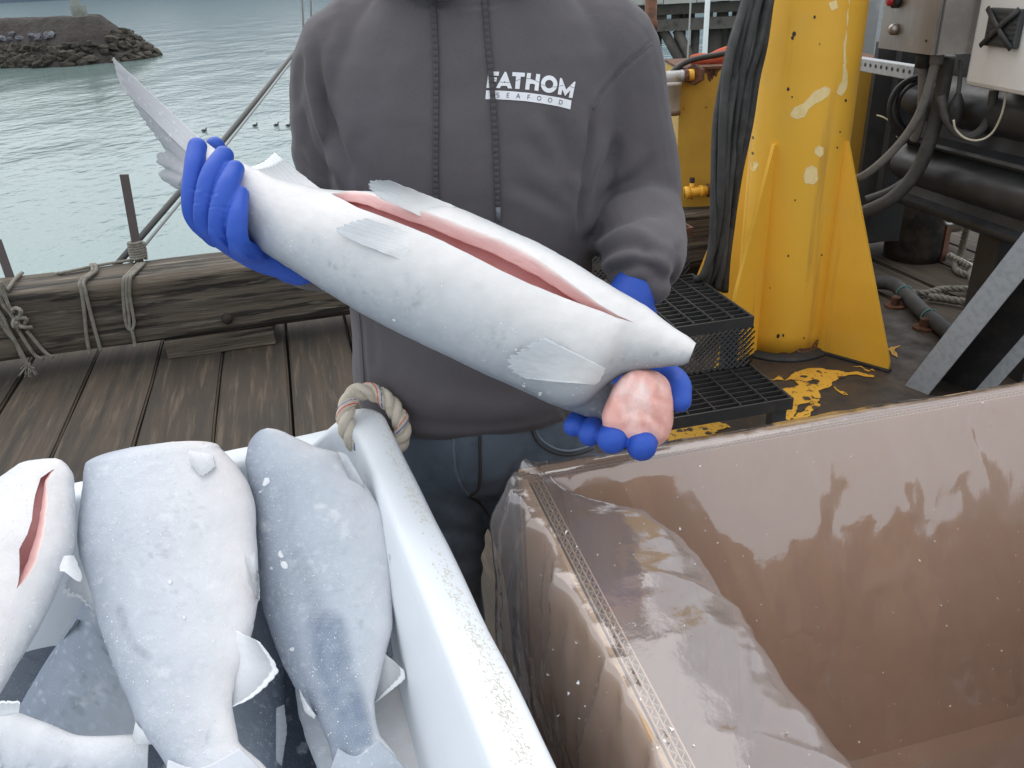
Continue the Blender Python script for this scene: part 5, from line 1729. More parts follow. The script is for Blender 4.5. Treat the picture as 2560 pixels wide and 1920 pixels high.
    return o, dict(A=A, C=C, U=U, E=E, HW=HW, ratio=ratio, ax=ax, mid=mid, hh=hh)


def fin(root, name, base, tip, tb_, tt_, rays=16, thick=.004, ragged=.10, col0=(.62, .63, .64), col1=(.42, .46, .50), seed=0, nv=26, curl=0.0, edge_white=False, bv=None, lift=.012, sink=.0065):
    """a fin spread between its root line and its outer edge (photo outlines), with ray ridges and a broken edge"""
    nu = 70
    b_ = spline([(x, y, 0) for x, y in base], nu); e_ = spline([(x, y, 0) for x, y in tip], nu)
    rs = np.random.default_rng(seed)
    jag = smooth1(rs.uniform(-1, 1, nu), 2)
    rga = .010 * float(np.linalg.norm(e_[0][:2] - e_[-1][:2]) + np.linalg.norm(b_[0][:2] - b_[-1][:2])) / 2 / FOCAL / rays
    V = []; cols = []
    for side in (1, -1):
        for i in range(nu):
            u = i / (nu - 1)
            tb = tb_ if np.isscalar(tb_) else tb_[0] + (tb_[1] - tb_[0]) * u
            te = tt_ if np.isscalar(tt_) else tt_[0] + (tt_[1] - tt_[0]) * u
            ext = 1 - ragged * (.5 + .5 * jag[i]) - ragged * .6 * (0.5 + .5 * math.sin(u * rays * 6.283)) ** 3
            for j in range(nv):
                v = j / (nv - 1) * ext
                x, y = b_[i][:2] * (1 - v) + e_[i][:2] * v
                t = tb + (te - tb) * v + curl * math.sin(v * 3.1)
                if bv is not None:
                    h_ = onto(bv, x, y)
                    if h_ is not None: t = (h_ - Vector((0, 0, EYE))).dot(_f0) + sink * (1 - min(1, v / (.55 - .25 * math.sin(u * 3.14)))) - lift * max(0, v - .3) - .0008
                th = (thick * (1 - v) ** .7 * (min(1, v * 2.5 + .05) if bv is not None else 1) + .0009) * (1 if 0 < i < nu - 1 else .2)
                rg = rga * math.sin(u * rays * 6.283) * min(1, v * 3)
                V.append(P(x, y, t - side * th / 2 + rg))
                vk = v ** 1.7; k = np.array(col0) * (1 - vk) + np.array(col1) * vk
                k = k * (1 + .03 * math.sin(u * rays * 6.283 + 1) * v)
                if edge_white and v > .86 * ext: k = np.array((.82, .84, .85))
                a_ = 1.0 - .5 * max(0, v - .25) / .75
                if edge_white and v > .86 * ext: a_ = .95
                cols.append(np.r_[np.clip(k, 0, .9), a_])
    f1 = grid_faces(nu, nv); off = nu * nv
    f2 = [tuple(reversed([i + off for i in f])) for f in f1]
    rim = []
    for i in range(nu - 1):
        rim.append((i * nv + nv - 1, (i + 1) * nv + nv - 1, off + (i + 1) * nv + nv - 1, off + i * nv + nv - 1))
        rim.append((i * nv, off + i * nv, off + (i + 1) * nv, (i + 1) * nv))
    for j in range(nv - 1):
        rim.append((j, j + 1, off + j + 1, off + j)); q = (nu - 1) * nv
        rim.append((q + j, off + q + j, off + q + j + 1, q + j + 1))
    V = np.array([tuple(v) for v in V]); V += (.0006 * fbm(V, 160, 2, seed))[:, None]
    o = put(name, V, f1 + f2 + rim, W['fin'], root, colors=np.array(cols))
    return recalc(o)


def frost(root, trunk_o, n, seed=0, big=8, size=1.0, box=None):
    """ice crystals stuck to the skin that faces up"""
    bv = bvh_of(trunk_o); rs = random.Random(seed)
    x0, y0, x1, y1 = box
    m_ = MB(); c = 0; tries = 0
    while c < n and tries < n * 8:
        tries += 1
        x, y = rs.uniform(x0, x1), rs.uniform(y0, y1)
        if rs.random() > .35 + .65 * vnoise(np.array([[x * .012, y * .012, seed]]), 8)[0]: continue
        p = onto(bv, x, y, .0004)
        if p is None: continue
        r_ = rs.choice([.0004, .0005, .0006, .0008, .001, .0013]) * size
        v_ = [p + Vector((rs.uniform(-1, 1), rs.uniform(-1, 1), rs.uniform(-.6, 1))) * r_ for _ in range(4)]
        m_.add(v_, [(0, 1, 2), (0, 2, 3), (0, 3, 1), (1, 3, 2)]); c += 1
    if c: mark(m_.build('frost_crystals', W['ice'], root, fix=False), kind='stuff')
    return bv


def ice_flake(root, bv, x, y, r, seed):
    rs = random.Random(seed); p0 = []
    k = 8
    pts = [(x + r * rs.uniform(.55, 1.15) * math.cos(w + rs.uniform(-.2, .2)), y + 1.1 * r * rs.uniform(.5, 1.1) * math.sin(w)) for w in np.linspace(0, 6.283, k + 1)[:-1]]
    pts = [(a + (b_ - y) * .35 * math.sin(seed), b_) for a, b_ in pts]; lo = [onto(bv, a, b_, .0003) for a, b_ in pts]; hi = [onto(bv, a * .85 + x * .15, b_ * .85 + y * .15, .0013) for a, b_ in pts]
    if any(q is None for q in lo + hi): return
    m_ = MB(); m_.add(lo + hi, [tuple(range(k))[::-1], tuple(range(k, 2 * k))] + [(i, (i + 1) % k, k + (i + 1) % k, k + i) for i in range(k)])
    m_.build('ice_flake', W['flake'], root)


S_ = 1.15732   # the photo measured on a 2212 px wide view
def v2(*pts): return [(x * S_, y * S_) for x, y in pts]


# ---------------------------------------------------------------- the fish in the man's hands
hold = thing('held_fish', 'headless frozen silver fish held in blue gloves, pink belly slit open', 'fish', tuple(P(1130, 640, 1.0)))
axH = FishAxis((480, 395), (1735, 880))
topH = v2((380, 240), (430, 295), (470, 325), (505, 344), (527, 353), (552, 364), (600, 386), (650, 399), (700, 410), (740, 412), (800, 414), (850, 418), (900, 424), (960, 440), (1060, 480), (1160, 525), (1250, 575), (1330, 625), (1400, 665), (1450, 705), (1490, 730), (1503, 742))
botH = v2((385, 400), (420, 425), (470, 460), (515, 490), (560, 538), (620, 577), (690, 622), (770, 671), (860, 720), (950, 762), (1050, 810), (1130, 845), (1185, 872), (1222, 882), (1252, 880), (1280, 862), (1304, 836), (1340, 810), (1400, 797), (1440, 792), (1475, 789), (1500, 778))
slU = v2((716, 424), (760, 413), (800, 424), (870, 452), (940, 478), (1010, 506), (1075, 530), (1130, 556), (1190, 596), (1240, 632), (1290, 668), (1330, 690), (1362, 702))
slL = v2((716, 426), (770, 458), (830, 482), (890, 507), (950, 533), (1010, 563), (1080, 599), (1140, 626), (1190, 646), (1240, 665), (1290, 682), (1330, 696), (1362, 703))
trunk, HF = fish_body(hold, axH, topH, botH, [(0, 1.12), (.15, 1.10), (.5, 1.06), (.85, 1.02), (1, .995)], .80, 28, (slU, slL), na=260, nt=150, mtl=W['fish_held'], seed=3, ksm=3, tone=(.93, .93, .93), back_dark=.74, lump=.0010, mottle=.06, frosty=.16, fsc=1.38)
bvTr = bvh_of(trunk)
# tail
fin(hold, 'tail_fin', v2((448, 322), (432, 355), (412, 408)), v2((234, 118), (262, 190), (300, 250), (330, 290), (352, 320), (332, 330), (330, 345), (350, 362), (334, 376), (352, 392), (378, 408)), (1.125, 1.12), (1.16, 1.13), rays=13, thick=.018, ragged=.11, col0=(.40, .40, .425), col1=(.24, .25, .285), seed=4)
fin(hold, 'tail_fin_lobe', v2((452, 318), (440, 330), (425, 352)), v2((238, 118), (248, 155), (262, 190)), (1.118, 1.12), (1.155, 1.155), rays=5, thick=.020, ragged=.03, col0=(.52, .52, .54), col1=(.48, .48, .51), seed=5)
# anal fin
fin(hold, 'anal_fin', v2((556, 402), (610, 428), (665, 440), (722, 432)), v2((540, 360), (562, 352), (578, 341), (591, 328)), 1.095, 1.10, rays=10, thick=.030, ragged=.02, col0=(.76, .75, .75), col1=(.60, .61, .62), seed=6, edge_white=True)
# pelvic fins
fin(hold, 'pelvic_fin', v2((930, 478), (960, 462), (985, 446)), v2((815, 425), (793, 404), (800, 388), (838, 388)), (1.035, 1.045), .990, rays=9, thick=.014, ragged=.05, col0=(.80, .79, .78), col1=(.56, .60, .64), seed=7)
fin(hold, 'pelvic_fin', v2((900, 575), (918, 548), (920, 512)), v2((775, 526), (722, 498), (742, 482), (788, 470)), (1.010, 1.015), .972, bv=bvTr, rays=9, thick=.006, ragged=.05, col0=(.72, .715, .715), col1=(.56, .60, .64), seed=8)
# pectoral fin
fin(hold, 'pectoral_fin', v2((1318, 800), (1312, 822), (1290, 832)), v2((1165, 724), (1128, 748), (1088, 770), (1112, 812), (1190, 824)), (.975, .975), (.935, .950), bv=bvTr, lift=.02, sink=.003, rays=15, thick=.016, ragged=.07, col0=(.68, .68, .685), col1=(.62, .66, .70), seed=9)
# head cut: the lump of pink meat under the collar
tc_ = 1.035
mc = P(1379 * S_, 879 * S_, tc_); mu = (P(1450 * S_, 879 * S_, tc_) - mc); mv = (P(1379 * S_, 796 * S_, tc_) - mc)
axr = Matrix.Rotation(math.radians(14), 3, ray(1379 * S_, 879 * S_).normalized())
mu = axr @ mu; mv = axr @ mv; mw = -ray(1379 * S_, 879 * S_).normalized()
V = []
for i in range(61):
    ph = -math.pi / 2 + math.pi * i / 60
    for k in range(90):
        th = 2 * math.pi * k / 90
        c1, s1 = math.copysign(abs(math.cos(th)) ** .8, math.cos(th)), math.copysign(abs(math.sin(th)) ** .8, math.sin(th))
        cp, sp = abs(math.cos(ph)) ** .6, math.copysign(abs(math.sin(ph)) ** .6, math.sin(ph))
        V.append(mc + mu * (c1 * cp * (1 - .16 * s1 * cp) + .06) + mv * s1 * cp + mw * (.046 * sp - .012 * c1 * cp))
V = np.array([tuple(v) for v in V]); ctr_ = np.array(tuple(mc)); nn_ = V - ctr_; nn_ /= np.maximum(np.linalg.norm(nn_, axis=1), 1e-6)[:, None]
stv = V * np.array([1.0, 1.0, .55])
V = V + nn_ * (.004 * fbm(V, 13, 2, 6) + .0018 * (1 - np.abs(fbm(stv, 30, 2, 13)) * 2) + .0012 * fbm(V, 95, 2, 2))[:, None]
qm, _ = proj_np(V)
fro = np.clip(nn_ @ np.array(tuple(mw)) * 2, 0, 1)
V = V + .22 * nn_ * (fro * creases(qm, [(((1600, 920), (1596, 960), (1570, 1000)), .007, 9), (((1570, 935), (1600, 975), (1660, 1005), (1690, 1015)), .006, 9), (((1625, 930), (1622, 975), (1640, 1010)), .006, 8), (((1530, 990), (1560, 1010), (1575, 1050), (1560, 1085)), .006, 10),
    (((1560, 1030), (1610, 1035), (1650, 1060), (1665, 1090)), .006, 9), (((1600, 1060), (1625, 1090), (1620, 1110)), .004, 8), (((1655, 950), (1650, 990), (1680, 1060)), .005, 9)]))[:, None]
cut = recalc(put('cut_meat', V, grid_faces(61, 90, True), W['flesh'], hold), 1e-6)
axS = FishAxis((1130 * S_, 800 * S_), (1420 * S_, 930 * S_))
nape, _ = fish_body(hold, axS, v2((1100, 760), (1180, 780), (1250, 790), (1300, 800), (1326, 830), (1336, 870), (1340, 905)), v2((1085, 824), (1150, 853), (1200, 877), (1250, 895), (1290, 907), (1325, 920), (1342, 928)), [(0, 1.035), (1, 1.045)], .62, 140, None, na=80, nt=80, mtl=W['fish_held'], seed=5, back_dark=.62, mottle=.04, frosty=.3, fsc=1.25)
nape.name = 'nape'
# blunt throat tip cut
bvT = frost(hold, trunk, 700, 3, size=.8, box=(600, 430, 1700, 1100))
for k, (x, y, r) in enumerate(v2((915, 860), (1000, 955), (770, 640), (1125, 838)) and [(1290, 875, 4), (1310, 965, 5), (985, 800, 5), (1300, 980, 3), (1350, 985, 6)]):
    ice_flake(hold, bvT, x, y, r, k)

# ---------------------------------------------------------------- fish lying in the tote
def streak_back(V, col, fa, th):
    return col


def dark_saddle(px_pts, width, colr, fade=1.0, seed=1, sharp=4):
    pl = np.array(px_pts, float)

    def f(V, col, fa, th):
        q, _ = proj_np(V)
        d = np.full(len(q), 1e9)
        for a, b_ in zip(pl[:-1], pl[1:]):
            ab_ = b_ - a; t = np.clip(((q - a) @ ab_) / (ab_ @ ab_), 0, 1)
            d = np.minimum(d, np.linalg.norm(q - (a + t[:, None] * ab_), axis=1))
        w = np.exp(-(d / width) ** sharp) * np.clip(.85 + .6 * fbm(V, 45, 3, seed), 0, 1) * fade
        # scale rows
        sc_ = .82 + .18 * np.sin(q[:, 0] * .55 + q[:, 1] * .2) * np.sin(q[:, 1] * .5 - q[:, 0] * .18)
        return col * (1 - w[:, None]) + (np.array(colr) * sc_[:, None]) * w[:, None]
    return f


SAD = dark_saddle([(818, 1575), (838, 1680), (880, 1800), (900, 1900)], 50, (.22, .28, .375), .85, 3, 5)
LAT = dark_saddle([(705, 1215), (722, 1300), (745, 1390), (775, 1480), (800, 1540)], 26, (.40, .43, .47), .55, 6, 2)
# the fish nearest the rope side
fB = thing('frozen_fish', 'headless frozen fish with bluish scaled strip, beside the tote wall', 'fish', tuple(P(820, 1400, 1.08)), 0, 'frozen fish lying in the white tote')
axB = FishAxis((670, 1070), (900, 1890))
leftB = [(633, 1064), (622, 1110), (614, 1151), (622, 1200), (632, 1260), (640, 1330), (645, 1400), (650, 1469), (662, 1530), (680, 1585), (710, 1660), (739, 1718), (791, 1793), (823, 1863), (832, 1905), (840, 1960)]
rightB = [(690, 1064), (722, 1086), (791, 1119), (844, 1130), (890, 1180), (925, 1230), (959, 1290), (968, 1330), (972, 1365), (980, 1430), (982, 1500), (980, 1574), (965, 1626), (950, 1690), (936, 1753), (940, 1800), (950, 1840), (985, 1880), (1020, 1940)]
tB, _ = fish_body(fB, axB, rightB, leftB, [(0, 1.235), (.25, 1.17), (.6, 1.08), (1, .985)], .46, 100, None, rnd=30, na=260, nt=150, seed=11, tone=(.83, .865, .915), frosty=.35, fsc=1.05, mottle=.06, ksm=4,
                  streak=lambda *a: LAT(a[0], SAD(*a), a[2], a[3]))
fin(fB, 'pelvic_fin', [(972, 1385), (978, 1420), (980, 1470)], [(1000, 1415), (1024, 1470), (1022, 1495), (988, 1502)], 1.10, 1.12, rays=8, thick=.010, ragged=.05, col0=(.66, .67, .69), col1=(.36, .39, .43), seed=21, edge_white=True)
fin(fB, 'anal_fin', [(935, 1610), (922, 1690), (912, 1750)], [(1011, 1676), (1012, 1700), (975, 1730), (940, 1757)], 1.075, 1.05, rays=9, thick=.02, ragged=.03, col0=(.70, .70, .71), col1=(.52, .55, .58), seed=22, edge_white=True)
fin(fB, 'adipose_fin', [(748, 1722), (768, 1758), (790, 1790)], [(752, 1745), (762, 1778), (785, 1800)], 1.02, 1.01, rays=3, thick=.012, ragged=.05, col0=(.62, .64, .66), col1=(.7, .72, .74), seed=23)
fin(fB, 'tail_fin', [(845, 1870), (890, 1890), (945, 1850)], [(800, 1990), (900, 2010), (1080, 1985)], .985, .96, rays=14, thick=.016, ragged=.03, col0=(.42, .47, .53), col1=(.5, .53, .56), seed=24)
m_ = MB()
fin(fB, 'collar_flap', [(845, 1128), (868, 1140), (905, 1200)], [(858, 1165), (878, 1205), (914, 1226)], 1.175, 1.165, rays=4, thick=.012, ragged=.02, col0=(.56, .58, .61), col1=(.42, .46, .50), seed=25)
bvB = frost(fB, tB, 900, 21, box=(620, 1080, 980, 1910))
for k, (x, y, r) in enumerate([(666, 1204, 11), (651, 1230, 5), (702, 1386, 9), (711, 1413, 11), (678, 1422, 5), (730, 1622, 7)]): ice_flake(fB, bvB, x, y, r, 30 + k)

# the big pale fish in the middle
fA = thing('frozen_fish', 'broad pale headless frozen fish draped over the back rim of the tote', 'fish', tuple(P(420, 1450, 1.05)), 0, 'frozen fish lying in the white tote')
axA = FishAxis((390, 1080), (500, 1900))
leftA = [(238, 1080), (228, 1110), (222, 1139), (214, 1190), (208, 1250), (202, 1300), (200, 1344), (206, 1390), (222, 1440), (238, 1500), (252, 1555), (283, 1654), (305, 1710), (327, 1760), (345, 1815), (388, 1865), (421, 1920), (440, 1990)]
rightA = [(536, 1090), (546, 1119), (588, 1161), (621, 1211), (635, 1261), (638, 1333), (642, 1400), (646, 1488), (638, 1532), (627, 1588), (610, 1645), (588, 1693), (579, 1740), (577, 1765), (585, 1804), (596, 1860), (650, 1905), (700, 1960)]
tA, _ = fish_body(fA, axA, rightA, leftA, [(0, 1.205), (.2, 1.14), (.6, 1.03), (1, .95)], .42, 95, None, rnd=28, na=260, nt=150, seed=12, tone=(.91, .905, .92), frosty=.35, mottle=.05, ksm=4, back_dark=1.25,
                  streak=dark_saddle([(300, 1525), (310, 1570), (335, 1615), (370, 1640)], 12, (.40, .43, .50), .8, 5))
fin(fA, 'anal_fin', [(590, 1575), (580, 1665), (556, 1755)], [(652, 1606), (694, 1664), (692, 1690), (640, 1740), (583, 1768)], 1.025, 1.0, rays=10, thick=.014, ragged=.04, col0=(.76, .77, .79), col1=(.62, .65, .69), seed=26, edge_white=True)
fin(fA, 'pelvic_fin', [(606, 1348), (618, 1360), (634, 1356)], [(622, 1440), (640, 1490), (650, 1500), (648, 1440)], .99, 1.01, bv=bvh_of(tA), lift=.008, rays=5, thick=.006, ragged=.04, col0=(.78, .78, .79), col1=(.72, .74, .77), seed=27)
fin(fA, 'adipose_fin', [(338, 1805), (355, 1825), (378, 1845)], [(330, 1845), (345, 1860), (383, 1862)], .985, .98, rays=3, thick=.014, ragged=.05, col0=(.70, .72, .74), col1=(.8, .82, .84), seed=28)
fin(fA, 'dorsal_fin', [(206, 1390), (222, 1450), (243, 1525)], [(150, 1478), (168, 1498), (195, 1498), (215, 1515), (240, 1532)], 1.12, 1.13, rays=8, thick=.016, ragged=.12, col0=(.72, .73, .75), col1=(.60, .63, .66), seed=29, edge_white=True)
fin(fA, 'pectoral_fin', [(470, 1110), (500, 1118), (530, 1125)], [(478, 1165), (505, 1192), (540, 1168)], 1.105, 1.085, bv=bvh_of(tA), lift=.008, rays=7, thick=.006, ragged=.05, col0=(.74, .75, .77), col1=(.60, .63, .67), seed=30)
fin(fA, 'tail_fin', [(420, 1900), (500, 1920), (600, 1870)], [(400, 2010), (520, 2030), (720, 1990)], .95, .93, rays=14, thick=.016, ragged=.03, col0=(.66, .68, .72), col1=(.6, .63, .66), seed=31)
bvA = frost(fA, tA, 1400, 22, box=(200, 1090, 650, 1910))
for k, (x, y, r) in enumerate([(425, 1455, 6), (460, 1543, 5), (580, 1880, 7)]): ice_flake(fA, bvA, x, y, r, 50 + k)

# belly-up fish at the side of the frame, slit open
fC = thing('frozen_fish', 'belly up frozen fish with narrow pink slit, half out of view', 'fish', tuple(P(60, 1400, 1.0)), 0, 'frozen fish lying in the white tote')
axC = FishAxis((120, 1140), (-90, 1830))
rightC = [(146, 1133), (165, 1142), (174, 1160), (182, 1189), (184, 1250), (185, 1305), (186, 1360), (172, 1400), (150, 1440), (133, 1488), (83, 1588), (28, 1677), (0, 1727), (-40, 1800), (-70, 1870)]
leftC = [(120, 1140), (55, 1158), (0, 1197), (-60, 1240), (-110, 1320), (-150, 1420), (-170, 1520), (-170, 1620), (-160, 1720), (-140, 1800), (-120, 1850)]
sU = [(152, 1178), (146, 1190), (138, 1212), (144, 1262), (143, 1310), (139, 1352), (122, 1410), (102, 1448), (84, 1470), (76, 1478)]
sL = [(149, 1178), (124, 1202), (116, 1250), (114, 1310), (106, 1345), (86, 1385), (84, 1420), (82, 1445), (78, 1468), (74, 1478)]
tC, _ = fish_body(fC, axC, rightC, leftC, [(0, 1.15), (.3, 1.07), (1, .95)], .62, 25, (sU, sL), rnd=30, lip_r=.0035, na=200, nt=110, seed=13, tone=(.90, .90, .91), ksm=4, back_dark=1.2)
fin(fC, 'pelvic_fin', [(160, 1390), (150, 1415), (150, 1428)], [(186, 1388), (206, 1440), (196, 1455), (160, 1428)], 1.02, 1.01, rays=5, thick=.014, ragged=.04, col0=(.80, .79, .79), col1=(.74, .76, .79), seed=33)
frost(fC, tC, 500, 23, box=(0, 1130, 190, 1720))

# fish deeper in the tote
fD = thing('frozen_fish', 'dim frozen fish deep in the tote with dark dorsal fin', 'fish', tuple(P(170, 1700, 1.15)), 0, 'frozen fish lying in the white tote')
axD = FishAxis((290, 1430), (90, 1960))
tD, _ = fish_body(fD, axD, [(330, 1440), (400, 1560), (420, 1700), (380, 1820), (260, 1930), (180, 1990)], [(250, 1440), (177, 1560), (111, 1665), (50, 1771), (20, 1850), (20, 1990)], [(0, 1.22), (1, 1.08)], .5, 80, None, na=90, nt=70, seed=14, tone=(.80, .86, .94))
fin(fD, 'dorsal_fin', [(200, 1550), (172, 1600), (148, 1660)], [(190, 1548), (150, 1610), (146, 1672)], 1.17, 1.155, rays=7, thick=.014, ragged=.12, col0=(.34, .36, .39), col1=(.28, .30, .33), seed=35, edge_white=True)
frost(fD, tD, 250, 24, box=(20, 1550, 350, 1840))
fE = thing('frozen_fish', 'frozen fish lying across the near end of the tote with its tail toward the wall', 'fish', tuple(P(150, 1880, 1.0)), 0, 'frozen fish lying in the white tote')
axE = FishAxis((-120, 1880), (370, 1900))
tE, _ = fish_body(fE, axE, [(-130, 1740), (-40, 1765), (20, 1778), (60, 1790), (130, 1815), (185, 1838), (230, 1842), (290, 1838), (350, 1836), (372, 1845)], [(-130, 2000), (20, 2010), (130, 2000), (230, 1990), (300, 1975), (372, 1960)], [(0, .97), (.6, 1.0), (1, 1.02)], .5, 70, None, na=90, nt=70, seed=15, tone=(.92, .95, .99))
fin(fE, 'dorsal_fin', [(-10, 1790), (20, 1788), (48, 1782)], [(-40, 1760), (0, 1752), (46, 1752), (50, 1765)], .95, .94, rays=6, thick=.02, ragged=.08, col0=(.66, .68, .70), col1=(.74, .76, .78), seed=36, edge_white=True)
frost(fE, tE, 300, 25, box=(0, 1790, 350, 1915))
fF = thing('frozen_fish', 'dark grey frozen fish in the gap between the two broad ones', 'fish', tuple(P(660, 1750, 1.2)), 0, 'frozen fish lying in the white tote')
axF = FishAxis((640, 1480), (640, 2000))
tF, _ = fish_body(fF, axF, [(700, 1500), (708, 1640), (712, 1760), (710, 1880), (700, 2000)], [(520, 1500), (520, 1640), (540, 1780), (560, 1900), (570, 2000)], [(0, 1.22), (1, 1.09)], .5, -90, None, na=70, nt=60, seed=16, tone=(.42, .46, .52))
fin(fF, 'pelvic_fin', [(690, 1770), (690, 1830), (690, 1900)], [(712, 1760), (718, 1830), (705, 1915)], 1.08, 1.08, rays=8, thick=.012, ragged=.08, col0=(.34, .37, .42), col1=(.5, .53, .57), seed=37)
frost(fF, tF, 120, 26, box=(600, 1650, 710, 1910))
fG = thing('frozen_fish', 'pale frozen fish lying underneath the bluish one', 'fish', tuple(P(900, 1800, 1.1)), 0, 'frozen fish lying in the white tote')
axG = FishAxis((850, 1600), (920, 2020))
tG, _ = fish_body(fG, axG, [(960, 1600), (1000, 1680), (1035, 1750), (1065, 1810), (1085, 1870), (1110, 1940), (1130, 2020)], [(730, 1600), (735, 1700), (750, 1790), (770, 1860), (800, 1930), (820, 2020)], [(0, 1.18), (1, 1.06)], .42, 60, None, na=90, nt=70, seed=17, tone=(.95, .95, .95), back_dark=1.3)
frost(fG, tG, 200, 27, box=(740, 1650, 1100, 1915))
fH = thing('frozen_fish', 'small dark fin tip of a fish wedged against the tote wall', 'fish', tuple(P(980, 1600, 1.15)), 0, 'frozen fish lying in the white tote')
axI = FishAxis((900, 1500), (940, 1760))
tI, _ = fish_body(fH, axI, [(985, 1510), (990, 1580), (985, 1650), (975, 1750)], [(840, 1510), (840, 1600), (850, 1680), (870, 1750)], [(0, 1.24), (1, 1.17)], .4, 60, None, na=50, nt=50, seed=18, tone=(.6, .64, .70))
fin(fH, 'pelvic_fin', [(966, 1575), (966, 1610), (970, 1640)], [(985, 1572), (998, 1605), (990, 1640)], 1.15, 1.14, rays=5, thick=.012, ragged=.06, col0=(.36, .39, .43), col1=(.45, .48, .52), seed=38, edge_white=True)

for (pa, pb, rt, lf, tz, lb, sd_) in (  # added low fish, coloured dark to block light and stand in for deep shade
        ((120, 1400), (-40, 1980), [(330, 1400), (300, 1600), (260, 1800), (200, 1980)], [(-40, 1400), (-100, 1600), (-120, 1800), (-140, 1980)], (1.36, 1.22), 'added frozen fish coloured dark as shade in the gap beside the belly up one', 41),
        ((960, 1480), (1040, 2000), [(1060, 1450), (1110, 1600), (1170, 1780), (1230, 1990)], [(780, 1450), (800, 1600), (830, 1800), (860, 1990)], (1.38, 1.22), 'added frozen fish coloured dark as shade low along the tote wall', 42),
        ((560, 1480), (580, 2000), [(760, 1480), (780, 1650), (790, 1800), (790, 1990)], [(360, 1480), (330, 1650), (300, 1800), (280, 1990)], (1.36, 1.22), 'added frozen fish coloured dark as shade at the bottom of the middle gap', 43)):
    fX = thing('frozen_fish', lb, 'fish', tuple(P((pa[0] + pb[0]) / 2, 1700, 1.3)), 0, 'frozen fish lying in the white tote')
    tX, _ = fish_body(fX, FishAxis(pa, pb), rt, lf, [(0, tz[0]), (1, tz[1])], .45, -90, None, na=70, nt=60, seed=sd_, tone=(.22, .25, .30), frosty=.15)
# ================================================================== the man holding the fish
man = thing('person', 'man in charcoal hooded sweatshirt, jeans and blue gloves holding a frozen fish', 'person', (-.06, 1.36, 0))

# body: one continuous figure under the clothes
def body_mesh():
    J = [(-.065, 1.37, .95), (-.06, 1.37, 1.15), (-.04, 1.37, 1.38), (-.04, 1.36, 1.55), (-.04, 1.35, 1.68), (-.04, 1.335, 1.80),     # 0-5 pelvis..head
         (-.20, 1.37, 1.50), (-.255, 1.40, 1.22), tuple(P(745, 650, 1.17)),                                             # 6-8 his right arm
         (.14, 1.37, 1.49), (.215, 1.39, 1.21), tuple(P(1580, 740, 1.19)),                                             # 9-11 his left arm
         (-.16, 1.37, .88), (-.17, 1.36, .50), (-.17, 1.40, .09), (-.19, 1.27, .045),                                     # 12-15
         (.03, 1.37, .88), (.05, 1.36, .50), (.06, 1.40, .09), (.09, 1.27, .045)]
    R = [.12, .11, .12, .055, .075, .07, .06, .045, .03, .06, .045, .03, .085, .06, .04, .035, .085, .06, .04, .035]
    Eg = [(0, 1), (1, 2), (2, 3), (3, 4), (4, 5), (2, 6), (6, 7), (7, 8), (2, 9), (9, 10), (10, 11), (0, 12), (12, 13), (13, 14), (14, 15), (0, 16), (16, 17), (17, 18), (18, 19)]
    me = bpy.data.meshes.new('body'); me.from_pydata(J, Eg, []); me.update()
    o = bpy.data.objects.new('body', me); COL.objects.link(o)
    sk = o.modifiers.new('skin', 'SKIN')
    for i, r in enumerate(R):
        o.data.skin_vertices[0].data[i].radius = (r, r * .85)
    o.data.skin_vertices[0].data[0].use_root = True
    ss = o.modifiers.new('smooth', 'SUBSURF'); ss.levels = 2; ss.render_levels = 2
    dg = bpy.context.evaluated_depsgraph_get()
    m2 = bpy.data.meshes.new_from_object(o.evaluated_get(dg))
    V = mesh_co(m2); F = [tuple(p.vertices) for p in m2.polygons]
    bpy.data.objects.remove(o)
    # nose, chin and brow
    hc = np.array([-.04, 1.34, 1.72])
    d = V - (hc + np.array([0, -.10, -.01])); V[:, 1] -= .028 * np.exp(-(np.linalg.norm(d * np.array([1.4, .5, .8]), axis=1) / .022) ** 2)
    return V, F


Vb, Fb = body_mesh()
bd = put('body', Vb, Fb, W['skin'], man)
hm = MB(); hm.lathe((-.04, 1.345, 1.75), [(.088, 0), (.094, .04), (.085, .085), (.055, .118), (.012, .13)], 20); hm.build('hair', W['hair'], man, smooth=True)

# ---- jeans
jm = MB()
capsule(jm, [(-.07, 1.365, 1.0), (-.07, 1.36, .93), (-.07, 1.36, .86)], [.15, .155, .15], 26, 12)
capsule(jm, [(-.155, 1.36, 1.0), (-.165, 1.355, .88), (-.170, 1.35, .76), (-.172, 1.345, .62), (-.172, 1.35, .48), (-.17, 1.39, .12)], [.10, .112, .112, .104, .092, .082], 22, 30)
capsule(jm, [(.015, 1.36, 1.0), (.03, 1.355, .88), (.042, 1.35, .76), (.05, 1.345, .62), (.055, 1.35, .48), (.06, 1.39, .12)], [.10, .112, .112, .104, .092, .082], 22, 30)
jeans = jm.build('jeans', W['denim'], man, smooth=True)
voxel(jeans, .008, 6)
co = mesh_co(jeans.data); nn = mesh_normals(jeans.data); wco = co + np.array([-.06, 1.36, 0])
q, _ = proj_np(wco)


front_j = nn[:, 1] < .3
dj = creases(q, [(((1290, 1150), (1250, 1250), (1200, 1300)), .004, 12), (((1240, 1230), (1245, 1300), (1258, 1360)), .007, 12), (((1080, 1240), (1150, 1270), (1220, 1310)), .004, 12), (((1050, 1330), (1130, 1330), (1230, 1340)), .004, 14),
               (((1120, 1420), (1180, 1400), (1240, 1380)), .004, 14), (((1190, 1090), (1185, 1170), (1160, 1220)), .003, 10), (((1050, 1180), (1100, 1220), (1170, 1245)), .003, 11)])
co += nn * (dj * front_j + .004 * fbm(wco * np.array([1, 1, .6]), 14, 3, 4))[:, None]
jeans.data.vertices.foreach_set('co', co.ravel()); jeans.data.update()
bvj = bvh_of(jeans)


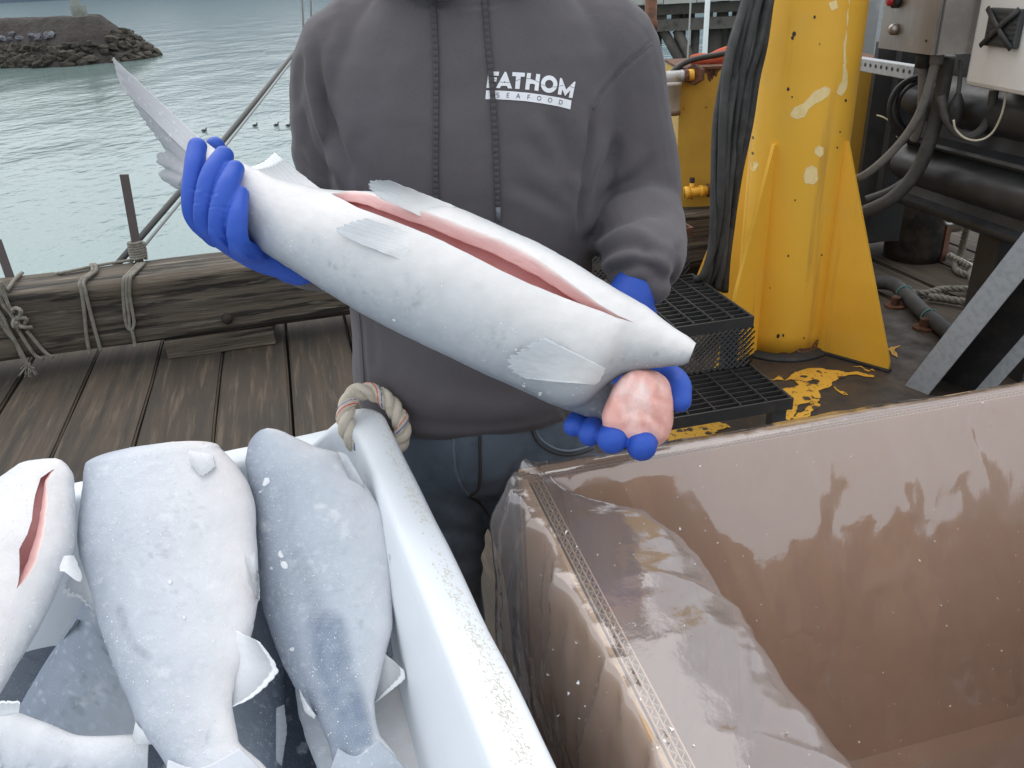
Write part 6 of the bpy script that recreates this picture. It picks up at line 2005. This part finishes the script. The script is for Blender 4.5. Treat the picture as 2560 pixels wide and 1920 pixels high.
def seam(name, pix, r, mtl, parent, bv, off=.0005, dash=None):
    pts = [onto(bv, x, y, off) for x, y in spline([(x, y, 0) for x, y in pix], 60)[:, :2]]
    pts = [p for p in pts if p is not None]
    if len(pts) < 3: return None
    if dash:
        m_ = MB(); pts2 = spline(pts, dash * 3)
        for i in range(0, len(pts2) - 2, 3): m_.tube([pts2[i], pts2[i + 1]], r, 5)
        return mark(m_.build(name, W[mtl], parent, smooth=True, fix=False), kind='stuff')
    m_ = MB(); m_.tube(pts, r, 6); return m_.build(name, W[mtl], parent, smooth=True)


seam('fly_edge', [(1134, 1085), (1136, 1130), (1142, 1180), (1155, 1215), (1172, 1238)], .0028, 'denim_edge', jeans, bvj)
seam('fly_seam', [(1199, 1090), (1200, 1140), (1200, 1190), (1194, 1225), (1172, 1240)], .003, 'thread', jeans, bvj)
seam('inner_seam', [(1172, 1240), (1205, 1265), (1238, 1315)], .0028, 'thread', jeans, bvj)
seam('stitching', [(1144, 1085), (1146, 1130), (1152, 1180), (1164, 1210)], .0009, 'denim_edge', jeans, bvj, dash=30)
seam('pocket_edge', [(1337, 1070), (1352, 1098), (1380, 1118), (1410, 1127), (1440, 1125), (1480, 1112), (1510, 1092)], .0026, 'denim_edge', jeans, bvj)
seam('pocket_edge', [(1328, 1075), (1345, 1108), (1378, 1130), (1412, 1138), (1445, 1135), (1485, 1122)], .0018, 'thread', jeans, bvj)
seam('leg_seam', [(1245, 1400), (1230, 1470), (1228, 1540), (1240, 1600), (1258, 1680)], .0020, 'denim_edge', jeans, bvj)
for sx, tx_ in ((-.17, -.19), (.06, .09)):
    m_ = MB(); capsule(m_, [(sx, 1.43, .07), (sx, 1.36, .07), (tx_, 1.25, .055), (tx_, 1.19, .045)], [.05, .052, .046, .036], 16, 16)
    m_.lathe((sx, 1.40, .02), [(.06, 0), (.058, .10), (.062, .28), (.05, .30)], 18); bt = m_.build('boot', W['boot'], man, smooth=True); voxel(bt, .008, 4)

# ---- hooded sweatshirt
rings = [(.892, -.072, 1.36, .165, .118, .125), (.897, -.072, 1.36, .190, .142, .135), (.915, -.072, 1.36, .205, .158, .145), (.97, -.071, 1.36, .212, .160, .15), (1.04, -.068, 1.36, .208, .156, .15), (1.10, -.066, 1.36, .206, .152, .15),
         (1.20, -.060, 1.36, .214, .150, .15), (1.32, -.048, 1.36, .226, .150, .15), (1.42, -.038, 1.36, .230, .142, .145), (1.49, -.034, 1.36, .222, .128, .135), (1.535, -.033, 1.36, .190, .116, .125),
         (1.565, -.034, 1.36, .150, .108, .115), (1.59, -.036, 1.36, .115, .100, .105), (1.62, -.038, 1.355, .088, .088, .09), (1.66, -.04, 1.35, .078, .082, .085), (1.68, -.04, 1.35, .05, .05, .055)]
V = []; nr = 64
for (z, cx, cy, hw, f_, b_) in rings:
    for k in range(nr):
        a = 2 * math.pi * k / nr; c_, s_ = math.cos(a), math.sin(a)
        x = hw * math.copysign(abs(c_) ** .80, c_); y = (f_ if s_ < 0 else b_) * math.copysign(abs(s_) ** .80, s_)
        V.append((cx + x, cy + y, z))
hd = MB()
hd.add(V, grid_faces(len(rings), nr, True) + [tuple(range(nr))[::-1], tuple((len(rings) - 1) * nr + k for k in range(nr))])
wl, wr_ = P(775, 640, 1.22), P(1592, 716, 1.205)
capsule(hd, [(-.165, 1.365, 1.478), (-.214, 1.372, 1.492), (-.246, 1.385, 1.38), (-.256, 1.395, 1.29), (-.258, 1.39, 1.215)], [.078, .091, .088, .080, .074], 24, 30)
capsule(hd, [(-.258, 1.395, 1.225), tuple((Vector((-.258, 1.39, 1.21)) + wl) / 2 + Vector((0, 0, -.01))), tuple(wl)], [.076, .066, .050], 24, 20)
capsule(hd, [(.095, 1.365, 1.478), (.158, 1.372, 1.488), (.186, 1.385, 1.38), (.212, 1.392, 1.29), (.222, 1.388, 1.21)], [.078, .088, .090, .084, .080], 24, 30)
capsule(hd, [(.222, 1.39, 1.225), tuple((Vector((.224, 1.385, 1.205)) + P(1618, 655, 1.205)) / 2), tuple(P(1612, 662, 1.205)), tuple(P(1628, 712, 1.19))], [.080, .073, .055, .030], 24, 28)
# hood lying round the neck
hood = [(-.04 + .118 * math.sin(w), 1.362 + (.120 if math.cos(w) > 0 else .135) * -math.cos(w) * -1, 1.636 + .045 * math.cos(w)) for w in np.linspace(math.pi * 1.06, math.pi * 2.94, 30)]
capsule(hd, hood[::3], [.022, .026, .030, .036, .046, .052, .046, .036, .030, .024][:len(hood[::3])], 14, 40)
hoodie = hd.build('hoodie', W['hood'], man, smooth=True)
voxel(hoodie, .0048, 5)
co = mesh_co(hoodie.data); nn = mesh_normals(hoodie.data); wco = co + np.array([-.06, 1.36, 0])
q, dep = proj_np(wco)
frontal = np.clip(-(nn[:, 1]) * 2.0 + .75, 0, 1)
LINES = [
    (((1640, 96), (1600, 132), (1558, 169), (1510, 226), (1481, 275)), .0020, 5),                       # armhole seam
    (((1481, 262), (1474, 350), (1462, 434), (1452, 521), (1450, 610)), .0085, 10),                     # arm against the chest
    (((1545, 330), (1530, 390), (1495, 460), (1466, 508)), .0065, 18), (((1640, 380), (1600, 440), (1530, 480), (1470, 530)), .0055, 18),
    (((1690, 540), (1616, 526), (1529, 562), (1454, 622)), .0095, 17), (((1640, 650), (1590, 612), (1530, 622), (1466, 660)), .0085, 15),
    (((1668, 720), (1630, 672), (1580, 664), (1510, 690)), .0075, 13), (((1700, 600), (1690, 660), (1662, 720)), .0045, 14),
    (((1375, 268), (1400, 340), (1432, 410), (1456, 470)), .0065, 24), (((1300, 330), (1370, 400), (1420, 470), (1440, 520)), .0035, 22), (((1260, 450), (1350, 490), (1430, 540)), .0030, 18),
    (((786, 80), (790, 150), (800, 217), (822, 299), (859, 410), (880, 480)), .0090, 11),                 # his right arm against the chest
    (((748, 250), (760, 310), (787, 386), (845, 452)), .0055, 11), (((800, 210), (812, 290), (835, 350)), .0050, 9), (((770, 120), (752, 190), (742, 280)), .0040, 12), (((742, 340), (770, 410), (820, 460)), .0045, 10),
    (((826, 250), (850, 330), (872, 400), (884, 470)), .0040, 16), (((900, 320), (895, 400), (915, 470)), .0022, 20),
    (((838, 40), (810, 100), (800, 170)), .0025, 16),
    (((1010, 2), (1080, 14), (1151, 17), (1230, 10), (1290, -6)), .0030, 6),                               # hood edge
    (((902, 775), (906, 830), (910, 900), (916, 990)), .0022, 5), (((930, 790), (935, 850), (938, 930)), .0018, 9),    # pocket edge
    (((990, 880), (1080, 940), (1200, 980), (1330, 990)), .0025, 26), (((960, 1010), (1060, 1055), (1170, 1068), (1300, 1062), (1400, 1040)), .0035, 16), (((1390, 1000), (1410, 1030), (1425, 1060)), .0020, 6),
    (((1050, 130), (1045, 260), (1060, 400)), .0016, 30), (((960, 90), (940, 230), (950, 360)), .0016, 34), (((1330, 60), (1350, 160), (1345, 230)), .0016, 30)]
dsp = creases(q, LINES) * frontal
dsp += .0040 * fbm(wco * np.array([1, 1, .55]), 9, 3, 4) + .0012 * fbm(wco, 40, 2, 9)
# bunched cloth on the forearm of his left sleeve
wsl = np.exp(-(np.linalg.norm((q - np.array([1600, 640])) / np.array([95, 95]), axis=1)) ** 4)
dsp += wsl * .0025 * fbm(wco, 22, 2, 7)
co += nn * dsp[:, None]
hoodie.data.vertices.foreach_set('co', co.ravel()); hoodie.data.update()
bvh_h = bvh_of(hoodie)

# raised seam line on the armhole, pocket edge stitching
seam('armhole_seam', [(1628, 108), (1600, 132), (1558, 169), (1510, 226), (1483, 272)], .0016, 'hood', hoodie, bvh_h, 0)
seam('pocket_seam', [(898, 776), (902, 830), (907, 900), (912, 985)], .0018, 'hood', hoodie, bvh_h, 0)

# drawstrings
for pix, endtip in (([(1082, -20), (1086, 60), (1090, 160), (1090, 300), (1089, 400), (1091, 520)], False), ([(1211, -20), (1216, 60), (1223, 140), (1231, 230), (1238, 340), (1242, 430), (1245, 522)], True)):
    sp_ = spline([(x, y, 0) for x, y in pix], 90)
    pts = [onto(bvh_h, x, y, .0035) for x, y, _ in sp_]
    pts = [p for p in pts if p is not None]
    pts = [Vector(p) for p in np.stack([smooth1(np.array([p[k] for p in pts]), 4) for k in range(3)], 1)]
    L = sum((pts[i + 1] - pts[i]).length for i in range(len(pts) - 1))
    m_ = MB(); fr = frames(spline(pts, int(L / .0012)))
    # flat braid: strands weaving left and right
    for k in range(4):
        ln = []
        for i, (p, t, a, b_) in enumerate(fr):
            w = i * .0012 / .017 * 2 * math.pi + k * math.pi / 2
            side = t.cross(ray(1200, 300).normalized()).normalized(); out = -ray(1200, 300).normalized()
            ln.append(p + side * .0022 * math.sin(w) + out * .0007 * math.sin(2 * w + k * math.pi))
        m_.tube(ln, .0019, 6)
    ds = m_.build('drawstring', W['cord'], hoodie, smooth=True, fix=False)
    if endtip:
        m_ = MB(); a = pts[-1]; e = onto(bvh_h, 1247, 552, .0035); m_.tube([a, a.lerp(e, .5), e], [.0042, .0034, .0036], 10); m_.build('cord_tip', W['cord_tip'], hoodie, smooth=True)

# chest print
def zp(pts): return [(1180 + x / 7.3733, 150 + y / 7.3733) for x, y in pts]


def ring_poly(cx, cy, rx, ry, ix, iy, a0, a1, n=28):
    o_ = [(cx + rx * math.cos(w), cy + ry * math.sin(w)) for w in np.linspace(a0, a1, n)]
    i_ = [(cx + ix * math.cos(w), cy + iy * math.sin(w)) for w in np.linspace(a1, a0, n)]
    return o_ + i_


letters = [
    [(303, 213), (500, 215), (492, 290), (375, 289), (371, 322), (460, 322), (452, 398), (362, 396), (345, 517), (265, 515)],
    [(600, 222), (618, 213), (636, 230), (738, 525), (665, 522), (640, 478), (540, 475), (513, 518), (442, 515)],
    [(748, 222), (978, 237), (972, 310), (900, 307), (875, 535), (793, 530), (812, 300), (740, 296)],
    [(1015, 237), (1090, 241), (1078, 342), (1125, 355), (1170, 378), (1185, 255), (1258, 262), (1222, 570), (1150, 560), (1162, 452), (1115, 437), (1066, 440), (1053, 550), (978, 543)],
    ring_poly(1422, 445, 152, 160, 75, 78, 0, math.pi), ring_poly(1422, 445, 152, 160, 75, 78, math.pi, 2 * math.pi),
    [(1622, 338), (1632, 324), (1660, 345), (1735, 545), (1885, 398), (1910, 400), (1850, 703), (1783, 690), (1810, 560), (1715, 662), (1665, 540), (1645, 645), (1580, 632)],
    [(260, 560), (420, 560), (700, 575), (1000, 600), (1300, 640), (1600, 690), (1835, 745), (1812, 910), (1600, 855), (1300, 800), (1000, 758), (700, 735), (430, 722), (248, 722)]]
on_h = lambda off: (lambda x, y: onto(bvh_h, x, y, off))
for pl in letters:
    decal('print_letter', zp(pl), on_h(.0012), W['print'], hoodie, cuts=3, th=3.5)
for ln in ([(510, 400), (600, 415), (697, 409)], [(808, 382), (850, 368), (892, 351)], [(1000, 340), (1090, 347), (1170, 377), (1245, 414)], [(1266, 438), (1350, 480)], [(1483, 499), (1568, 489)], [(1600, 484), (1692, 463)], [(1803, 486), (1888, 514)], [(380, 343), (458, 376)]):
    pl = [(x, y - 4) for x, y in ln] + [(x, y + 4) for x, y in reversed(ln)]
    decal('wave_cut', zp(pl), on_h(.0016), W['print_dark'], hoodie, cuts=2, th=3.5)
decal('wave_cut', zp([(600, 383), (613, 412), (586, 412)]), on_h(.0016), W['print_dark'], hoodie)


def stroke(pts, w):
    """thick polyline as a polygon"""
    P_ = [Vector((x, y)) for x, y in pts]; L_ = []; R_ = []
    for i, p in enumerate(P_):
        d = (P_[min(i + 1, len(P_) - 1)] - P_[max(i - 1, 0)]).normalized(); n_ = Vector((-d.y, d.x)) * w / 2
        L_.append(p + n_); R_.append(p - n_)
    return [(p.x, p.y) for p in L_] + [(p.x, p.y) for p in reversed(R_)]


def arc(cx, cy, rx, ry, a0, a1, n=14): return [(cx + rx * math.cos(math.radians(w)), cy + ry * math.sin(math.radians(w))) for w in np.linspace(a0, a1, n)]


G = {'S': [arc(0, -20, 22, 21, -30, -270, 12) + arc(0, 21, 23, 21, -90, 150, 12)[1:]], 'E': [[(-18, -42), (-18, 42)], [(-18, -37), (22, -37)], [(-18, 0), (17, 0)], [(-18, 37), (22, 37)]],
     'A': [[(-32, 42), (0, -42)], [(0, -42), (32, 42)], [(-20, 15), (20, 15)]], 'F': [[(-18, -42), (-18, 42)], [(-18, -37), (24, -37)], [(-18, 2), (18, 2)]],
     'O': [arc(0, 0, 33, 38, 0, 180), arc(0, 0, 33, 38, 180, 360)], 'D': [[(-26, -42), (-26, 42)], [(-26, -37), (-6, -37)] + arc(-6, 0, 36, 37, -88, 88, 12) + [(-26, 37)]]}
for ch, cx, cy, rot in (('S', 478, 645, 1), ('E', 665, 650, 2), ('A', 852, 663, 4), ('F', 1048, 682, 6), ('O', 1240, 706, 8), ('O', 1441, 740, 9), ('D', 1637, 778, 11)):
    r = math.radians(rot)
    for st_ in G[ch]:
        pl = stroke([(cx + x * math.cos(r) - y * math.sin(r), cy + x * math.sin(r) + y * math.cos(r)) for x, y in st_], 12)
        decal('small_letter', zp(pl), on_h(.0016), W['print_dark'], hoodie, cuts=1, th=4)

# ---- gloves
def Pp(*a): return [P(x, y, t) for x, y, t in a]


gm = MB()
capsule(gm, Pp((494, 368, 1.100), (485, 430, 1.083), (480, 500, 1.080), (492, 548, 1.096), (540, 590, 1.135)), [.0128, .0134, .0136, .0140, .016])
capsule(gm, Pp((560, 390, 1.085), (530, 438, 1.066), (514, 510, 1.062), (520, 566, 1.080), (575, 606, 1.13)), [.0130, .0143, .0145, .0150, .017])
capsule(gm, Pp((586, 424, 1.072), (566, 475, 1.052), (551, 545, 1.050), (560, 596, 1.072), (620, 622, 1.13)), [.0128, .0143, .0146, .0150, .017])
capsule(gm, Pp((600, 487, 1.060), (594, 540, 1.043), (594, 595, 1.046), (610, 625, 1.075), (660, 634, 1.13)), [.0116, .0130, .0134, .0138, .016])
for a, rs_ in ((((520, 566, 1.105), (620, 615, 1.14), (735, 640, 1.18)), (.017, .026, .034)), (((570, 600, 1.10), (650, 632, 1.135), (740, 648, 1.18)), (.018, .026, .034)), (((610, 622, 1.10), (670, 640, 1.14), (745, 655, 1.18)), (.018, .024, .034))):
    capsule(gm, Pp(*a), rs_)
capsule(gm, Pp((538, 366, 1.150), (560, 420, 1.165), (620, 520, 1.175), (690, 610, 1.17)), [.0135, .0155, .018, .024])
capsule(gm, Pp((735, 646, 1.18), (775, 640, 1.22)), [.037, .040])
g1 = gm.build('glove', W['glove'], man, smooth=True); voxel(g1, .0016, 1, .4)
co = mesh_co(g1.data); nn = mesh_normals(g1.data); qg, _ = proj_np(co + np.array([-.06, 1.36, 0]))
co += nn * (.0007 * fbm(co, 55, 2, 3) + .55 * creases(qg, [(((520, 560), (560, 600), (600, 640)), .0022, 5), (((560, 590), (600, 620), (650, 650)), .002, 6), (((600, 615), (640, 622), (690, 650)), .002, 6), (((640, 600), (680, 625), (720, 660)), .0025, 7),
    (((470, 470), (490, 474), (505, 470)), .0010, 4), (((508, 480), (530, 486), (548, 480)), .0010, 4), (((545, 515), (565, 520), (582, 514)), .0010, 4), (((478, 505), (490, 508), (503, 505)), .0008, 3), (((512, 515), (528, 518), (544, 514)), .0008, 3)]))[:, None]; g1.data.vertices.foreach_set('co', co.ravel()); g1.data.update()
gm = MB()
capsule(gm, Pp((1434, 1066, 1.042), (1446, 1052, 1.06), (1490, 1020, 1.13), (1530, 960, 1.17)), [.0130, .0140, .0145, .018])
capsule(gm, Pp((1476, 1084, 1.026), (1488, 1066, 1.055), (1520, 1040, 1.12), (1550, 965, 1.165)), [.0160, .0168, .0165, .018])
capsule(gm, Pp((1530, 1097, 1.003), (1540, 1074, 1.05), (1565, 1045, 1.115), (1580, 970, 1.16)), [.0188, .0190, .017, .018])
capsule(gm, Pp((1604, 1114, 1.003), (1610, 1092, 1.04), (1620, 1050, 1.105), (1610, 970, 1.15)), [.0190, .0188, .017, .018])
capsule(gm, Pp((1699, 1002, 1.03), (1694, 962, 1.045), (1668, 938, 1.08), (1610, 930, 1.14)), [.0150, .0168, .0170, .024])
for a, rs_ in ((((1540, 960, 1.17), (1560, 880, 1.19), (1575, 790, 1.20)), (.024, .03, .036)), (((1600, 965, 1.16), (1590, 880, 1.18), (1580, 790, 1.20)), (.024, .03, .036)), (((1570, 985, 1.15), (1575, 900, 1.18)), (.022, .03))):
    capsule(gm, Pp(*a), rs_)
capsule(gm, Pp((1578, 800, 1.20), (1572, 762, 1.19), (1584, 728, 1.19)), [.036, .036, .034])
g2 = gm.build('glove', W['glove'], man, smooth=True); voxel(g2, .0014, 1, .3)
co = mesh_co(g2.data); nn = mesh_normals(g2.data); co += nn * (.0008 * fbm(co, 55, 2, 5))[:, None]; g2.data.vertices.foreach_set('co', co.ravel()); g2.data.update()
